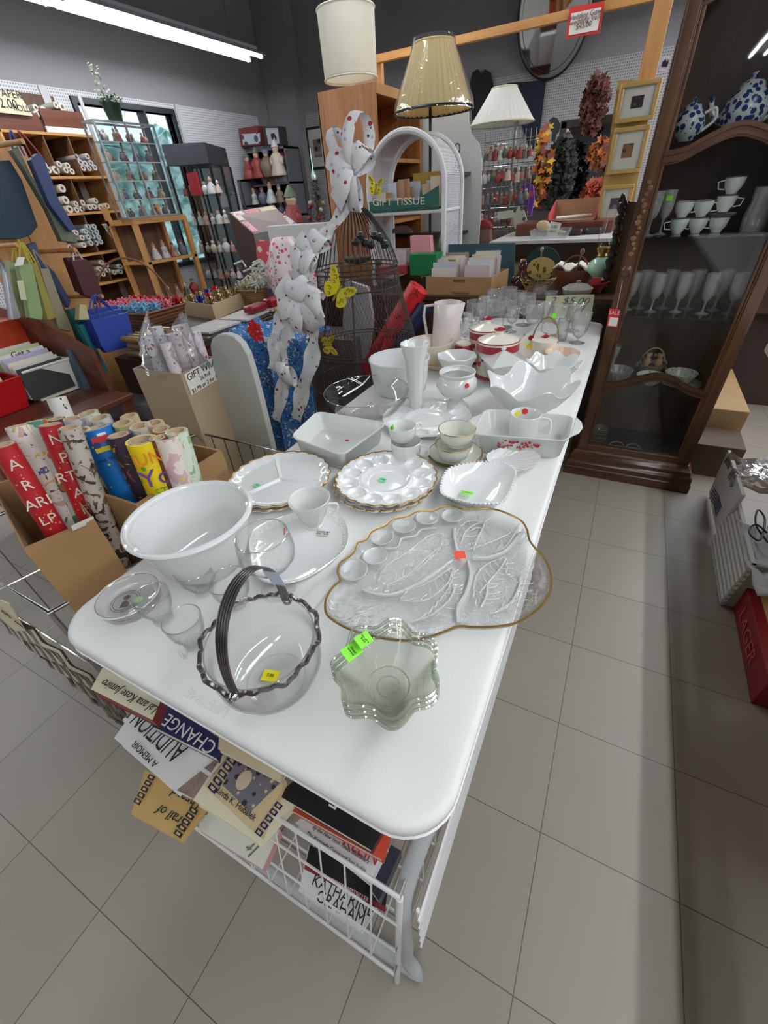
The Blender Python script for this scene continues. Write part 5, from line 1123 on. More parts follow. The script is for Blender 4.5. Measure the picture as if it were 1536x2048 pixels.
for z in SZ: G().box(CX0 + .03, CX1 - .03, CY + .035, CYB - .012, z - .006, z).build('glass_shelf', GSH, t, smooth=0)
G().box(CX0 + .02, CX1 - .02, CY + .03, CYB - .012, .125, .14).build('floor_board', CHERRYX, t, smooth=0)
# sale tag
tg = thing('sale_tag', 'red SALE price tag hanging on a string from the carved cabinet stile', 'tag', None, tuple(py(1228, 610, CY - .012)))
slab('tag', [(1219, 617), (1240, 619), (1234, 655), (1213, 653)], 'y', CY - .012, .001, plain((206, 34, 40), .5), tg)
slab('white_panel', [(1220, 634), (1237, 636), (1233, 653), (1216, 651)], 'y', CY - .0135, .001, PAPERW, tg)
lettering('SALE', .021, py(1229, 626, CY - .014), (1, 0, .0), (0, -1, 0), WINK, tg); G().tube([py(1234, 617, CY - .012), py(1239, 590, CY - .014), py(1245, 562, CY - .02)], .0008, 4).build('string', plain((215, 200, 195), .6), tg)
# contents ------------------------------------------------------------
Y1 = 2.26
CUTG = clear_glass(tint=(.95, .955, .95), edge=(.55, .58, .56), base=.12, power=2, bump=.6, bsc=90, haze=.2, name='cut_crystal')
def inside(u, v, z, y=Y1): p = py(u, v, y); return p.x
for i, (u, dy) in enumerate(((1262, 0), (1292, .04), (1318, -.03), (1345, .05), (1374, -.02), (1402, .05), (1424, -.04), (1452, .04), (1473, -.02))):
    x = CX0 + .065 + (CX1 - CX0 - .13) * i / 8
    goblet('crystal_goblet', x, 2.28 + dy, .029, .155, 'tulip', 'cut crystal goblet on the middle glass shelf, %s from the carved stile' % ['first', 'second', 'third', 'fourth', 'fifth', 'sixth', 'seventh', 'eighth', 'ninth'][i], 'goblet', 'crystal goblets on the middle shelf', mat=CUTG, z0=SZ[1] + .0005, foot=.026, stem=.045)
for i, x in enumerate((-.085, -.040)):
    goblet('green_tinted_goblet', x, 2.23 + .03 * i, .026, .15, 'tulip', ('cut goblet next to the stile on the cup shelf', 'cut goblet with a lime sticker on the cup shelf')[i], 'goblet', 'pair of goblets on the cup shelf', mat=CUTG, z0=SZ[2] + .0005, foot=.024, stem=.05)
sticker('price_sticker', (-.040, 2.233, SZ[2] + .125), .022, .018, GREENS, bpy.data.objects['green_tinted_goblet.001'], (1, 0, 0), (0, -1, 0))
CHN = plain((238, 242, 236), .18, var=.02, name='white_china')
def china(x, y, z0, r, h, lab, ha=PI):
    t_ = thing('china_cup', lab, 'cup', 'white china cups in the cabinet', (x, y, z0))
    vessel('cup', [(r * .5, 0), (r * .52, .004), (r * .85, h * .4), (r * .95, h * .7), (r, h)], x, y, CHN, t_, 32, .002, None, z0)
    G().tube([(x + r * math.cos(a), y + r * math.sin(a), z0 + h) for a in np.linspace(0, 2 * PI, 33)[:-1]], .0012, 5, True).build('dark_rim', plain((96, 84, 66), .4), t_)
    G().tube([(x + r * .95 * math.cos(ha), y - .01, z0 + h * .85), (x + (r + .02) * math.cos(ha), y - .012, z0 + h * .75), (x + (r + .014) * math.cos(ha), y - .012, z0 + h * .35), (x + r * .8 * math.cos(ha), y - .01, z0 + h * .3)], .0025, 6).build('handle', CHN, t_)
z2 = SZ[2] + .0008
for i, (x, k, lab) in enumerate(((.022, 0, 'white china cup at the bottom of the pile nearest the goblets'), (.022, 1, 'white china cup on top of the pile nearest the goblets'), (.088, 0, 'white china cup at the bottom of the middle pile'), (.088, 1, 'white china cup on top of the middle pile'), (.158, 0, 'white china cup at the base of the tallest pile'), (.158, 1, 'second white china cup up in the tallest pile'), (.165, 2, 'topmost white china cup of the tallest pile'))):
    china(x, Y1 + .01, z2 + k * .056 + (.012 if (x > .15 and k) else 0), .034, .052, lab, PI if i % 2 == 0 else 0)
for k in range(3): 
    z0 = z2 + .0535 + k * .0038; o = G().lathe([(.02, z0), (.04, z0 + .001), (.048, z0 + .003), (.04, z0 + .0025), (.0001, z0 + .0015)], 32, .158, Y1 + .01).build('china_saucer', CHN); tag(o, 'white china saucer between cups of the tallest pile, %s of three' % ('lowest', 'middle', 'topmost')[k], 'saucer', 'saucers in the cup pile')
o = thing('glass_pitcher', 'etched clear glass pitcher at the door edge of the cup shelf', 'pitcher', None, (.275, 2.24, z2))
vessel('jug', [(.04, 0), (.042, .005), (.046, .05), (.038, .10), (.042, .14)], .275, 2.25, clear_glass(tint=(.9, .9, .85), edge=(.6, .62, .55), base=.15, power=2, haze=.22, name='etched_glass'), o, 36, .003, None, z2)
G().tube([(.275, 2.206, z2 + .13), (.278, 2.19, z2 + .12), (.276, 2.188, z2 + .07), (.275, 2.204, z2 + .05)], .004, 6).build('handle', GLASS, o)
# blue and white teapots on the top shelf
BW = vor((206, 212, 214), [((38, 52, 112), .42), ((58, 74, 130), .2)], 46, .2, name='blue_willow_china')
def teapot(x, y, z0, s, lab, name='teapot', handle_top=False):
    t_ = thing(name, lab, 'teapot', 'blue and white teapots', (x, y, z0))
    G().lathe([(.03 * s, 0), (.034 * s, .004 * s), (.058 * s, .03 * s), (.066 * s, .06 * s), (.056 * s, .095 * s), (.036 * s, .115 * s), (.034 * s, .12 * s), (.0001, .121 * s)], 40, M=Matrix.Translation((x, y, z0))).build('body', BW, t_, smooth=60)
    l_ = G().lathe([(.035 * s, .12 * s), (.03 * s, .13 * s), (.012 * s, .138 * s), (.006 * s, .142 * s), (.01 * s, .15 * s), (.0001, .157 * s)], 28, M=Matrix.Translation((x, y, z0))).build('lid', BW, t_, smooth=60)
    G().tube(smoothc([(x - .055 * s, y, z0 + .045 * s), (x - .09 * s, y, z0 + .07 * s), (x - .10 * s, y, z0 + .11 * s)], 5), .010 * s, 8, taper=lambda q: 1.3 - .7 * q).build('spout', BW, t_)
    G().tube(smoothc([(x + .05 * s, y, z0 + .095 * s), (x + .09 * s, y, z0 + .11 * s), (x + .10 * s, y, z0 + .07 * s), (x + .058 * s, y, z0 + .035 * s)], 5), .006 * s, 8).build('handle', CHN, t_)
teapot(-.045, 2.27, SZ[3] + .0008, .8, 'blue and white patterned teapot nearest the cabinet stile, top shelf'); teapot(.12, 2.30, SZ[3] + .0008, 1.12, 'larger blue and white teapot with a pale spout behind the arch, top shelf')
o = vessel('china_bowl', [(.03, 0), (.06, .03), (.07, .06)], .27, 2.25, CHN, None, 36, .003, None, SZ[3] + .001); tag(o, 'plain pale bowl beside the larger blue teapot', 'bowl')
# lower shelf
zs = SZ[0] + .0008
o = goblet('crystal_vase', -.095, 2.24, .03, .16, 'cone', 'tall cut crystal vase with a yellow dot beside the stile', 'vase', None, mat=CUTG, z0=zs, foot=.03, stem=.01)
o = vessel('crystal_bowl', [(.03, 0), (.035, .006), (.055, .03), (.066, .055)], -.052, 2.22, CUTG, None, 48, .004, lambda a, q, z: (q * (1 + .05 * math.cos(16 * a)), z), zs); tag(o, 'cut crystal bowl in front of the tall crystal vase', 'bowl')
o = vessel('flowered_bowl', [(.028, 0), (.032, .004), (.055, .028), (.066, .045)], .095, 2.20, vor((206, 212, 206), [((90, 100, 90), .24)], 70, .2), None, 40, .003, None, zs + .0); tag(o, 'small flowered white bowl in the middle of the lower shelf', 'bowl')
FW = vor((214, 220, 204), [((96, 110, 88), .24)], 60, .2)
o = vessel('flowered_saucer', [(.04, 0), (.06, .006), (.088, .014)], .225, 2.23, FW, None, 40, .003, None, zs); tag(o, 'flowered saucer under the deep flowered bowl', 'saucer')
o = vessel('flowered_bowl', [(.034, 0), (.038, .004), (.058, .03), (.068, .05)], .215, 2.23, FW, None, 40, .003, None, zs + .0105); tag(o, 'deep flowered white bowl standing on its matching saucer', 'bowl')
t = thing('bear_basket', 'little arched-handle basket ornament with two pale bears and flowers', 'ornament', None, (.09, 2.33, zs))
G().tube([(.09 + .052 * math.cos(a), 2.33, zs + .06 + .075 * math.sin(a)) for a in np.linspace(0, PI, 17)], .0035, 6).build('handle', plain((170, 160, 128), .6), t)
G().lathe([(.045, 0), (.06, .06), (.055, .06), (.0001, .05)], 24, M=Matrix.Translation((.09, 2.33, zs))).build('basket', bands((140, 124, 90), (100, 86, 60), 90, 'Z', .8), t)
for s in (-1, 1): G().ball((.09 + s * .025, 2.31, zs + .075), .018, 10, sz=1.3).ball((.09 + s * .025, 2.305, zs + .105), .013, 10).ball((.09 + s * .025 - .009, 2.307, zs + .115), .005, 6).ball((.09 + s * .025 + .009, 2.307, zs + .115), .005, 6).build('bear', plain((196, 160, 124), .7, var=.1), t)
random.seed(5); g = G()
for i in range(26): a = random.uniform(0, PI); g.ball((.09 + .062 * math.cos(a), 2.32, zs + .045 + .06 * math.sin(a) * (1 if i % 2 else .4)), .008, 6)
g.build('flowers', plain((166, 160, 150), .7, var=.2, sc=80), t)
# cabinet floor
for k in range(4):
    z0 = .1405 + k * .022; o = vessel('glass_cup', [(.028, 0), (.036, .012), (.04, .028)], -.06, 2.22, clear_glass(tint=(.86, .9, .84), edge=(.6, .62, .5), base=.12, haze=.05), None, 32, .002, None, z0); tag(o, 'gilt-lined glass cup in the stack on the cabinet floor, %s' % ('lowest', 'second up', 'third up', 'topmost')[k], 'cup', 'gilt glass cups on the cabinet floor')
    G().tube([(-.06 + .04 * math.cos(a), 2.22 + .04 * math.sin(a), z0 + .028) for a in np.linspace(0, 2 * PI, 33)[:-1]], .0009, 4, True).build('gilt_line', GOLD, o)
for i, x in enumerate((.04, .12)):
    g = G()
    for k in range(22): a = 2 * PI * k / 22; g.ball((x + .034 * math.cos(a), 2.2 + .026 * math.sin(a), .145 + .018 * abs(math.sin(a))), .0045, 6)
    tag(g.build('bead_bracelet', CUTG), ('sparkling glass bead bracelet beside the gilt glass cups', 'sparkling glass bead bracelet farther from the gilt glass cups')[i], 'bracelet', 'bead bracelets on the cabinet floor')
# ================================================================== counters behind the table
t = thing('rear_counter', 'dark brown wooden counter directly behind the folding table', 'counter', None, (-.7, 2.75, 0))
G().box(-2.0, .34, 2.47, 3.02, .79, .82).build('top', DARKW, t, smooth=0, bevel=.004); G().box(-1.98, .33, 2.50, 3.0, 0, .79).build('body', DARKW, t, smooth=0)
LA = .8203
t = thing('display_counter', 'brown counter with white top edge and pale panelled front farther back', 'counter', None, (-.6, 3.4, 0))
G().box(-1.02, .35, 3.22, 3.95, 1.00, 1.018).build('top', plain((206, 204, 200), .4), t, smooth=0); G().box(-1.0, .33, 3.24, 3.93, .90, 1.0).build('fascia', DARKW, t, smooth=0)
G().box(-.99, .32, 3.28, 3.9, 0, .90).build('body', plain((196, 186, 140), .6, var=.05), t, smooth=0)
LB = 1.0183
tag(G().box(-.92, -.28, 3.55, 3.92, LB, 1.09).build('wooden_riser', BROWNW, smooth=0, bevel=.004), 'low brown wooden riser on the white-topped counter', 'riser')
LC = 1.0905
# card box of notecards
t = openbox([Vector((-1.20, 2.50, 0)), Vector((-.80, 2.50, 0)), Vector((-.775, 2.80, 0)), Vector((-1.18, 2.80, 0))], .915, LA, CARD, 'card_box', 'brown cardboard carton of filed greeting cards with divider tabs')
lettering('BOXED', .022, (-.99, 2.498, .895), (1, 0, 0), (0, -1, 0), INK, t, 'print'); lettering('Made in U.S.A.', .018, (-.98, 2.498, .832), (1, 0, 0), (0, -1, 0), INK, t, 'print')
random.seed(11)
cols = [(222, 214, 200), (214, 196, 196), (196, 198, 214), (226, 218, 206), (204, 186, 172), (216, 220, 222), (176, 150, 140)]
for i in range(22):
    xx = -1.10 if i % 2 == 0 else -.90; y = 2.53 + .012 * i; w = .075; hz = .955 + .012 * (i % 3) + (.02 if i in (7, 12, 19) else 0) + .0015 * i
    o = G().box(xx - w, xx + w, y, y + .003, .84, hz).build('greeting_card', plain(cols[i % 7], .7, var=.04), smooth=0, bevel=0)
    tag(o, ('%s filed greeting card, %s in the %s row of the carton' % (['cream', 'pinkish', 'lilac-grey', 'ivory', 'tan', 'white', 'brownish'][i % 7], NUM[i // 2], 'outer' if i % 2 == 0 else 'inner')), 'card', 'greeting cards in the carton')
for i, (x, s) in enumerate(((-1.08, 'Friend'), (-.93, 'Anniversary'), (-.90, 'New Baby'))):
    o = G().box(x - .045, x + .045, 2.62 + .06 * i, 2.622 + .06 * i, .95, 1.0 + .006 * i).build('divider_tab', PAPERC, smooth=0); tag(o, 'cream divider tab lettered %s among the greeting cards' % s, 'tab', 'divider tabs in the carton')
    lettering(s, .018, (x, 2.619 + .06 * i, .985 + .006 * i), (1, 0, 0), (0, -1, 0), INK, o, 'handwriting')
slab('green_board', [(885, 489), (1030, 486), (1027, 570), (1005, 600), (890, 560)], 'y', 2.90, .01, plain((52, 86, 92), .5, var=.04), None, 'dark teal board standing behind the carton of greeting cards', 'board')
tag(G().tube(smoothc([(-1.16, 3.0 - .02, .825), (-1.2, 2.98, .9)], 3), .004).build('pen', BLACK), 'black pen leaning behind the carton of greeting cards', 'pen')
# brown glazed figure
AMB = plain((66, 32, 20), .12, var=.25, sc=30, name='brown_glaze')
b = py(1038, 592, 2.66); t = thing('glazed_figurine', 'glossy dark brown ceramic figurine with a gold cap beside the wire egg basket', 'figurine', None, (b.x, 2.66, LA))
G().lathe([(.028, 0), (.045, .03), (.036, .07), (.02, .1), (.026, .125), (.018, .15), (.0001, .155)], 20, M=Matrix.Translation((b.x, 2.66, LA)), mod=lambda a, q, z: (q * (1 + .15 * math.sin(3 * a + z * 60)), z)).ball((b.x - .035, 2.64, LA + .06), .022, 10).ball((b.x + .03, 2.64, LA + .045), .024, 10).build('body', AMB, t, smooth=60)
G().ball((b.x, 2.66, LA + .155), .017, 10, sz=.5).build('cap', GOLD, t)
# oval green tray behind
p = py(1078, 548, 2.85); t = thing('oval_tray', 'dark green oval tray with a painted golden scene standing upright', 'tray', None, (p.x, 2.9, LA))
G().prism([(p.x + .105 * math.cos(a), 2.90, .92 + .095 * math.sin(a)) for a in np.linspace(0, 2 * PI, 33)[:-1]], (0, .01, 0)).build('tray', plain((30, 62, 56), .3), t, smooth=0); G().prism([(p.x + .085 * math.cos(a), 2.897, .90 + .062 * math.sin(a)) for a in np.linspace(0, 2 * PI, 33)[:-1]], (0, .002, 0)).build('painted_scene', vor((206, 180, 110), [((110, 86, 40), .3)], 30, .4), t, smooth=0)
# wire egg basket with tall loop handle
p = py(1072, 585, 2.62); t = thing('egg_basket', 'gold wire egg basket with a tall upright loop handle', 'basket', None, (p.x, 2.62, LA))
g = G()
for k in range(5): g.tube([(p.x + (.05 + .012 * k) * math.cos(a), 2.62 + (.05 + .012 * k) * math.sin(a), LA + .004 + .018 * k) for a in np.linspace(0, 2 * PI, 33)[:-1]], .0016, 5, True)
for k in range(16): a = 2 * PI * k / 16; g.tube([(p.x + .05 * math.cos(a), 2.62 + .05 * math.sin(a), LA + .003), (p.x + .1 * math.cos(a), 2.62 + .1 * math.sin(a), LA + .076)], .0013, 4)
g.build('wire_body', plain((150, 130, 70), .3, .7), t); G().cyl((p.x, 2.62, LA), (p.x, 2.62, LA + .2), .0028, 6).ball((p.x, 2.62, LA + .21), .009, 10, sz=1.5).build('handle', plain((176, 150, 110), .4, .5), t)
# wooden stave basket with cloth
p = py(1144, 570, 2.75); t = thing('stave_basket', 'brown wooden stave basket with a hoop handle, lined with white cloth', 'basket', None, (p.x, 2.75, LA))
STV = bands((112, 62, 44), (84, 44, 32), 46, 'X', .4, .85, 'wooden_staves')
G().lathe([(.075, LA), (.098, LA + .10), (.092, LA + .10), (.07, LA + .004), (.0001, LA + .004)], 20, p.x, 2.75, cap=False, mod=lambda a, q, z: (q * (1 + .25 * abs(math.cos(a))), z)).build('tub', STV, t, smooth=20)
G().sheet([[(p.x + .11 * (i / 5 - 1) , 2.70 + .02 * j, LA + .105 + .02 * math.sin(i * 1.3) * math.cos(j)) for i in range(11)] for j in range(7)]).build('white_cloth', PAPERW, t, solid=.008)
G().tube([(p.x + .07 * math.cos(a), 2.74, LA + .08 + .085 * math.sin(a)) for a in np.linspace(0, PI, 17)], .004, 6).build('handle', BROWNW, t)
G().cyl((p.x + .005, 2.70, LA + .05), (p.x + .025, 2.69, LA + .18), .003).ball((p.x + .027, 2.69, LA + .19), .012, 10, sz=1.3).build('long_peg', plain((130, 96, 70), .5), t)
# pink lidded dish, red and white sauce boat
p = py(1152, 592, 2.56); t = thing('pink_dish', 'brownish-pink glass dish with a knobbed lid on the counter edge', 'dish', None, (p.x, 2.56, LA))
PKG = clear_glass(tint=(.80, .62, .60), edge=(.45, .3, .28), base=.1, power=2, haze=.25, name='pink_glass')
vessel('dish', [(.05, 0), (.07, .01), (.078, .035)], p.x, 2.56, PKG, t, 36, .003, None, LA); G().lathe([(.078, LA + .036), (.05, LA + .052), (.01, LA + .058), (.012, LA + .07), (.0001, LA + .074)], 36, p.x, 2.56).build('lid', PKG, t, smooth=50)
p = py(1190, 575, 2.6); t = thing('sauce_boat', 'red and white glazed sauce boat at the counter end', 'sauce boat', None, (p.x, 2.62, LA))
vessel('body', [(.025, 0), (.03, .01), (.05, .05)], p.x, 2.62, plain((150, 60, 56), .2, var=.2), t, 28, .003, lambda a, q, z: (q * (1 + .35 * abs(math.cos(a))), z + .01 * math.cos(a)), LA); slab('red_napkin', [(1186, 556), (1203, 556), (1198, 574), (1176, 574)], 'y', 2.58, .01, plain((196, 50, 54), .5), t)
# oil lamp
p = py(1198, 540, 2.66); lx = p.x; t = thing('oil_lamp', 'oil lamp with clear chimney, brass burner and mint glass font', 'lamp', None, (lx, 2.68, LA))
G().lathe([(.05, 0), (.055, .01), (.03, .03), (.02, .06), (.04, .08), (.062, .10), (.062, .125), (.045, .15), (.02, .165), (.0001, .165)], 32, M=Matrix.Translation((lx, 2.68, LA))).build('font', plain((176, 216, 190), .12, var=.02), t, smooth=60)
G().lathe([(.02, .165), (.026, .17), (.022, .18), (.03, .19), (.034, .205), (.026, .21), (.0001, .21)], 24, M=Matrix.Translation((lx, 2.68, LA))).cyl((lx + .02, 2.68, LA + .18), (lx + .05, 2.67, LA + .18), .002).ball((lx + .052, 2.67, LA + .18), .006, 8).build('burner', GOLD, t, smooth=60)
G().lathe([(.026, .21), (.028, .215), (.04, .25), (.038, .27), (.024, .31), (.022, .38)], 28, M=Matrix.Translation((lx, 2.68, LA)), cap=False).build('chimney', GLASS, t, smooth=60)
# carved dark wooden panel beside the cabinet
t = thing('carved_headboard', 'dark wood panel with a carved scrolled edge standing beside the cabinet', 'panel', None, tuple(py(1215, 600, 2.62)))
slab('board', [(1246, 402), (1280, 405), (1255, 600), (1204, 600), (1222, 500)], 'y', 2.64, .02, wood((92, 66, 40), (72, 50, 30), .5, 'Z', 5, 'panel_wood'), t)
g = G()
for i in range(26):
    f_ = i / 25; q = py(1248 - 44 * f_ + 3 * math.sin(i * 1.9), 400 + 190 * f_, 2.62); g.ball(q, .012 + .004 * (i % 3), 8, sy=.7)
g.build('scroll_edge', plain((32, 22, 18), .3, var=.1), t)
slab('finial', [(1236, 404), (1240, 396), (1244, 386), (1250, 390), (1252, 400), (1262, 404)], 'y', 2.62, .02, plain((30, 24, 20), .4), t)
# things on the white-topped counter
p = py(1108, 478, 3.30); t = thing('plastic_bin', 'small clear plastic bin holding a wooden spoon on the white-topped counter', 'bin', None, (p.x, 3.38, LB))
q0 = py(1062, 486, 3.32).x; q1 = py(1130, 486, 3.32).x
g = G(); g.sheet([[(q0, 3.30, LB), (q1, 3.30, LB), (q1, 3.46, LB), (q0, 3.46, LB)], [(q0 - .012, 3.29, LB + .05), (q1 + .012, 3.29, LB + .05), (q1 + .012, 3.47, LB + .05), (q0 - .012, 3.47, LB + .05)]], closed=True)
g.build('tub', clear_glass(tint=(.82, .86, .88), edge=(.6, .64, .68), base=.15, power=1.5, haze=.2), t, smooth=0)
tag(G().ball((q0 + .05, 3.40, LB + .07), .036, 14, sx=1.25, sy=.4, sz=.8).cyl((q0 + .05, 3.4, LB + .05), (q1 - .02, 3.42, LB + .025), .007).build('wooden_spoon', plain((206, 178, 140), .5)), 'pale wooden spoon lying in the clear plastic bin', 'spoon')
t = thing('playing_card_sign', 'white handwritten price card stuck upright in the clear plastic bin', 'sign', None, (p.x, 3.33, LB + .03))
slab('card', [(1102, 442), (1123, 447), (1112, 476), (1092, 471)], 'y', 3.33, .002, PAPERW, t); lettering('2.00\neach', .024, py(1107, 458, 3.327), (1, 0, -.15), (0, -1, 0), INK, t, 'handwriting')
t = thing('pink_tray_box', 'open pink cardboard display box of small items on the wooden riser', 'box', None, tuple(py(1143, 455, 3.7)))
PK = plain((196, 80, 92), .5, var=.04)
slab('front', [(1094, 440), (1188, 445), (1184, 458), (1097, 456)], 'y', 3.62, .005, PK, t); a_, b_ = py(1095, 440, 3.62), py(1188, 445, 3.62)
G().box(a_.x, b_.x, 3.62, 3.88, LC, LC + .006).build('bottom', plain((150, 124, 96), .6), t); G().box(a_.x, b_.x, 3.875, 3.88, LC, LC + .12).build('back', plain((176, 140, 104), .6), t)
G().prism([(a_.x, 3.62, LC), (a_.x, 3.88, LC), (a_.x, 3.88, LC + .12), (a_.x, 3.62, LC + .045)], (.005, 0, 0)).build('side', PK, t); G().prism([(b_.x, 3.62, LC), (b_.x, 3.88, LC), (b_.x, 3.88, LC + .12), (b_.x, 3.62, LC + .045)], (-.005, 0, 0)).build('side', PK, t)
for k, lab in enumerate(('white trinket nearest the front of the pink display box', 'white trinket at the middle of the pink display box', 'white trinket toward the back of the pink display box')): tag(G().cyl((a_.x + .05 + .07 * k, 3.68 + .04 * k, LC + .02), (a_.x + .13 + .07 * k, 3.72 + .04 * k, LC + .02), .01).build('trinket', CREAM), lab, 'trinket', 'trinkets in the pink box')
for i, (u0, u1, vt, col, lab, yy) in enumerate(((1120, 1160, 462, (52, 34, 30), 'dark brown leather case standing behind the price card', 3.45), (1165, 1198, 456, (44, 40, 42), 'black small case near the oil lamp chimney', 3.48), (1186, 1206, 446, (36, 36, 50), 'navy handled purse behind the oil lamp', 3.66), (1075, 1098, 448, (70, 40, 30), 'brown round wooden bowl behind the plastic bin', 3.50))):
    a_ = py(u0, 487, yy); b_ = py(u1, 487, yy); tp = py((u0 + u1) / 2, vt, yy); zb_ = LC if yy > 3.55 else LB
    tag(G().box(a_.x, b_.x, yy, min(yy + .12, 3.54) if yy < 3.55 else yy + .12, zb_, max(tp.z, zb_ + .04)).build(['leather_case', 'small_case', 'purse', 'wooden_bowl'][i], plain(col, .4, var=.1), bevel=.015), lab, 'case' if i < 2 else ('purse' if i == 2 else 'bowl'))
# ================================================================== white wicker etagere
WK = bands((206, 206, 208), (150, 150, 154), 95, 'Z', .6, .62, 'white_wicker'); WKR = plain((214, 214, 215), .5, var=.05, sc=120)
EY0, EY1 = 2.78, 3.10; ex0, ex1 = -1.70, -1.195; exc = (ex0 + ex1) / 2; er = (ex1 - ex0) / 2; ezs = 1.355
LOWY = 0
t = thing('wicker_shelf', 'white wicker shelf stand with a tall arched top', 'shelf', None, (exc, 2.95, .82))
def archpts(y, r, z0=LA): return [(exc - r, y, z0), (exc - r, y, 1.0), (exc - r, y, 1.2)] + [(exc + r * math.cos(a), y, ezs + r * math.sin(a)) for a in np.linspace(PI, 0, 21)] + [(exc + r, y, 1.2), (exc + r, y, 1.0), (exc + r, y, z0)]
for y in (EY0, EY1):
    G().tube(archpts(y, er), .017, 8).build('arch_frame', WKR, t)
rows = [[(x, y + .0, z) for (x, _, z) in archpts(0, er - .004 - .006 * math.sin(k * PI / 8))] for k, y in enumerate(np.linspace(EY0, EY1, 9))]
m, nt, b = newmat('open_wicker'); v = coords(nt); sp = N(nt, 'ShaderNodeSeparateXYZ'); nt.links.new(v, sp.inputs[0])
terms = []
for (a, s1, s2) in (('Y', 1, 1), ('Y', 1, -1)):
    ad = N(nt, 'ShaderNodeMath', operation='MULTIPLY_ADD'); nt.links.new(sp.outputs['Z'], ad.inputs[0]); ad.inputs[1].default_value = s2; nt.links.new(sp.outputs['Y'], ad.inputs[2])
    a2 = N(nt, 'ShaderNodeMath', operation='MULTIPLY_ADD'); nt.links.new(sp.outputs['X'], a2.inputs[0]); a2.inputs[1].default_value = .7 * s2; nt.links.new(ad.outputs[0], a2.inputs[2])
    mu = N(nt, 'ShaderNodeMath', operation='MULTIPLY'); nt.links.new(a2.outputs[0], mu.inputs[0]); mu.inputs[1].default_value = 52
    fr = N(nt, 'ShaderNodeMath', operation='FRACT'); nt.links.new(mu.outputs[0], fr.inputs[0]); lt = N(nt, 'ShaderNodeMath', operation='LESS_THAN'); nt.links.new(fr.outputs[0], lt.inputs[0]); lt.inputs[1].default_value = .5; terms.append(lt)
mxx = N(nt, 'ShaderNodeMath', operation='MAXIMUM'); nt.links.new(terms[0].outputs[0], mxx.inputs[0]); nt.links.new(terms[1].outputs[0], mxx.inputs[1])
b.inputs['Base Color'].default_value = rgb(200, 200, 203); b.inputs['Roughness'].default_value = .6; nt.links.new(mxx.outputs[0], b.inputs['Alpha'])
G().sheet(rows).build('woven_arch', m, t, smooth=60)
for z in (1.235, .985): 
    G().box(ex0, ex1, EY0 - .005, EY1, z - .02, z).build('shelf_board', WKR, t, bevel=.006)
t = thing('gift_tissue_box', 'green GIFT TISSUE display box full of cards on the wicker shelf', 'box', None, (-1.46, 2.8, 1.236))
GRN = plain((24, 92, 74), .5, var=.04); GTX = plain((222, 226, 206), .6)
slab('front_panel', [(735, 404), (835, 400), (846, 391), (877, 371), (877, 411), (735, 424)], 'y', 2.765, .006, GRN, t)
G().box(-1.68, -1.235, 2.771, 3.06, 1.2365, 1.245).build('bottom', GRN, t)
lettering('GIFT TISSUE', .052, py(796, 404, 2.764), (1, 0, -.03), (0, -1, 0), GTX, t, 'print', sx=1.3)
random.seed(4)
for i in range(14):
    x = -1.66 + .03 * i + .008 * random.random(); y = 2.80 + .018 * i % .2; h = 1.33 + .06 * random.random() + .002 * i
    o = G().box(x, x + .085 * (.6 + .4 * random.random()), y, y + .006, 1.246, h).build('card_packet', plain(random.choice([(226, 222, 212), (214, 200, 176), (196, 150, 110), (222, 206, 190), (206, 216, 226)]), .6, var=.05), smooth=0)
    tag(o, 'card packet standing in the green tissue box, %s from its bow end' % ['first', 'second', 'third', 'fourth', 'fifth', 'sixth', 'seventh', 'eighth', 'ninth', 'tenth', 'eleventh', 'twelfth', 'thirteenth', 'last'][i], 'card packet', 'card packets in the green box')
tag(G().box(-1.50, -1.27, 3.02, 3.04, 1.246, 1.42).build('yellow_folder', plain((214, 170, 80), .6), smooth=0), 'yellow-orange folder standing behind the card packets', 'folder'); tag(G().box(-1.32, -1.24, 2.98, 3.0, 1.246, 1.375).build('blue_envelope', plain((110, 150, 206), .5), smooth=0), 'pale blue envelope at the end of the green tissue box', 'envelope')
tag(G().box(-1.36, -1.26, 2.84, 2.95, 1.246, 1.36).build('white_carton', CARDL, smooth=0), 'small open beige carton in the green tissue box', 'box')
# lower shelf goods of the etagere and beside it
t = thing('green_card_box', 'bright green plastic tub with pink stationery on the counter', 'tub', None, tuple(py(850, 550, 2.62)))
slab('front', [(817, 508), (873, 507), (868, 552), (820, 552)], 'y', 2.62, .12, plain((14, 110, 60), .35, var=.03), t, bevel=.006)
tag(slab('pink_stationery', [(820, 472), (860, 472), (862, 508), (822, 508)], 'y', 2.70, .05, plain((226, 150, 160), .5, var=.05)), 'pink boxed stationery rising out of the green tub', 'stationery')
tag(slab('clear_card_box', [(760, 500), (812, 500), (812, 545), (764, 548)], 'y', 2.72, .1, plain((206, 196, 196), .3, var=.15, sc=40)), 'boxed white stationery with a red base beside the green tub', 'box'); tag(slab('red_album', [(750, 535), (814, 532), (814, 548), (752, 552)], 'y', 2.66, .1, plain((150, 50, 56), .4)), 'dark red album under the boxed white stationery', 'album')
tag(slab('stone_ornament', [(784, 460), (794, 452), (806, 451), (818, 460), (820, 466), (784, 467)], 'y', 2.95, .05, plain((96, 72, 60), .7, var=.2)), 'brown stone-like ornament on the lower wicker shelf', 'ornament')
tag(G().lathe([(.02, 0), (.026, .08), (.028, .1)], 16, M=Matrix.Translation((-1.40, 2.98, .986))).build('silver_cup', plain((190, 190, 192), .3, .5)), 'small silver cup on the lower wicker shelf', 'cup')
tag(G().lathe([(.05, 0), (.05, .05), (.02, .12), (.014, .19), (.0001, .2)], 20, M=Matrix.Translation((-1.27, 2.98, .986))).build('green_bottle', plain((70, 96, 60), .25, var=.2)), 'dark green conical bottle on the lower wicker shelf', 'bottle')
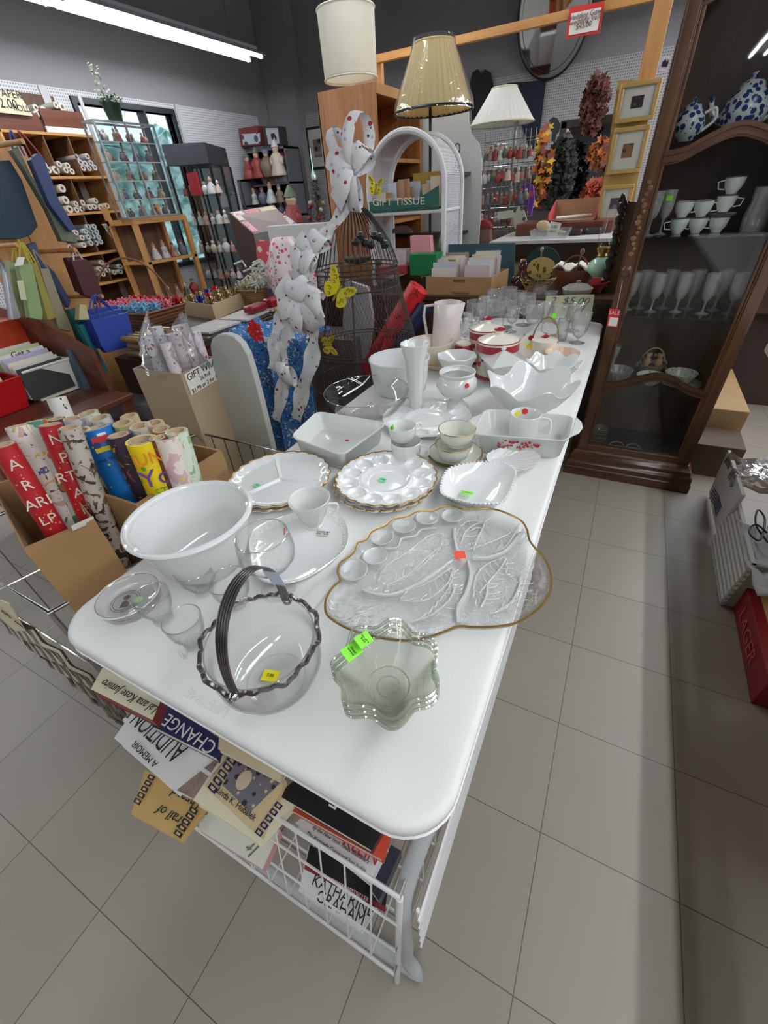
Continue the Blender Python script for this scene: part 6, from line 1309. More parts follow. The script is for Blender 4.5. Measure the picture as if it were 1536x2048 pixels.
# ================================================================== curved white display unit
WG = plain((198, 198, 194), .6, var=.03, name='grey_white_laminate'); EDG = plain((36, 36, 40), .5)
t = thing('display_unit', 'greyish-white open corner display unit with dark-edged curved shelves', 'display unit', None, (-1.5, 3.6, 0))
slab('side_wing', [(880, 205), (936, 205), (937, 240), (944, 268), (958, 288), (963, 320), (961, 420), (957, 480), (953, 600), (738, 600), (748, 290), (800, 215)], 'y', 3.78, .02, WG, t)
for z in (1.42, 1.055, .72):
    P_ = [(-2.09, 3.777, z)] + [(-1.735 + .385 * math.cos(a), 3.777 + .20 * math.sin(a), z) for a in np.linspace(-PI, 0, 17)] + [(-1.35, 3.777, z)]
    G().prism(P_, (0, 0, -.018)).build('curved_shelf', EDG, t, smooth=20)
for i, (x, h, col, lab, nm) in enumerate(((-1.43, .13, (52, 60, 60), 'small dark loop-handled figurine on the curved display shelf', 'figurine'), (-1.50, .12, (196, 190, 176), 'pale standing figurine beside the dark looped one', 'figurine'))):
    tag(G().lathe([(.022, 0), (.024, .02), (.014, h * .5), (.018, h * .7), (.012, h * .95), (.0001, h)], 16, M=Matrix.Translation((x, 3.68, 1.421))).build(nm, plain(col, .4, var=.1)), lab, nm)
tag(G().tube([(-1.43 + .02 * math.cos(a), 3.68, 1.555 + .03 * math.sin(a)) for a in np.linspace(0, 2 * PI, 17)[:-1]], .005, 6, True).build('ring_ornament', plain((60, 66, 70), .5)), 'dark ring ornament standing on the looped figurine', 'ornament')
random.seed(8)
tt = thing('branch_ornament', 'small dark branching ornament on the lower curved shelf', 'ornament', None, (-1.34, 3.38, 1.071)); g = G()
for k in range(16): a = random.uniform(0, 2 * PI); g.tube([(-1.44, 3.66, 1.056), (-1.44 + .05 * math.cos(a), 3.66 + .03 * math.sin(a), 1.08 + .05 * random.random()), (-1.44 + .07 * math.cos(a + .4), 3.66, 1.08 + .07 * random.random())], .0025, 4)
g.build('branches', plain((56, 60, 54), .6), tt)
# ================================================================== lamp shades
def shade(u0, v0, w0, u1, v1, w1, y, name, lab, mat, nple=0, ring=None, spider=True, amp=.012):
    a = py(u0, v0, y); b = py(u1, v1, y); r0 = (py(u0 + w0 / 2, v0, y) - py(u0 - w0 / 2, v0, y)).length / 2; r1 = (py(u1 + w1 / 2, v1, y) - py(u1 - w1 / 2, v1, y)).length / 2
    cx_ = (a.x + b.x) / 2; t_ = thing(name, lab, 'lampshade', None, (cx_, y, a.z)); n_ = 24
    pr = [(r0 + (r1 - r0) * k / n_, a.z + (b.z - a.z) * k / n_) for k in range(n_ + 1)]
    md = (lambda t, q, z: (q * (1 + amp * (1 if int(t / (2 * PI) * nple * 2 + .5) % 2 else -1)), z)) if nple else None
    G().lathe(pr, nple * 4 if nple else 64, cx_, y, md, cap=False).build('shade', mat, t_, smooth=25 if nple else 50, solid=.003)
    for q, r_ in ((a.z, r0), (b.z, r1)): G().tube([(cx_ + r_ * 1.005 * math.cos(s), y + r_ * 1.005 * math.sin(s), q) for s in np.linspace(0, 2 * PI, 49)[:-1]], .005, 6, True).build('trim_band', ring or mat, t_)
    return t_, cx_, a.z, b.z, r0, r1
OY0, OY1, OX0, OX1, OZ = 3.0, 3.42, -2.152, -1.73, 1.868
t_, sx_, sz0, sz1, r0_, r1_ = shade(699, 160, 90, 694, 18, 100, 3.16, 'drum_lampshade', 'tall off-white drum lampshade standing on the oak bookcase', milky(plain((220, 216, 200), .8, var=.02), .3))
bpy.data.objects['drum_lampshade'].location.z = sz0
t_, sx2, z0_, z1_, r0_, r1_ = shade(868, 222, 142, 866, 86, 74, 3.10, 'pleated_lampshade', 'tan pleated lampshade wrapped in shiny clear plastic', milky(plain((236, 218, 166), .8, var=.03), .35, (.9, .75, .45, 1)), 40, None)
G().tube([(sx2 + r0_ * 1.01 * math.cos(s), 3.10 + r0_ * 1.01 * math.sin(s), z0_) for s in np.linspace(0, 2 * PI, 49)[:-1]], .007, 6, True).build('dark_hem', BLACK, t_)
G().lathe([(r0_ * 1.03, z0_ - .01), (r0_ * .9 + r1_ * .1 + .012, z0_ + .04), (r1_ + .014, z1_ - .02), (r1_ + .006, z1_ + .02)], 96, sx2, 3.10, lambda a, q, z: (q * (1 + .012 * math.sin(9 * a + z * 14) + .006 * math.sin(31 * a)), z), cap=False).build('plastic_wrap', clear_glass(tint=(1, 1, 1), edge=(.96, .96, .95), base=.10, power=2, rough=.1, bump=1.0, bsc=16, haze=.03, name='shiny_wrap'), t_, smooth=60)
t_ = thing('floor_lamp', 'slim black floor lamp post carrying the tan pleated shade', 'lamp', None, (sx2 - .02, 3.10, 0)); G().cyl((sx2 - .02, 3.10, .02), (sx2 - .02, 3.10, z1_ - .03), .009).build('pole', BLACK, t_); G().lathe([(.13, 0), (.13, .01), (.03, .025), (.01, .03), (.0001, .03)], 28, sx2 - .02, 3.10).build('base', BLACK, t_)
t_, sx3, z03, z13, r03, r13 = shade(1004, 248, 122, 1008, 176, 48, 3.95, 'white_lampshade', 'white pleated cone lampshade on top of the ornament rack', milky(plain((230, 228, 220), .8, var=.02), .3), 34, plain((214, 206, 176), .7))
# ================================================================== tall oak bookcase
t = thing('oak_bookcase', 'tall oak bookcase seen from its plain veneered side', 'bookcase', None, (-1.95, 3.3, 0))
G().box(OX0, OX1, OY0, OY0 + .022, 0, OZ).build('side_panel', OAK, t, bevel=.002); G().box(OX0, OX1, OY1 + .28, OY1 + .302, 0, OZ).build('side_panel', OAK, t)
G().box(OX0, OX0 + .01, OY0, OY1 + .3, 0, OZ).build('back_panel', OAK, t)
for z in (OZ - .025, 1.50, 1.15, .8, .45, .05): G().box(OX0, OX1 - .005, OY0 + .022, OY1 + .28, z, z + .022).build('shelf', OAK, t)
G().box(OX1 - .02, OX1, OY0 + .022, OY1 + .28, OZ - .05, OZ).build('face_rail', PINEY, t)
# ================================================================== pine frame with sign and pictures
t = thing('timber_stand', 'open pine timber frame of two posts and a long rail', 'frame', None, (-1.2, 3.7, 0))
G().box(-2.06, -.24, 3.69, 3.73, 2.075, 2.115).build('rail', PINEX, t); G().box(-.325, -.235, 3.69, 3.74, LB, 2.9).build('post', PINE, t); G().box(-2.10, -2.04, 3.73, 3.77, 0, 2.115).build('post', PINE, t)
G().box(-.24, 1.9, 3.69, 3.73, 2.16, 2.20).build('rail', PINEX, t)
t = thing('gown_sign', 'red-bordered handwritten Wedding Gown and Veil price sign hung from the pine rail', 'sign', None, tuple(py(1170, 40, 3.66)))
slab('border', [(1140, 14), (1210, 2), (1199, 66), (1131, 78)], 'y', 3.665, .004, plain((214, 60, 56), .4), t); slab('card', [(1143, 27), (1203, 14), (1195, 60), (1137, 71)], 'y', 3.660, .003, PAPERW, t)
for i, (s, u, v) in enumerate((('Wedding Gown', 1171, 29), ('wedding Veil', 1169, 40), ('$45.00', 1167, 51))): lettering(s, .031, py(u, v, 3.657), (1, 0, .02), (0, -1, 0), plain((110, 70, 70), .6), t, 'handwriting', shear=.1)
GLDF = plain((184, 150, 92), .4, .3, var=.12, sc=70, name='gold_picture_frame'); MATW = plain((238, 234, 224), .7, var=.02)
def picture(Q, y, lab, art, name='framed_picture', fr=.022, frm=None, grp='gold framed pictures', m1=.3):
    P = [py(u, v, y) for u, v in Q]; c_ = sum(P, Vector()) / 4; hw = ((P[1] - P[0]).length + (P[2] - P[3]).length) / 4; hh = ((P[3] - P[0]).length + (P[2] - P[1]).length) / 4
    t_ = thing(name, lab, 'picture', grp, tuple(c_ - Vector((0, 0, hh))))
    g = G()
    for (a, b, c2, d, dy) in ((-hw, hw, hh - fr, hh, 0), (-hw, hw, -hh, -hh + fr, 0), (-hw, -hw + fr, -hh + fr, hh - fr, 0), (hw - fr, hw, -hh + fr, hh - fr, 0)): g.box(c_.x + a, c_.x + b, y - .014, y + .008, c_.z + c2, c_.z + d)
    g.build('moulding', frm or GLDF, t_, bevel=.004)
    G().box(c_.x - hw + fr, c_.x + hw - fr, y - .002, y + .004, c_.z - hh + fr, c_.z + hh - fr).build('mat_board', MATW, t_)
    G().box(c_.x - hw * m1, c_.x + hw * m1, y - .004, y - .002, c_.z - hh * m1, c_.z + hh * m1).build('print', art, t_)
    G().box(c_.x - hw + fr, c_.x + hw - fr, y - .008, y - .0065, c_.z - hh + fr, c_.z + hh - fr).build('glass', PANE, t_)
    return t_
picture([(1243, 167), (1324, 156), (1307, 240), (1228, 248)], 3.66, 'gold framed picture with a dark small print, uppermost of the three on the pine post', vor((60, 44, 60), [((200, 200, 220), .2), ((130, 80, 70), .3)], 30, .5))
picture([(1230, 256), (1299, 250), (1282, 344), (1212, 350)], 3.66, 'gold framed picture with a brown figure print, middle one on the pine post', vor((150, 104, 66), [((70, 84, 96), .36)], 24, .5))
picture([(1207, 371), (1268, 368), (1255, 440), (1190, 445)], 3.66, 'gold framed picture lowest on the pine post, partly behind the headboard', vor((90, 80, 90), [((150, 140, 150), .3)], 20, .5))
tag(slab('backing_board', [(1236, 160), (1310, 160), (1262, 440), (1196, 440)], 'y', 3.68, .008, plain((176, 138, 74), .5)), 'gold-brown board behind the three framed pictures', 'board')
t = thing('camel_card', 'small white card with a dark camel silhouette in a clear pocket beside the pine post', 'card', None, tuple(py(1325, 135, 3.3))); slab('card', [(1322, 112), (1340, 112), (1334, 142), (1318, 142)], 'y', 3.3, .002, plain((216, 206, 220), .5), t)
slab('silhouette', [(1323, 133), (1325, 124), (1328, 121), (1331, 118), (1333, 124), (1335, 122), (1336, 118), (1337, 124), (1334, 134)], 'y', 3.297, .001, BINK, t, None)
# ================================================================== black wire dress form with ribbon
FX, FY = -1.31, 1.88
t = thing('wire_dress_form', 'black wire dress form with a mesh skirt and a dark neck cap', 'dress form', None, (FX, FY, 0))
prof = [(.028, 1.30), (.07, 1.275), (.125, 1.215), (.165, 1.15), (.20, 1.058), (.205, .97), (.24, .85), (.285, .695), (.31, .52), (.33, .30), (.34, .03)]
def pr_(z): return float(np.interp(z, [q[1] for q in prof][::-1], [q[0] for q in prof][::-1]))
G().lathe([(.03, 1.29), (.045, 1.30), (.036, 1.34), (.030, 1.38), (.018, 1.41), (.0001, 1.415)], 20, FX, FY).build('neck_cap', BLACKW, t, smooth=50)
g = G()
for k in range(46):
    a = 2 * PI * k / 46; g.tube([(FX + pr_(z) * math.cos(a), FY + pr_(z) * math.sin(a), z) for z in (1.30, 1.27, 1.22, 1.15, 1.10, 1.055)], .0021, 4)
g.build('shoulder_wires', BLACKW, t)
for z in (1.058, 1.04, .97, .695, .68, .50, .30, .04): G().tube([(FX + pr_(z) * math.cos(a), FY + pr_(z) * math.sin(a), z) for a in np.linspace(0, 2 * PI, 49)[:-1]], .0034, 5, True).build('hoop', RUSTW, t)
g = G()
for k in range(9): a = 2 * PI * k / 9 + .2; g.tube([(FX + pr_(z) * math.cos(a), FY + pr_(z) * math.sin(a), z) for z in (1.055, .97, .85, .695, .52, .3, .03)], .0028, 4)
g.build('ribs', RUSTW, t)
g = G(); nh = 84
for s in (-1, 1):
    for k in range(nh):
        g.tube([(FX + pr_(z) * .995 * math.cos(2 * PI * k / nh + s * (1.04 - z) * 1.5), FY + pr_(z) * .995 * math.sin(2 * PI * k / nh + s * (1.04 - z) * 1.5), z) for z in np.linspace(1.04, .30, 11)], .00085, 3)
g.build('mesh_netting', RUSTW, t, smooth=0)
# printed ribbon
RIB = vor((214, 213, 214), [((160, 40, 50), .155), ((50, 60, 56), .13), ((176, 176, 182), .2)], 19, .7, name='santa_print_ribbon')
t = thing('ribbon_bow', 'white satin ribbon with red and dark print, in big loops down the dress form', 'ribbon', None, (-1.25, 1.6, .5))
random.seed(21)
def loop(u, v, ang, L, wd, y=1.60, nm='ribbon_loop', th=.35):
    c_ = py(u, v, y); d = Vector((math.cos(ang), 0, math.sin(ang))); yv = Vector((-math.sin(ang) * .25, -1, .1)).normalized(); w_ = Vector((-math.sin(ang), -.25, math.cos(ang))).normalized()
    rows = []
    n_ = 16
    for i in range(n_ + 1):
        s = i / n_ * 2 * PI; f = (1 - math.cos(s)) / 2
        p_ = c_ + d * (L * f) + yv * (th * L * math.sin(s)); ww = wd * (.35 + .65 * math.sin(min(1, f * 1.6) * PI / 2)) / 2
        rows.append([p_ - w_ * ww + yv * .006 * math.sin(i), p_ - w_ * ww * .33 + yv * .01, p_ + w_ * ww * .33 + yv * .01, p_ + w_ * ww])
    G().sheet(rows).build(nm, RIB, t, smooth=70)
for (u, v, a, L, w_, yy) in ((708, 345, 2.1, .15, .035, 1.66), (712, 345, 1.35, .17, .04, 1.64), (708, 345, 2.6, .11, .07, 1.62), (712, 350, .85, .09, .05, 1.64), (708, 350, 3.4, .10, .08, 1.6), (708, 352, 3.9, .12, .08, 1.6), (710, 352, 4.6, .11, .06, 1.6), (710, 350, 1.0, .10, .05, 1.66),
    (628, 505, 2.4, .08, .07, 1.5), (628, 505, 3.8, .11, .08, 1.48), (628, 505, .9, .08, .07, 1.52), (612, 515, 3.2, .07, .09, 1.47),
    (604, 605, 2.3, .11, .10, 1.40), (604, 605, .8, .10, .10, 1.42), (604, 605, 3.3, .12, .10, 1.39), (604, 605, -.1, .10, .10, 1.42), (604, 605, 4.2, .12, .11, 1.38), (604, 605, 5.2, .12, .11, 1.38), (604, 605, 1.5, .08, .09, 1.38),
    (575, 730, 3.6, .07, .07, 1.32), (575, 730, 4.6, .09, .08, 1.32)):
    loop(u, v, a, L, w_, yy)
def tail(pts, wd, nm='ribbon_tail'):
    P = smoothc([py(u, v, y) for u, v, y in pts], 6); rows = []
    for i, p_ in enumerate(P):
        d = (P[min(i + 1, len(P) - 1)] - P[max(i - 1, 0)]).normalized(); w_ = d.cross(Vector((.2, 1, .2))).normalized(); o = Vector((0, .014 * math.sin(i * .9), 0))
        rows.append([p_ - w_ * wd / 2 + o, p_ - w_ * wd * .15 - o, p_ + w_ * wd * .2 + o * .5, p_ + w_ * wd / 2 - o])
    G().sheet(rows).build(nm, RIB, t, smooth=70)
tail([(715, 365, 1.62), (680, 430, 1.58), (650, 470, 1.54), (628, 505, 1.5), (612, 560, 1.45), (604, 605, 1.40)], .045)
tail([(604, 605, 1.40), (625, 660, 1.38), (625, 710, 1.36), (605, 780, 1.34), (592, 838, 1.32)], .075)
tail([(604, 605, 1.38), (575, 660, 1.36), (562, 720, 1.34), (565, 770, 1.32), (552, 840, 1.30)], .065)
tail([(600, 610, 1.38), (560, 640, 1.36), (548, 690, 1.34), (545, 740, 1.32)], .06)
# butterflies
YB = plain((226, 208, 36), .4, var=.05)
def butterfly(u, v, y, s, ang, lab, mat=None):
    c_ = py(u, v, y); t_ = thing('butterfly_ornament', lab, 'butterfly ornament', 'yellow butterflies on the dress form', tuple(c_))
    R_2 = Matrix.Rotation(ang, 3, 'Y')
    def T2(p): q = R_2 @ Vector((p[0] * s, 0, p[1] * s)); return c_ + q + Vector((0, -abs(p[0]) * s * .25, 0))
    for sg_, big in ((-1, 1), (1, 1)):
        up_ = [(0, .05), (.25, .5), (.65, .95), (.95, 1.0), (.95, .7), (.7, .25), (.2, -.02)]; lo = [(.15, -.02), (.65, .12), (.85, -.15), (.7, -.55), (.4, -.75), (.25, -.6), (.02, -.15)]
        G().prism(smoothc([T2((sg_ * a, b)) for a, b in up_], 4, True), (0, .002, 0)).build('wing', mat or YB, t_, smooth=0); G().prism(smoothc([T2((sg_ * a, b)) for a, b in lo], 4, True), (0, .002, 0)).build('wing', mat or YB, t_, smooth=0)
        g = G()
        for (a, b, q) in ((.5, .55, .14), (.72, .75, .1), (.45, .28, .1), (.5, -.2, .13), (.38, -.48, .1)): g.tube([T2((sg_ * (a + q * math.cos(w) * (1 - w / 9)), b + q * math.sin(w) * (1 - w / 9))) + Vector((0, -.003, 0)) for w in np.linspace(0, 5, 10)], .0012, 3)
        g.build('wing_pattern', BINK, t_)
    G().tube([T2((0, -.7)), T2((0, 0)), T2((0, .35))], .0045, 6).build('body', plain((150, 130, 40), .5), t_)
butterfly(677, 582, 1.58, .075, .75, 'bright yellow butterfly with outspread wings clipped to the dress form waist')
butterfly(752, 375, 1.75, .035, .2, 'small pale yellow butterfly peeping out beside the neck cap')
butterfly(657, 690, 1.50, .045, 1.5, 'dark-veined yellow butterfly clipped lower on the mesh skirt', plain((196, 170, 40), .4, var=.2))
tag(G().lathe([(.0001, 0), (.05, .01), (.07, .03), (.06, .035), (.0001, .02)], 20, M=Matrix.Translation((FX + .04, FY - .06, 1.07))).build('bird_nest', plain((88, 68, 52), .8, var=.4, sc=120, bump=1)), 'brown twig nest resting inside the dress form waist', 'nest')
g = G()
for k in range(7): g.ball((FX + .10 + .018 * k, FY - .16 + .01 * k, 1.17 + .02 * math.sin(k * 1.8)), .018, 8, sx=1.2)
tag(g.build('black_ornament', BLACKW), 'lumpy black leaf ornament clipped on the dress form shoulder', 'ornament')
# ================================================================== blanket, counter with bows
LCZ = .78
t = thing('bow_counter', 'dark brown counter holding baskets of gift bows and packages', 'counter', None, (-2.8, 2.2, 0))
P_ = [(-2.02, 1.42), (-1.98, 2.99), (-3.05, 2.99), (-3.05, 1.42)]
G().prism([(x, y, LCZ) for x, y in P_], (0, 0, -.03)).build('top', DARKW, t, bevel=.003); G().box(-3.0, -2.05, 1.47, 2.95, 0, LCZ - .03).build('body', BROWNW, t)
CRO = vor((70, 128, 190), [((226, 222, 206), .40), ((40, 96, 106), .38), ((34, 74, 140), .43)], 30, .9, smooth=True, name='crochet_wool')
rows = []
for j in range(15):
    f = j / 14; r_ = []
    for i in range(19):
        s = i / 18; x = -2.03 + .46 * s; y = 1.53 + .22 * s + .03 * math.sin(i); 
        if f < .35: q = (x - .02, y + .28 - .8 * f, .80 - .06 * s + .015 * math.sin(i * 1.3 + j))
        else: q = (x + .03 * math.sin(i * .9) * f, y + .28 - .28 - (f - .35) * .08 + .03 * math.sin(i * 1.1 + 1) * f, .79 - .06 * s - (f - .35) * 1.05)
        r_.append(q)
    rows.append(r_)
t = thing('crochet_blanket', 'blue crochet blanket with a red and white rose motif', 'blanket', None, (-1.75, 1.6, .1)); G().sheet(rows).build('blanket', CRO, t, smooth=60, solid=.012)
q = py(512, 662, 1.50); g = G()
for k in range(20): a = 2.4 * k; rr = .008 * math.sqrt(k) * 1.3; g.ball((q.x + rr * math.cos(a), 1.50 - .006, q.z + rr * math.sin(a)), .012, 7, sy=.5)
g.build('red_rose', plain((214, 30, 30), .9, var=.1, sc=90, bump=.6), t)
g = G()
for k in range(8): g.ball((q.x + .05 + .012 * (k % 4), 1.50 - .004, q.z - .03 - .012 * (k // 4)), .008, 6, sy=.5)
g.build('white_stitches', plain((232, 226, 216), .9), t)
# bows
random.seed(13)
def bow(c_, r, mat, lab, cat='gift bow', grp=None, n=22):
    g = G()
    for k in range(n):
        a = 2.4 * k; el = .15 + 1.2 * k / n; d = Vector((math.cos(a) * math.cos(el), math.sin(a) * math.cos(el), math.sin(el))); sd_ = d.cross(Vector((0, 0, 1)));
        if sd_.length < .1: sd_ = Vector((1, 0, 0))
        sd_.normalize(); w_ = r * .16; up_ = sd_.cross(d)
        rows = [[c_ + d * (r * f) + up_ * (r * .22 * math.sin(f * PI)) - sd_ * w_ * (1 - f * .3), c_ + d * (r * f) + up_ * (r * .22 * math.sin(f * PI)) + sd_ * w_ * (1 - f * .3)] for f in (.1, .5, 1.0)] + [[c_ + d * (r * f) - up_ * (r * .22 * math.sin(f * PI)) - sd_ * w_ * (1 - f * .3), c_ + d * (r * f) - up_ * (r * .22 * math.sin(f * PI)) + sd_ * w_ * (1 - f * .3)] for f in (.9, .5, .1)]
        g.sheet(rows)
    o = g.build('gift_bow', mat, smooth=0); return tag(o, lab, cat, grp)
PINKB = plain((226, 120, 134), .35, var=.12, sc=60); LBLU = plain((120, 176, 214), .35, var=.12, sc=60); GLDB = plain((176, 150, 96), .25, .5, var=.2); REDB = plain((176, 30, 44), .3, var=.1); NVB = plain((40, 50, 140), .3, var=.1); CRB = plain((222, 212, 186), .5, var=.06)
WICK = bands((128, 84, 58), (74, 46, 32), 60, 'Z', .6, .6, 'brown_basket_weave')
m, nt, b = newmat('brown_splint_weave'); v = coords(nt); br = N(nt, 'ShaderNodeTexBrick'); br.inputs['Scale'].default_value = 1; br.inputs['Color1'].default_value = rgb(138, 84, 54); br.inputs['Color2'].default_value = rgb(102, 58, 38); br.inputs['Mortar'].default_value = rgb(44, 28, 22)
br.inputs['Brick Width'].default_value = .045; br.inputs['Row Height'].default_value = .018; br.inputs['Mortar Size'].default_value = .003
mp = N(nt, 'ShaderNodeMapping'); mp.inputs['Rotation'].default_value = (PI / 2, 0, 0); nt.links.new(v, mp.inputs[0]); nt.links.new(mp.outputs[0], br.inputs[0]); nt.links.new(br.outputs[0], b.inputs[0]); b.inputs['Roughness'].default_value = .6; WEV = m
# large brown basket of bows with hoop handle
bq = [pz(292, 664, LCZ), pz(388, 640, LCZ), pz(380, 610, .86), pz(222, 625, .90)]
t = thing('splint_basket', 'large brown splint basket with a thin hoop handle, full of pink and blue bows', 'basket', None, (-2.62, 1.72, LCZ))
X0, X1, Y0, Y1_ = -2.88, -2.46, 1.47, 1.72
def bsk(x0, x1, y0, y1, z0, z1, fl, mat, par, r=.03):
    f0 = rrect(x0, x1, y0, y1, r); f1 = rrect(x0 - fl, x1 + fl, y0 - fl, y1 + fl, r); f2 = rrect(x0 - fl + .01, x1 + fl - .01, y0 - fl + .01, y1 + fl - .01, r)
    g = G().sheet([[(x, y, z0) for x, y in f0], [(x, y, z1) for x, y in f1], [(x, y, z1) for x, y in f2], [(x, y, z1 - .05) for x, y in f2]], closed=True); g.f.append(tuple(range(len(f0)))[::-1]); g.f.append(tuple(range(3 * len(f0), 4 * len(f0)))); g.build('weave', mat, par, smooth=40)
    G().tube([(x, y, z1) for x, y in f1], .007, 6, True).build('rim', mat, par)
bsk(X0, X1, Y0, Y1_, LCZ + .001, .89, .03, WEV, t)
G().tube([(-2.67 + .10 * math.cos(a), 1.60 + .17 * math.cos(a), .88 + .26 * math.sin(a)) for a in np.linspace(0, PI, 25)], .006, 6).build('hoop_handle', plain((120, 76, 56), .5), t)
k = 0
for i in range(6):
    for j in range(4):
        mt_, cn = (LBLU, 'light blue') if (i >= 3 and j <= 1) else ((PINKB, 'pink') if j < 3 else (REDB, 'red'))
        bow(Vector((-2.87 + .078 * i + random.uniform(-.01, .01), 1.48 + .08 * j, .885)), .05, mt_, '%s ribbon gift bow in the hoop-handled basket, %s row from the front, %s along' % (cn, NUM[j], ['first', 'second', 'third', 'fourth', 'fifth', 'sixth'][i]), 'gift bow', 'bows in the splint basket', 16); k += 1
# second cardboard tray of gold and navy bows
c0, c1, c2 = pz(395, 632, LCZ), pz(430, 640, LCZ), pz(493, 617, LCZ)
c0 = pz(385, 638, LCZ); c1 = pz(432, 640, LCZ); c2 = pz(492, 612, LCZ)
cA, cB, cC = Vector((c1.x, c1.y, 0)), Vector((c2.x, c2.y, 0)), Vector((c2.x - .32, c2.y + .06, 0)); cD = cA + (cC - cB)
openbox([cA, cB, cC, cD], .865, LCZ, CARDL, 'bow_carton', 'tan cardboard carton of gold, navy and red bows beside the splint basket')
cm = (cA + cB + cC + cD) / 4
for i in range(4):
    for j in range(3):
        mt_, cn = [(GLDB, 'gold'), (GLDB, 'gold'), (NVB, 'navy blue'), (REDB, 'dark red')][(i + 2 * j) % 4] if j else (GLDB, 'gold')
        p_ = cA.lerp(cB, (i + .5) / 4) + (cD - cA) * ((j + .5) / 3); bow(Vector((p_.x, p_.y, .855)), .05, mt_, '%s gift bow in the tan carton, %s row from the front, %s along' % (cn, NUM[j], ['first', 'second', 'third', 'last'][i]), 'gift bow', 'bows in the tan carton', 14)
# wicker basket with cream bows
p = pz(497, 606, LCZ); p2 = Vector((-2.33, 2.32, LCZ)); t = thing('small_wicker_basket', 'small honey-brown wicker basket heaped with cream bows', 'basket', None, tuple(p2))
bsk(-2.46, -2.24, 2.20, 2.42, LCZ + .001, .88, .02, bands((158, 118, 76), (110, 76, 46), 80, 'Z', .6, .6, 'honey_wicker'), t)
for i in range(9): bow(Vector((-2.43 + .08 * (i % 3), 2.23 + .08 * (i // 3), .885 + .02 * (i == 4))), .055, CRB, 'cream gift bow heaped in the small wicker basket, %s row, %s in it' % (NUM[i // 3], ['first', 'second', 'third'][i % 3]), 'gift bow', 'bows in the small wicker basket', 14)
# flat wrapping paper packs along the counter edge
for i in range(9):
    z0 = LCZ + .0005 + .011 * (i % 3); y0 = 1.47 + .24 * (i // 3) if i < 6 else 2.0
    x0 = -2.24 + .02 * (i % 3); a_ = .12 * (i % 2)
    o = G().box(-.10, .10, -.12, .12, 0, .010, M=Matrix.Translation((-2.13 + .01 * (i % 3), 1.60 + .26 * (i // 3), z0)) @ Matrix.Rotation(a_, 4, 'Z')).build('paper_pack', plain([(176, 170, 166), (96, 84, 78), (206, 200, 196)][i % 3], .3, var=.15), smooth=0)
    tag(o, 'flat cellophane pack of wrapping paper on the counter edge, %s layer of the %s pile' % (('bottom', 'middle', 'top')[i % 3], NUM[i // 3]), 'wrapping paper', 'flat packs on the counter edge')
# candy-print bag and red packages
bp_ = pz(562, 603, LCZ + .03)
t = thing('printed_bag', 'crumpled white and red printed gift bag spilling green and white ribbon', 'bag', None, (-2.2, 2.55, LCZ)); CANDY = vor((222, 206, 206), [((206, 70, 80), .27), ((90, 130, 110), .2)], 26, .4)
G().lathe([(.14, 0), (.17, .08), (.15, .18), (.09, .30), (.06, .34)], 24, M=Matrix.Translation((bp_.x + .03, bp_.y + .10, LCZ + .036)), mod=lambda a, q, z: (q * (1 + .16 * math.sin(4 * a + z * 9)), z)).build('bag', CANDY, t, smooth=60)
g = G()
for k in range(34): a = random.uniform(0, 2 * PI); p_ = Vector((bp_.x - .06 + random.uniform(-.12, .10), bp_.y - .03 + random.uniform(-.05, .05), .88 + random.uniform(0, .14))); g.tube([p_, p_ + Vector((.05 * math.cos(a), .01, .04 * math.sin(a))), p_ + Vector((.08 * math.cos(a + .6), -.02, .05 * math.sin(a + .6)))], .006, 4)
g.build('ribbon_curls', plain((206, 214, 206), .5, var=.2, sc=30), t)
for i, (x, y, w_, h_, mt_, lab) in enumerate(((-2.06, 2.46, .10, .10, vor((176, 34, 40), [((222, 214, 200), .18)], 26, .3), 'red foil-wrapped package beside the printed bag'), (-2.10, 2.28, .09, .05, plain((84, 60, 140), .3, var=.3, sc=60), 'purple ribbon package before the red foil one'), (-2.05, 2.10, .05, .03, plain((150, 30, 40), .3, var=.1), 'flat red pack near the crochet blanket'), (-2.06, 1.93, .05, .025, plain((140, 34, 44), .3, var=.1), 'flat dark red pack next to the crochet blanket'))):
    tag(G().box(x - w_, x + w_ * .5, y - .07, y + .07, LCZ + .036, LCZ + .036 + h_ * 1.6).build('package', mt_, bevel=.01), lab, 'package')
tag(G().box(-2.20, -1.99, 2.02, 2.60, LCZ + .0005, LCZ + .035).build('flat_carton', CARDL, smooth=0), 'flat carton lying under the red packages', 'box')
# white box on brown stand
a_, b_ = py(540, 487, 2.85), py(652, 482, 2.85); tag(G().box(a_.x, b_.x, 2.85, 2.99, LCZ, 1.195).build('white_box', plain((216, 216, 212), .6), bevel=.004), 'large plain white carton behind the printed bag', 'box'); tag(slab('tan_carton', [(571, 502), (589, 500), (590, 525), (573, 530)], 'y', 2.80, .03, CARD), 'small tan carton against the large white carton', 'box')
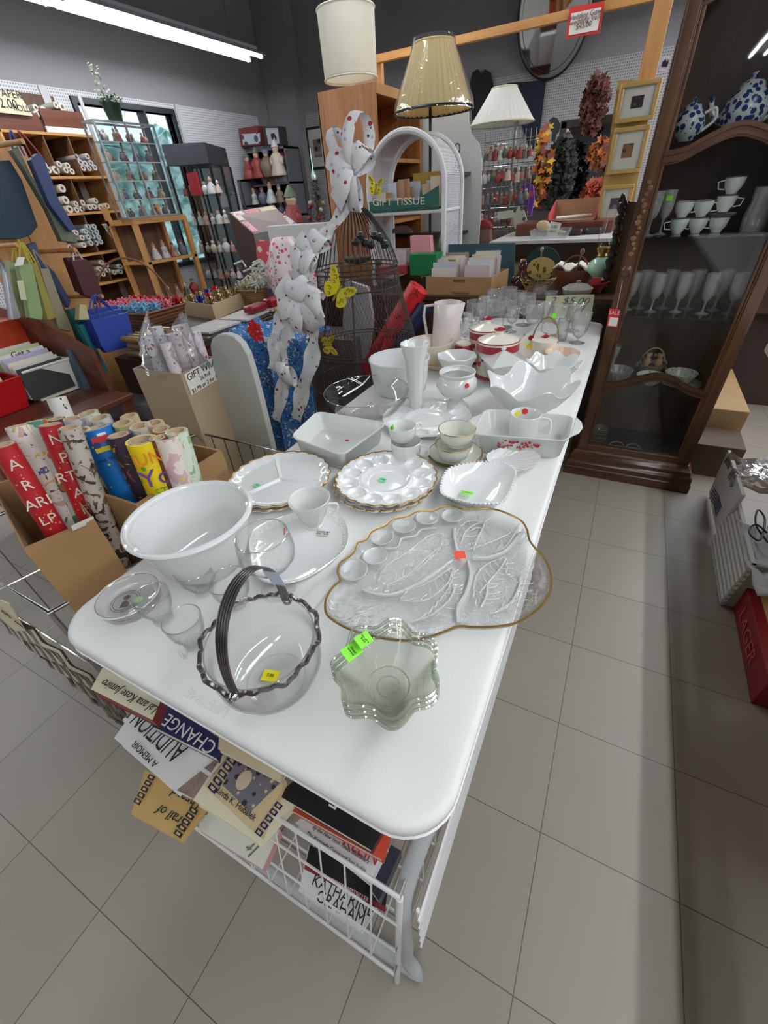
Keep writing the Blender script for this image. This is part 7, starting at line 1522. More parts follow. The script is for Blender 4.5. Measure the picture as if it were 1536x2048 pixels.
# slanted card display stand
t = thing('card_stand', 'dark brown sloping display stand of Christmas booklets', 'display stand', None, (-3.0, 3.4, 0)); S0, S1, S2, S3 = py(458, 425, 3.5), py(507, 468, 3.28), py(582, 452, 3.28), py(548, 410, 3.55)
G().prism([S0, S1, Vector((S1.x, 3.28, 0)), Vector((S0.x, 3.5, 0))], (.02, .02, 0)).build('side', plain((58, 38, 34), .5), t, smooth=0); G().prism([S0, S1, S2, S3], (0, .01, -.02)).build('sloping_top', plain((120, 90, 84), .5), t, smooth=0)
G().prism([S1, S2, Vector((S2.x, 3.28, .6)), Vector((S1.x, 3.28, .6))], (0, .02, 0)).build('front', plain((120, 116, 112), .5, var=.05), t, smooth=0)
nS = (S1 - S0).cross(S2 - S1).normalized(); nS = nS if nS.z > 0 else -nS
bl = lambda a, b: S0 + (S3 - S0) * a + (S1 - S0) * b + nS * .004
for i, (a, b, w_, h_, mt_, lab) in enumerate(((.03, .05, .24, .38, vor((214, 190, 186), [((176, 60, 70), .3)], 20, .4), 'pale booklet at the upper corner of the sloping stand'), (.03, .5, .3, .45, vor((206, 110, 120), [((70, 50, 60), .36)], 14, .4), 'large pink booklet with a dark picture on the sloping stand'), (.32, .05, .28, .28, vor((190, 40, 44), [((240, 230, 220), .2)], 24, .4), 'red striped booklets at the top middle of the stand'), (.36, .36, .30, .55, vor((110, 60, 64), [((50, 36, 40), .4)], 14, .4), 'dark red booklet in the middle of the stand'), (.64, .06, .3, .4, PAPERC, 'cream booklet at the upper far corner of the stand'), (.70, .5, .27, .45, vor((206, 206, 190), [((90, 120, 160), .3)], 14, .4), 'white booklet with a blue picture at the low far corner of the stand'))):
    tag(G().prism([bl(a, b), bl(a, b + h_), bl(a + w_, b + h_), bl(a + w_, b)], nS * .004).build('booklet', mt_, smooth=0), lab, 'booklet', 'booklets on the sloping stand')
tag(slab('poster', [(514, 480), (540, 482), (545, 512), (518, 545), (512, 500)], 'y', 3.268, .006, vor((200, 70, 80), [((226, 206, 206), .3)], 12, .5)), 'red and white poster on the front of the sloping stand', 'poster')
# ================================================================== bag display post and hanging bags
t = thing('bag_display_post', 'wide pine post with pegs for paper gift bags', 'post', None, (-2.65, 1.15, 0))
G().box(-2.68, -2.64, .98, 1.168, 0, 1.63).build('board', PINE, t, bevel=.002); G().box(-2.68, -2.64, 1.172, 1.33, 0, 1.60).build('board', PINE, t, bevel=.002)
for (u, v) in ((195, 592), (24, 490), (140, 500), (35, 285)):
    p_ = px(u, v, -2.42); G().cyl((-2.64, p_.y - .04, p_.z), (-2.38, p_.y, p_.z), .009).build('peg', PINE, t)
def pbag(Q, x, col, lab, hcol=None, hs=None, th=.035, grp='paper gift bags on the pine post', mat=None, n=1):
    P = [px(u, v, x) for u, v in Q]; t_ = thing('gift_bag', lab, 'gift bag', grp, tuple(sum(P, Vector()) / len(P)))
    mt_ = mat or plain(col, .55, var=.04)
    for k in range(n):
        G().prism([p_ + Vector((-.045 * k, .01 * k, .012 * k)) for p_ in P], (-th, 0, 0)).build('bag', mt_, t_, smooth=0, bevel=.002)
        if hs:
            a, b, c_ = [px(u, v, x - .01) + Vector((-.045 * k, .01 * k, .012 * k)) for u, v in hs]; G().tube(smoothc([a, a.lerp(c_, .6) + Vector((0, 0, .01)), c_, b.lerp(c_, .6) + Vector((0, 0, .01)), b], 5), .0035, 5).build('handle', plain(hcol or col, .5), t_)
    return t_
pbag([(0, 322), (20, 320), (44, 360), (76, 452), (62, 470), (40, 478), (0, 478)], -2.50, (6, 44, 62), 'big dark teal gift bag hanging highest on the pine post')
pbag([(24, 300), (36, 292), (62, 350), (150, 470), (156, 486), (124, 482), (96, 420), (50, 340)], -2.45, (96, 102, 88), 'long grey-green translucent bag hanging below the roll shelves', (60, 80, 170), ((26, 300), (50, 312), (22, 262)))
pbag([(62, 320), (76, 306), (88, 316), (118, 400), (152, 458), (140, 462), (100, 410)], -2.42, (44, 62, 104), 'narrow dark blue bag with a striped handle beside the grey-green one', (150, 60, 60), ((66, 318), (84, 314), (36, 262)))
pbag([(143, 522), (172, 518), (184, 528), (206, 588), (196, 600), (168, 590)], -2.40, (72, 22, 26), 'dark maroon gift bag with white string handles', (206, 196, 190), ((148, 522), (166, 520), (148, 496)), n=2)
pbag([(17, 521), (38, 530), (54, 604), (42, 636), (36, 634)], -2.46, (146, 164, 112), 'slim sage green gift bag with a round motif label', (186, 176, 60), ((24, 522), (34, 526), (34, 488)))
t_ = pbag([(36, 530), (65, 527), (86, 628), (84, 640), (60, 636), (54, 600)], -2.40, (140, 162, 108), 'wide sage green gift bag with yellow string handles and a white tag', (196, 184, 60), ((40, 530), (60, 528), (44, 486)))
slab('motif_label', [(34, 562), (46, 560), (54, 600), (42, 600)], 'x', -2.37, .002, plain((206, 204, 170), .6), t_); slab('tag', [(36, 514), (50, 514), (46, 530), (29, 533)], 'x', -2.37, .002, PAPERW, t_)
pbag([(64, 528), (74, 524), (112, 636), (96, 640)], -2.43, (150, 140, 60), 'mustard yellow gift bag behind the wide sage green one', (196, 170, 40), ((66, 528), (72, 526), (46, 486)), n=2)
pbag([(80, 538), (98, 537), (134, 636), (144, 664), (118, 658)], -2.46, (150, 140, 112), 'khaki gift bag behind the mustard yellow one', (150, 140, 112), ((82, 540), (96, 538), (66, 500)))
pbag([(56, 490), (72, 484), (84, 520), (110, 545), (142, 602), (138, 616), (104, 560), (78, 536), (64, 510)], -2.50, (62, 70, 104), 'slate blue folded bags slung along the pine post')
for k in range(5): pbag([(-2 + 3 * k, 520 + 6 * k), (4 + 3 * k, 518 + 6 * k), (34 + 2 * k, 636), (18 + 2 * k, 640)], -2.44 + .012 * k, (120 + 16 * k, 122 + 16 * k, 126 + 15 * k), 'silver metallic bag at the outer end of the post, %s in the row' % ['first', 'second', 'third', 'fourth', 'last'][k], th=.006, mat=plain((120 + 16 * k, 122 + 16 * k, 126 + 15 * k), .25, .6, var=.2))
for k, (du, dv, lab) in enumerate(((0, 0, 'royal blue gift bag in front of the hanging blue bundle'), (-12, -8, 'royal blue gift bag in the middle of the hanging blue bundle'), (-22, -16, 'royal blue gift bag at the back of the hanging blue bundle'))):
    pbag([(182 + du, 640 + dv), (256 + du, 626 + dv), (272 + du, 690 + dv), (214 + du, 706 + dv), (204 + du, 694 + dv)], -2.26 - .05 * k, (36, 62, 150), lab, (40, 66, 156), ((200 + du, 634 + dv), (236 + du, 630 + dv), (190, 590)), grp='royal blue gift bags')
pbag([(138, 620), (158, 616), (176, 660), (190, 700), (214, 760), (200, 764), (168, 700)], -2.42, (24, 88, 84), 'dark green and teal bag behind the royal blue bundle')
pbag([(157, 650), (168, 648), (218, 742), (206, 746)], -2.36, (46, 140, 146), 'narrow turquoise bag beside the royal blue bundle')
pbag([(160, 608), (172, 610), (180, 640), (158, 640)], -2.30, (190, 180, 130), 'small cream bag hanging on the same peg as the blue bundle')
# lower bags
pbag([(140, 700), (176, 716), (218, 800), (206, 826), (180, 812)], -2.30, (72, 86, 100), 'slate grey glossy bag with a rope handle, low on the stand', (206, 196, 196), ((144, 704), (170, 712), (134, 672)), grp='low bags')
pbag([(168, 690), (196, 704), (226, 790), (216, 806), (190, 760)], -2.34, (92, 44, 50), 'maroon glossy bag behind the slate grey one', grp='low bags')
# gold tubes in a basket below the blue bags
t = thing('tube_basket', 'dark basket of small gold-rimmed paper tubes', 'basket', None, (-2.15, 1.25, .6)); q = px(245, 715, -2.12); G().box(-2.28, -2.06, 1.10, 1.36, .40, q.z - .03).build('basket', plain((60, 40, 30), .6), t)
for i in range(18):
    y = 1.13 + .036 * (i % 6); z = q.z - .03 + .030 * (i // 6); z = q.z - .012 + .034 * (i // 6)
    o = G().lathe([(.015, -.12), (.015, 0), (.010, 0), (.010, -.05)], 12, M=Matrix.Translation((-2.07, y + .015 * (i // 6 % 2), z)) @ Matrix.Rotation(PI / 2, 4, 'Y'), cap=False).build('paper_tube', plain((186, 156, 100), .3, .5, var=.2)); tag(o, 'small gold-rimmed tube, %s along in the %s layer of the dark basket' % (['first', 'second', 'third', 'fourth', 'fifth', 'sixth'][i % 6], ('bottom', 'middle', 'top')[i // 6]), 'tube', 'gold-rimmed tubes')
# ================================================================== brown bench with bins
t = thing('plant_stand', 'stained brown wooden stand holding the plastic bins', 'stand', None, (-2.5, .7, 0))
G().box(-3.0, -2.02, .35, .96, .655, .68).build('top', BROWNW, t, bevel=.004); G().box(-3.0, -2.06, .40, .94, .30, .32).build('lower_shelf', BROWNW, t)
for (x, y) in ((-2.05, .38), (-2.05, .93), (-2.98, .38), (-2.98, .93)): G().box(x - .02, x + .02, y - .02, y + .02, 0, .655).build('leg', BROWNW, t)
G().prism([(-2.16, .94, .68), (-2.9, .94, .68), (-2.9, .94, 1.04), (-2.5, .94, 1.0), (-2.16, .94, .86)], (0, .02, 0)).build('carved_back', BROWNW, t)
def pbin(Qt, zt, zb, col, lab, sh=.88):
    P = [pz(u, v, zt) for u, v in Qt]; P.append(P[0] + P[2] - P[1]); ct = sum(P, Vector()) / 4
    f_ = lambda k, z: [((p_.x - ct.x) * k + ct.x, (p_.y - ct.y) * k + ct.y, z) for p_ in P]
    t_ = thing('plastic_bin', lab, 'bin', None, (ct.x, ct.y, zb)); g = G().sheet([f_(sh, zb), f_(1, zt), f_(1.04, zt), f_(1.04, zt - .01), f_(1.0, zt - .01), f_(.97, zt - .005), f_(sh - .03, zb + .005)][:3] + [f_(.97, zt), f_(sh - .03, zb + .005)], closed=True)
    g.f.append((0, 1, 2, 3)); g.f.append((16, 17, 18, 19)); g.build('tub', plain(col, .35, var=.02), t_, bevel=.004); G().tube([Vector(p_) for p_ in f_(1.02, zt)], .006, 6, True).build('rim', plain(col, .35, var=.02), t_); return t_, ct, P
t_, ct1, P1 = pbin([(137, 717), (45, 745), (0, 736)], .82, .682, (222, 220, 208), 'white plastic bin of greeting cards on the brown stand')
t = thing('plastic_bin', 'red plastic bin beside the white one on the brown stand', 'bin', None, (-2.35, .5, .68)); A_, B_ = pz(40, 748, .82), pz(-60, 776, .82)
R0 = [Vector((A_.x, A_.y, 0)), Vector((A_.x + .02, A_.y - .34, 0)), Vector((A_.x - .35, A_.y - .34, 0)), Vector((A_.x - .33, A_.y, 0))]; ctR = sum(R0, Vector()) / 4
g = G().sheet([[((p_.x - ctR.x) * .86 + ctR.x, (p_.y - ctR.y) * .86 + ctR.y, .681) for p_ in R0], [(p_.x, p_.y, .815) for p_ in R0], [((p_.x - ctR.x) * .96 + ctR.x, (p_.y - ctR.y) * .96 + ctR.y, .815) for p_ in R0], [((p_.x - ctR.x) * .84 + ctR.x, (p_.y - ctR.y) * .84 + ctR.y, .69) for p_ in R0]], closed=True); g.f.append((0, 1, 2, 3)); g.f.append((12, 13, 14, 15)); g.build('tub', plain((176, 16, 22), .35, var=.03), t, bevel=.005)
for i in range(9):
    f = i / 8; c_ = ct1 + Vector((.09 - .20 * f, -.02, 0)); lab = ['dark photo card standing at the front of the white bin', 'white packet behind the dark photo card', 'cream packet in the white bin, third from the front', 'lilac packet in the white bin', 'white packet lettered in the white bin', 'pale green packet in the white bin', 'white packet near the back of the white bin', 'beige packet near the back of the white bin', 'last white packet of the white bin'][i]
    o = G().box(c_.x, c_.x + .006, c_.y - .10, c_.y + .09, .70, .835 + .035 * (i > 2) + .01 * (i % 3)).build('card_packet', plain([(56, 56, 54), (216, 212, 206), (222, 214, 196), (190, 180, 206), (226, 224, 220), (190, 200, 150), (220, 220, 220), (206, 190, 170), (224, 222, 220)][i], .5, var=.12 if i == 0 else .03, sc=30), smooth=0); tag(o, lab, 'card packet', 'card packets in the white bin')
    if i == 4: lettering('Get a\nto Pick', .035, (c_.x + .008, c_.y - .01, .855), (0, 1, 0), (1, 0, 0), INK, o, 'handwriting')
tag(G().box(-2.9, -2.62, .55, .98, .682, .98).build('orange_bin', plain((196, 66, 34), .4), bevel=.01), 'orange-red plastic tub at the back of the brown stand', 'tub'); tag(G().box(A_.x - .26, A_.x - .06, A_.y - .28, A_.y - .05, .70, .90).build('cream_packet', PAPERC, smooth=0), 'cream packets standing in the red bin', 'packet')
# ================================================================== wallpaper roll rack on the window wall
RX = -5.45; RY0, RY1 = 2.82, 3.74
t = thing('wallpaper_rack', 'pine cubby rack of rolled wallpaper against the pegboard wall', 'rack', None, (-5.65, 3.3, 0))
zs_ = [px(154, 268, RX).z, px(208, 352, RX).z, px(232, 420, RX).z, px(215, 500, RX).z - .01, px(270, 553, RX).z]
g = [G().box(-5.86, RX, RY0, RY1, z - .022, z).build('shelf', PINEY, t, bevel=.002) for z in zs_ + [.42, .08]]
for y in (RY0, RY1 - .022): G().box(-5.86, RX, y, y + .022, 0, zs_[0]).build('side', PINE, t)
G().box(-5.866, -5.86, RY0, RY1, 0, zs_[0] + .34).build('back', wood((96, 64, 44), (70, 44, 30), .6, 'Z', 4, 'rack_back'), t)
G().box(RX + .001, RX + .012, RY1 - .022, RY1 + .012, 0, zs_[0] + .30).build('metal_edge', plain((186, 186, 188), .4), t)
for (za, zb_, ys) in ((1, 0, (3.20, 3.45)), (2, 1, (3.30,)), (3, 2, (3.28, 3.52)), (4, 3, (3.30, 3.55))):
    for y in ys: G().box(-5.86, RX - .01, y, y + .012, zs_[za], zs_[zb_] - .022).build('divider', wood((120, 84, 52), (90, 58, 34), .5, 'Z', 5), t)
for (y0, y1, h, lab) in ((2.84, 3.24, .13, 'rough wooden crate of rolls on top of the rack, nearer the sign'), (3.27, 3.70, .17, 'rough wooden crate of rolls on top of the rack, beside the pegboard')):
    tt = thing('wooden_crate', lab, 'crate', 'crates on the rack', (-5.6, (y0 + y1) / 2, zs_[0])); G().box(RX - .02, RX, y0, y1, zs_[0] + (.045 if y0 > 3.2 else 0), zs_[0] + h).build('front_board', BROWNW, tt); G().box(-5.8, RX - .02, y0, y1, zs_[0], zs_[0] + .02).build('floor_board', BROWNW, tt)
    if y0 > 3.2: G().box(RX - .02, RX - .001, y0, y1, zs_[0] + .001, zs_[0] + .044).build('white_strip', PAPERW, tt)
E1 = lambda a, b: (a * .2604, 150 + b * .2604)
WR = [(590,630),(672,625),(620,670),(655,680),(700,675),(640,715),(685,715),(730,710),(455,685),(520,695),(430,730),(508,730),(555,740),(478,870),(505,960),(535,1030),(585,990),(635,980),(590,1035),(630,1030),(690,1015),(735,965),(725,1010),(775,1015),(825,1005),(585,1210),(632,1250),(645,1305),(680,1165),(725,1165),(660,1200),(700,1205),(745,1205),(680,1245),(715,1240),(760,1245),(700,1290),(740,1290),(775,1280),(780,1440),(820,1460),(770,1490),(830,1500),(880,1515),(795,1530),(925,1470),(930,1510),(985,1480),(1010,1510),(1045,1510),(275,250),(335,265),(280,300),(335,310),(345,690),(375,730),(430,230),(480,245)]
WPc = [plain((196, 186, 188), .5, var=.05), plain((206, 200, 186), .5, var=.05), plain((182, 194, 196), .5, var=.05)]; COREP = plain((92, 76, 60), .7)
protoA = []
cnt_ = {}
for i, (a, b_) in enumerate(WR):
    p_ = px(*E1(a, b_), RX - .01); k = 0 if i < 8 else (2 if 28 <= i < 39 else 1); r = .025 if i not in (13, 14, 15, 10, 57) else .034
    if i < 1 or k not in [q[1] for q in protoA if q[2] == r]:
        t_ = thing('wallpaper_roll', 'x', 'wallpaper roll', 'wallpaper rolls in the rack'); G().lathe([(.0001, 0), (r, 0), (r, .32), (r * .45, .32), (r * .45, .29), (.0001, .29)], 16, M=Matrix.Rotation(PI / 2, 4, 'Y') @ Matrix.Translation((0, 0, -.32)), cap=False).build('paper', WPc[k], t_, smooth=40)
        if k != 2: G().lathe([(r * .44, .315), (.0001, .315)], 12, M=Matrix.Rotation(PI / 2, 4, 'Y') @ Matrix.Translation((0, 0, -.32)), cap=False).build('core', COREP, t_, smooth=0)
        protoA.append((t_, k, r)); o = t_
    else:
        o = dup([q[0] for q in protoA if q[1] == k and q[2] == r][0], (0, 0, 0))
    o.location = (p_.x, p_.y, p_.z); bay = 'top bay' if 50 <= i < 54 or i > 55 else ('upper cubby' if i < 13 or i > 53 else ('second cubby' if i < 25 else ('third cubby' if i < 39 else 'fourth cubby')))
    o['label'] = '%s wallpaper roll end in the %s of the pine rack, %s counted' % (['mauve-white', 'cream', 'pale blue'][k], bay, NUM[cnt_.setdefault(bay, 0)]); cnt_[bay] += 1
def sign(Q, ax, val, lines, lab, size, xd, nd, col=None):
    t_ = thing('price_sign', lab, 'sign', None, tuple(AX[ax](*Q[0], val))); slab('card', Q, ax, val, .002, plain(col or (212, 204, 172), .7, var=.02), t_)
    for s, u, v, k in lines: lettering(s, size * k, AX[ax](u, v, val) + Vector(nd) * .003, xd, nd, INK, t_, 'handwriting', shear=.1)
sign([(-30, 180), (34, 181), (66, 232), (-30, 222)], 'x', RX + .03, [('PAPER', 17, 188, 1), ('2.00', 16, 208, 1.2), ('ROLL', 42, 217, .8)], 'cream handwritten paper price sign on the top of the rack', .075, (0, 1, 0), (1, 0, 0))
sign([(203, 448), (248, 445), (278, 478), (229, 483)], 'x', RX + .09, [('THIS RACK', 228, 454, .9), ('BORDER', 232, 462, .9), ('$2.00', 247, 472, 1.3)], 'cream handwritten THIS RACK BORDER sign taped to the rack', .06, (0, 1, 0), (1, 0, 0))
# ================================================================== chrome glass case on pine stand, plant
t = thing('pine_stand', 'pine shelf stand under the chrome-framed glass case', 'stand', None, (-5.0, 3.7, 0))
HX = -4.86; ya, yb = 3.40, 4.12; zt_ = px(320, 433, HX).z
G().box(-5.3, HX, ya, yb, zt_ - .05, zt_).build('top', PINEY, t, bevel=.003)
for y in (ya, yb - .05): G().box(HX - .045, HX, y, y + .05, 0, zt_ - .05).build('leg', PINE, t); G().box(-5.3, -5.255, y, y + .05, 0, zt_ + .12).build('leg', PINE, t)
zsh = px(340, 517, HX).z
for z in (zsh, zsh - .42): G().box(-5.3, HX, ya + .01, yb - .01, z - .025, z).build('shelf', PINEY, t)
G().box(-5.3, -5.29, ya, yb, .2, zt_).build('back', wood((120, 84, 56), (90, 60, 40), .5, 'Z', 4), t)
t = thing('glass_case', 'chrome-framed glass display case of small ornaments on the pine stand', 'display case', None, (-5.05, 3.65, zt_)); CZ1 = px(250, 246, HX).z; cy0, cy1 = 3.36, 4.03
ALU = plain((176, 180, 184), .25, .8, var=.05, name='aluminium'); g = G()
for x in (-5.02, HX):
    for y in (cy0, (cy0 + cy1) / 2, cy1): g.box(x - .007, x + .007, y - .007, y + .007, zt_, CZ1)
for z in (zt_ + .008, CZ1):
    for x in (-5.02, HX): g.box(x - .008, x + .008, cy0, cy1, z - .008, z + .008)
    for y in (cy0, cy1): g.box(-5.02, HX, y - .008, y + .008, z - .008, z + .008)
g.build('frame', ALU, t); 
czs = [zt_ + .008 + (CZ1 - zt_) * k / 5 for k in range(5)]
for z in czs[1:]: G().box(-5.015, HX - .01, cy0 + .01, cy1 - .01, z - .004, z + .002).build('glass_shelf', GSH, t); G().box(HX - .012, HX - .006, cy0, cy1, z - .004, z + .003).build('shelf_edge', plain((226, 232, 232), .3), t)
G().box(HX + .001, HX + .004, cy0, cy1, zt_, CZ1).build('glass_front', PANE, t); G().box(-5.02, HX, cy0 - .004, cy0 - .001, zt_, CZ1).build('glass_side', PANE, t)
FIGC = [((200, 186, 170), 'cream'), ((150, 60, 56), 'red'), ((120, 100, 84), 'brown'), ((206, 206, 206), 'white'), ((96, 110, 90), 'green'), ((110, 110, 130), 'grey-blue'), ((176, 130, 120), 'pink')]
FPRO = {}
def figure(loc, h, ci, ti, lab, grp):
    key = (ci, ti)
    if key not in FPRO:
        c1, _ = FIGC[ci]; c2 = FIGC[(ci + 3) % 7][0]; t_ = thing('figurine', 'x', 'figurine')
        sh_ = [[(.30, 0), (.32, .06), (.2, .4), (.24, .58), (.12, .70)], [(.34, 0), (.36, .1), (.26, .35), (.16, .6), (.13, .7)], [(.22, 0), (.3, .2), (.34, .42), (.2, .62), (.12, .7)]][ti]
        G().lathe(sh_ + [(.0001, .71)], 12).ball((.2, -.05, .45), .09, 6, sz=1.8).ball((-.2, -.05, .45), .09, 6, sz=1.8).build('body', plain(c1, .5, var=.12, sc=9), t_, smooth=60)
        G().ball((0, 0, .80), .13, 8).build('head', plain((206, 176, 150), .6), t_)
        G().lathe([(.15, .86), (.12, .93), (.04, 1.05), (.0001, 1.08)] if ti != 2 else [(.15, .80), (.14, .92), (.0001, .97)], 10).build('hat', plain(c2, .6), t_); FPRO[key] = t_; o = t_
        o.scale = (h, h, h); o.location = loc
    else: o = dup(FPRO[key], loc, random.uniform(-.6, .6), scale=h)
    o['label'] = lab; o['group'] = grp; return o
random.seed(17); LVL = ['bottom', 'second', 'third', 'fourth', 'top']
for k, z in enumerate(czs):
    for i in range(8):
        ci = random.randrange(7); figure((-4.91 - .05 * (i % 2), cy0 + .06 + .078 * i, z + .003), (.075 + .03 * random.random()), ci, random.randrange(3), '%s figurine on the %s shelf of the chrome glass case, %s from the rack' % (FIGC[ci][1], LVL[k], NUM[i]), 'ornaments in the chrome glass case')
for k, z in enumerate((zsh, zsh - .42)):
    for i in range(5): ci = random.randrange(7); figure((-5.0, ya + .12 + .13 * i, z + .001), .13 + .05 * random.random(), ci, random.randrange(3), '%s figurine on the %s shelf of the pine stand, %s along' % (FIGC[ci][1], ('upper', 'lower')[k], NUM[i]), 'ornaments on the pine stand')
pp = px(233, 243, -4.95); t = thing('potted_plant', 'leafy plant with pale trailing growth in a dark green pot on the glass case', 'plant', None, (-4.95, pp.y, CZ1 + .01)); r_ = .075
G().lathe([(.06, 0), (.085, .13), (.09, .135), (.078, .135), (.055, .01)], 24, M=Matrix.Translation((-4.95, pp.y, CZ1 + .01)), cap=False).build('pot', plain((30, 56, 36), .4), t); g = G(); g2 = G()
for k in range(170):
    a = random.uniform(0, 2 * PI); e_ = random.random(); c_ = Vector((-4.95 + .10 * math.cos(a) * e_, pp.y + .12 * math.sin(a) * e_, CZ1 + .14 + .05 * random.random())); d = Vector((random.uniform(-1, 1), random.uniform(-1, 1), random.uniform(-.4, 1))).normalized() * .022; s_ = d.orthogonal().normalized() * .009; g.add([c_, c_ + d * .5 + s_, c_ + d, c_ + d * .5 - s_], [(0, 1, 2, 3)])
for k in range(60):
    c_ = Vector((-4.95 + random.uniform(-.04, .04), pp.y - .02 + random.uniform(-.05, .05), CZ1 + .18 + .22 * random.random())); c_.y -= (c_.z - CZ1) * .12; d = Vector((random.uniform(-1, 1), random.uniform(-1, 1), random.uniform(0, 1))).normalized() * .03; s_ = d.orthogonal().normalized() * .008; g2.add([c_, c_ + d * .5 + s_, c_ + d, c_ + d * .5 - s_], [(0, 1, 2, 3)])
g.build('foliage', plain((56, 84, 48), .6, var=.2), t, smooth=0); g2.build('pale_sprays', plain((150, 158, 136), .6, var=.1), t, smooth=0)
# ================================================================== black illuminated-style cabinet
t = thing('black_display_cabinet', 'tall black-topped glass display cabinet in front of the window wall', 'display cabinet', None, (-4.9, 4.6, 0))
FP = [tuple(pz(u, v, 1.98))[:2] for u, v in ((322, 289), (408, 284), (432, 291))]; FP += [(FP[2][0] - .18, FP[2][1] + .36), (FP[0][0] - .05, FP[0][1] + .42)]; fx, fy = FP[0]
G().prism([(x, y, 1.98) for x, y in FP], (0, 0, -.20)).build('canopy', plain((44, 46, 52), .5, var=.04), t, bevel=.004); G().prism([(x, y, .12) for x, y in FP], (0, 0, -.12)).build('plinth', BLACK, t)
g = G()
for (x, y) in FP: g.box(x - .012, x + .012, y - .012, y + .012, .12, 1.78)
for f in (.33, .66): x = FP[0][0] + (FP[1][0] - FP[0][0]) * f; y = FP[0][1] + (FP[1][1] - FP[0][1]) * f; g.box(x - .007, x + .007, y - .007, y + .007, .12, 1.78)
g.build('frame', BLACK, t); gl = G()
for i in range(4): a, b_ = FP[i], FP[(i + 1) % 5]; gl.prism([(a[0], a[1], .12), (b_[0], b_[1], .12), (b_[0], b_[1], 1.78), (a[0], a[1], 1.78)], (0, .004, 0))
gl.build('glass_walls', PANE, t); G().prism([(FP[3][0], FP[3][1] - .01, .12), (FP[4][0], FP[4][1] - .01, .12), (FP[4][0], FP[4][1] - .01, 1.78), (FP[3][0], FP[3][1] - .01, 1.78)], (0, .006, 0)).build('mirror_back', plain((190, 206, 214), .06, .95, var=.0), t)
bz_ = [.55, .86, 1.17, 1.48]
for z in bz_: G().prism([(x * 1.0, y, z) for x, y in FP], (0, 0, -.006)).build('glass_shelf', GSH, t)
for k, z in enumerate(bz_[::-1]):
    for i in range(8): ci = (random.choice((0, 3, 3, 1, 6))); figure((fx + .04 + .075 * i, fy + .14 + .04 * (i % 3), z + .001), .11 + .05 * random.random(), ci, random.randrange(3), '%s figurine in the black-topped cabinet, %s shelf down, %s along' % (FIGC[ci][1], NUM[k], NUM[i]), 'figurines in the black cabinet')
tag(G().box(fx + .18, fx + .34, fy + .09, fy + .12, 1.481, 1.70).build('boxed_santa', plain((160, 40, 50), .4, var=.1), smooth=0), 'red boxed Santa ornament on the upper shelf of the black cabinet', 'boxed ornament')
# ================================================================== grey corner shelves with dolls
GRS = plain((92, 92, 96), .6, var=.04)
def shelfunit(x0, x1, y0, y1, z1, zz, lab, nm='grey_shelf_unit'):
    t_ = thing(nm, lab, 'shelf unit', 'grey shelf units in the corner', ((x0 + x1) / 2, y0, 0)); G().box(x0, x0 + .025, y0, y1, 0, z1).build('side', GRS, t_); G().box(x1 - .025, x1, y0, y1, 0, z1).build('side', GRS, t_); G().box(x0, x1, y1 - .012, y1, 0, z1).build('back', plain((34, 34, 38), .7), t_)
    for z in zz: G().box(x0, x1, y0, y1 - .012, z - .025, z).build('shelf', GRS, t_)
    return t_
gx0, gx1 = py(505, 380, 6.4).x, py(583, 380, 6.4).x; ztop = py(540, 296, 6.4).z; zm = py(560, 365, 6.4).z; zl = py(570, 430, 6.4).z
shelfunit(gx0, gx1, 6.4, 6.75, ztop, (ztop, zm, zl, .5), 'grey shelf unit carrying the dark-framed boxes, nearer the rear wall')
hx0, hx1 = py(430, 370, 6.2).x, py(508, 370, 6.2).x; hz = py(470, 361, 6.2).z; hz2 = py(480, 412, 6.2).z
hx0 = max(hx0, -5.84)
hx1 = min(hx1, gx0 - .01) + .03
shelfunit(hx0, hx1 - .03, 6.2, 6.6, hz + .001, (hz, hz2, .5), 'lower dark shelf unit carrying a row of Santa dolls')
for i, (u, s, ci, ti) in enumerate(((440, .30, 1, 1), (458, .34, 1, 0), (477, .34, 2, 2), (492, .38, 0, 0))): x = -5.70 + .19 * i; figure((x, 6.35, hz + .002), s, ci, ti, '%s seated Santa-style doll on the dark shelf unit, %s from the window wall' % (FIGC[ci][1], NUM[i]), 'dolls on the dark shelf unit')
for i, (u, s, ci, ti) in enumerate(((455, .2, 3, 0), (470, .22, 5, 2), (485, .25, 3, 1), (497, .22, 2, 0))): x = -5.70 + .17 * i; figure((x, 6.35, hz2 + .001), s, ci, ti, '%s small figure on the lower board of the dark shelf unit, %s along' % (FIGC[ci][1], NUM[i]), 'figures on the dark shelf unit')
for i, (u, s, ci, ti) in enumerate(((528, .22, 0, 2), (545, .30, 2, 1), (557, .38, 2, 0), (568, .36, 5, 1))): figure((py(u, 360, 6.45).x, 6.5, zm + .001), s, ci, ti, '%s old-world figure in the grey shelf unit, %s along its upper opening' % (FIGC[ci][1], NUM[i]), 'figures in the grey shelf unit')
for i, (u, s, ci, ti) in enumerate(((540, .2, 3, 0), (560, .2, 5, 2), (577, .28, 5, 1))): figure((py(u, 425, 6.45).x, 6.5, zl + .001), s, ci, ti, '%s figure in the grey shelf unit, %s along its lower opening' % (FIGC[ci][1], NUM[i]), 'figures in the grey shelf unit')
slab('boxed_train', [(477, 257), (515, 251), (521, 290), (483, 293)], 'y', 6.45, .2, plain((120, 50, 48), .5), None, 'dark red box with a train picture on top of the grey shelf unit', 'box'); slab('picture_label', [(483, 268), (519, 266), (521, 287), (486, 290)], 'y', 6.445, .004, vor((190, 196, 206), [((70, 80, 100), .4)], 10, .5), bpy.data.objects['boxed_train'])
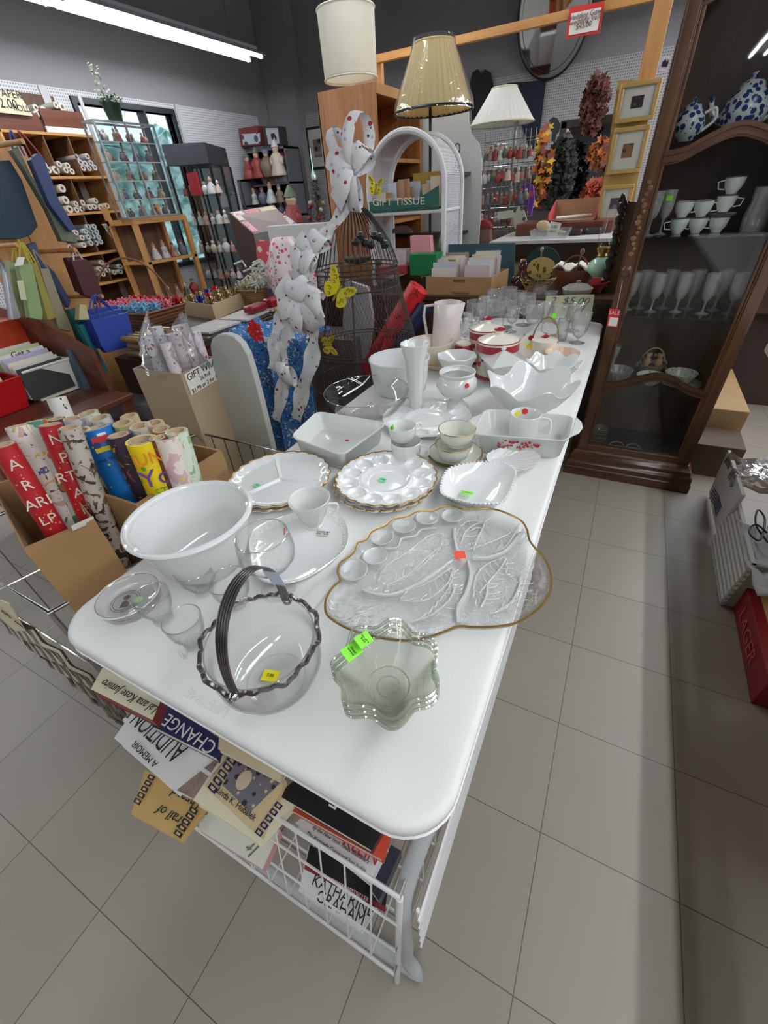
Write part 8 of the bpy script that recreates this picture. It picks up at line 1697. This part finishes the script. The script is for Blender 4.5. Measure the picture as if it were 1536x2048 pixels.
slab('boxed_figure', [(525, 254), (556, 252), (562, 290), (532, 292)], 'y', 6.46, .18, plain((52, 44, 46), .5), None, 'dark box with a white face panel beside the red train box', 'box'); slab('white_panel', [(531, 256), (555, 256), (559, 287), (537, 289)], 'y', 6.455, .004, plain((176, 176, 180), .5), bpy.data.objects['boxed_figure']); slab('dark_motif', [(541, 268), (548, 266), (553, 275), (552, 282), (548, 273), (544, 281)], 'y', 6.45, .003, BINK, bpy.data.objects['boxed_figure'])
picture([(609, 254), (652, 252), (656, 338), (624, 338)], 7.47, 'dark red matted picture in a black frame on the rear wall', vor((150, 140, 136), [((80, 60, 60), .36)], 8, .5), 'wall_picture', .03, BLACK, None, .42)
# small Christmas tree with Santa
tx, ty = -3.3, 4.55; t = thing('christmas_tree', 'small decorated Christmas tree with a silver spire topper', 'christmas tree', None, (tx, ty, 0)); tz0, tz1 = .5, 1.50; g = G()
for k in range(1300):
    z = tz0 + (tz1 - tz0) * random.random() ** 1.1; rr = .26 * (1 - (z - tz0) / (tz1 - tz0)) + .02; a = random.uniform(0, 2 * PI); r1 = rr * random.uniform(.3, 1); c_ = Vector((tx + r1 * math.cos(a), ty + r1 * math.sin(a), z)); d = Vector((math.cos(a), math.sin(a), random.uniform(-.3, .5))) * .05; s_ = Vector((-math.sin(a), math.cos(a), 0)) * .008; g.add([c_ - s_, c_ + d, c_ + s_], [(0, 1, 2)])
g.build('branches', plain((30, 54, 40), .6, var=.25), t, smooth=0); G().cyl((tx, ty, 0), (tx, ty, 1.4), .015).build('trunk', BROWNW, t); G().lathe([(.025, 1.5), (.03, 1.54), (.008, 1.58), (.004, 1.75), (.0001, 1.76)], 12, tx, ty).build('spire_topper', plain((176, 206, 190), .2, .5), t)
for k in range(22): a = random.uniform(PI, 2 * PI); z = random.uniform(.6, 1.4); rr = .26 * (1 - (z - tz0)) + .03; tag(G().ball((tx + rr * math.cos(a), ty + rr * math.sin(a), z), .022, 8).build('bauble', plain([(150, 40, 40), (190, 160, 90), (206, 206, 206)][k % 3], .2, .3)), '%s bauble on the small Christmas tree, %s counted from its foot' % (('red', 'gold', 'silver')[k % 3], NUM[k]), 'bauble', 'baubles on the Christmas tree')
figure((-3.72, 4.65, .95), .5, 1, 1, 'tall red Santa figure standing beside the Christmas tree', 'figures by the tree'); tag(G().box(-4.2, -3.60, 4.45, 4.95, 0, .95).build('low_counter', plain((60, 54, 54), .5), smooth=0), 'dark low counter carrying the tall Santa figure', 'counter')
for i in range(6): figure((-4.12 + .075 * i, 4.52, .951), .2 + .03 * (i % 3), [5, 3, 0, 2, 3, 1][i], i % 3, '%s figure on the dark low counter, %s from the cabinet' % (FIGC[[5, 3, 0, 2, 3, 1][i]][1], NUM[i]), 'figures on the low counter')
# ================================================================== rear wall: mirrors, hangings, ornament rack
MIR = plain((206, 208, 210), .03, 1.0, var=0, name='mirror_silvering')
mc = py(1106, 75, 7.40); mr = .40; t = thing('oval_mirror', 'large oval mirror in a thin dark frame high on the rear wall', 'mirror', None, (mc.x, 7.45, mc.z - mr)); mz = 2.34 + .53
def om(a, f, d): return (mc.x + .41 * f * math.cos(a), 7.30 - .14 * math.sin(a) * f - d, mz + .53 * f * math.sin(a))
AA = np.linspace(0, 2 * PI, 49)[:-1]
G().prism([om(a, 1, 0) for a in AA], (0, .012, 0)).build('glass', MIR, t, smooth=0); G().tube([om(a, 1, .003) for a in AA], .014, 6, True).build('frame', BLACK, t); G().tube([om(a, .88, .004) for a in AA], .003, 4, True).build('inner_line', MIR, t)
Q4 = [py(1132, 238, 5.0), py(1242, 236, 5.0), py(1215, 418, 5.0), py(1104, 412, 5.0)]; x0, x1, z0, z1 = -.93, -.30, 1.10, 1.73
t = thing('framed_mirror', 'rectangular dark brown framed mirror reflecting a white lampshade', 'mirror', None, ((x0 + x1) / 2, 5.0, z0)); g = G()
for (a, b_, c_, d) in ((x0, x1, z1 - .05, z1), (x0, x1, z0, z0 + .05), (x0, x0 + .05, z0, z1), (x1 - .05, x1, z0, z1)): g.box(a, b_, 4.99, 5.02, c_, d)
g.build('frame', plain((58, 44, 42), .4), t, bevel=.005); G().box(x0 + .04, x1 - .04, 5.0, 5.012, z0 + .04, z1 - .04).build('glass', MIR, t)
tag(G().box(-2.4, .2, 5.02, 5.5, 0, 1.10).build('rear_cabinet', plain((72, 62, 58), .5), smooth=0), 'dark rear cabinet carrying the brown framed mirror', 'cabinet'); tag(G().box(-2.2, -.95, 5.06, 5.4, 1.101, 1.45).build('dark_carton', plain((58, 52, 54), .5), smooth=0), 'dark carton behind the ornament rack on the rear cabinet', 'box')
slab('navy_banner', [(1014, 166), (1092, 160), (1075, 300), (1060, 300)], 'y', 7.44, .02, plain((24, 32, 48), .8), None, 'dark navy banner hanging on the rear pegboard', 'banner')
slab('black_hanging', [(940, 165), (945, 145), (955, 138), (963, 150), (970, 138), (980, 145), (985, 165), (988, 240), (944, 240)], 'y', 7.43, .04, plain((30, 28, 32), .8), None, 'black double-lobed hanging on the rear pegboard', 'hanging')
def leaves(u, v, y, rx, rz, n, cols, lab, name, s=.05, cat='garland'):
    c_ = py(u, v, y); t_ = thing(name, lab, cat, None, tuple(c_))
    for ci, col in enumerate(cols):
        g = G()
        for k in range(n // len(cols)):
            a = random.uniform(0, 2 * PI); q = math.sqrt(random.random()); p_ = c_ + Vector((rx * q * math.cos(a), random.uniform(-.04, .04), rz * q * math.sin(a))); d = Vector((random.uniform(-1, 1), random.uniform(-.5, .5), random.uniform(-1, 1))).normalized(); e_ = d.orthogonal().normalized(); pts = [p_ + (d * math.cos(w) + e_ * math.sin(w)) * s * (1 if j % 2 else .5) for j, w in enumerate(np.linspace(0, 2 * PI, 11)[:-1])]; g.add(pts, [tuple(range(10))])
        g.build('leaf_spray', plain(col, .7, var=.15), t_, smooth=0)
leaves(1085, 335, 4.5, .07, .27, 70, [(190, 110, 30), (120, 44, 24), (214, 170, 40)], 'hanging garland of orange and yellow autumn leaves', 'leaf_garland', .042); leaves(1190, 208, 4.9, .10, .19, 300, [(74, 34, 24), (96, 46, 30)], 'dark red-brown dried leaf bundle hanging point upward', 'leaf_bundle', .034)
leaves(1196, 310, 4.7, .08, .11, 60, [(170, 90, 30), (110, 50, 26)], 'round wreath of brown autumn leaves beside the framed mirror', 'leaf_wreath', .035, 'wreath'); leaves(1188, 385, 4.6, .10, .09, 110, [(196, 80, 40), (150, 60, 34)], 'clump of orange silk flowers below the leaf wreath', 'silk_flowers', .032, 'flowers'); leaves(1118, 350, 4.55, .13, .25, 520, [(34, 44, 36), (46, 50, 42)], 'bushy dark green artificial spray behind the autumn garland', 'dark_spray', .026, 'foliage')
slab('black_bow', [(1098, 240), (1106, 234), (1114, 236), (1120, 248), (1118, 262), (1112, 270), (1110, 284), (1102, 282), (1104, 264), (1098, 256)], 'y', 5.9, .03, plain((20, 22, 24), .5), None, 'black looped bow hanging on the rear pegboard', 'bow')
slab('purple_scarf', [(1044, 372), (1056, 366), (1066, 372), (1068, 400), (1062, 432), (1054, 424), (1050, 395)], 'y', 4.0, .03, vor((110, 60, 170), [((200, 60, 90), .25)], 12, .6), None, 'purple and red plush scarf hanging on the ornament rack', 'scarf')
rx0, rx1, rz0, rz1 = py(968, 270, 3.95).x, py(1066, 300, 3.95).x, 1.0185, 1.64
t = thing('ornament_rack', 'chrome wire revolving rack hung with small ornaments', 'rack', None, ((rx0 + rx1) / 2, 4.15, 0)); g = G()
rxm = (rx0 + rx1) / 2
for k in range(9): z = 1.03 + .07 * k; g.tube([(rx0, 4.0, z), (rx1, 4.0, z), (rx1, 4.3, z), (rx0, 4.3, z)], .003, 4, True)
for k in range(11): x = rx0 + (rx1 - rx0) * k / 10; g.cyl((x, 4.0, 1.0), (x, 4.0, rz1), .0025, 4)
g.build('wire_grid', CHROME, t); G().cyl((rxm, 4.15, 0), (rxm, 4.15, z03 + .02), .014).build('pole', CHROME, t); G().lathe([(.22, 0), (.22, .02), (.03, .04), (.0001, .04)], 24, rxm, 4.15).build('base', BLACK, t)
random.seed(31)
for i in range(40):
    x = rx0 + .02 + (rx1 - rx0 - .04) * ((i * 7) % 10) / 9; z = 1.06 + .135 * (i // 10) + .03 * random.random(); ci = random.randrange(7)
    figure((x, 3.965, z), .06 + .035 * random.random(), ci, i % 3, '%s ornament hooked on the chrome rack, %s row up, %s across' % (FIGC[ci][1], NUM[i // 10], NUM[(i * 7) % 10]), 'ornaments on the chrome rack')
t = thing('snowman_plaque', 'long oval painted snowman plaque hanging low on the ornament rack', 'plaque', None, tuple(py(1040, 440, 3.9))); slab('plaque', smoothc([Vector((a, b_, 0)) for a, b_ in ((1036, 413), (1048, 420), (1054, 440), (1048, 458), (1036, 466), (1028, 455), (1026, 435))], 3, True) and [(1036, 413), (1048, 420), (1054, 440), (1048, 458), (1036, 466), (1028, 455), (1026, 435)], 'y', 3.90, .012, vor((190, 190, 176), [((90, 90, 80), .25)], 16, .5), t, bevel=.003)
t = thing('birdhouse_ornament', 'red-roofed birdhouse ornament at the foot of the ornament rack', 'ornament', None, tuple(py(966, 470, 3.85))); slab('front', [(955, 452), (978, 452), (980, 486), (955, 486)], 'y', 3.85, .08, plain((150, 110, 96), .5, var=.2), t); slab('roof', [(951, 454), (957, 443), (966, 440), (976, 445), (982, 456)], 'y', 3.84, .10, plain((150, 50, 56), .5), t)
slab('rack_sign', [(994, 424), (1026, 420), (1027, 435), (995, 440)], 'y', 3.90, .003, plain((196, 206, 186), .5), None, 'small pale green price sign clipped to the ornament rack', 'sign')
# rolled fabric, red and navy, beside the form
t = thing('fabric_roll', 'shiny red and navy roll of printed wrap leaning behind the dress form', 'roll', None, tuple(py(790, 700, 2.2))); G().cyl(py(838, 575, 2.34), py(735, 740, 2.28), .06, 20).build('roll', vor((206, 40, 48), [((120, 30, 40), .42)], 14, .25, smooth=True), t); G().cyl(py(850, 612, 2.34), py(800, 690, 2.30), .05, 20).build('roll_end', plain((36, 44, 78), .25), t)
tag(G().prism([py(u, v, 2.25) for u, v in ((690, 560), (735, 575), (745, 640), (735, 720), (700, 725), (685, 650))], (0, .03, 0)).build('silver_gown', plain((176, 176, 180), .5, var=.15, sc=22)), 'silvery grey draped fabric hanging inside the dress form view', 'fabric')
tag(G().box(-2.0, -1.55, 2.15, 2.44, 0, .62).build('storage_box', plain((104, 92, 84), .6, var=.15)), 'grey-brown storage box on the floor behind the dress form', 'box'); tag(slab('framed_card', [(770, 640), (800, 638), (802, 672), (772, 676)], 'y', 2.4, .02, plain((176, 166, 160), .5, var=.2, sc=30)), 'small pale framed card behind the dress form skirt', 'picture')
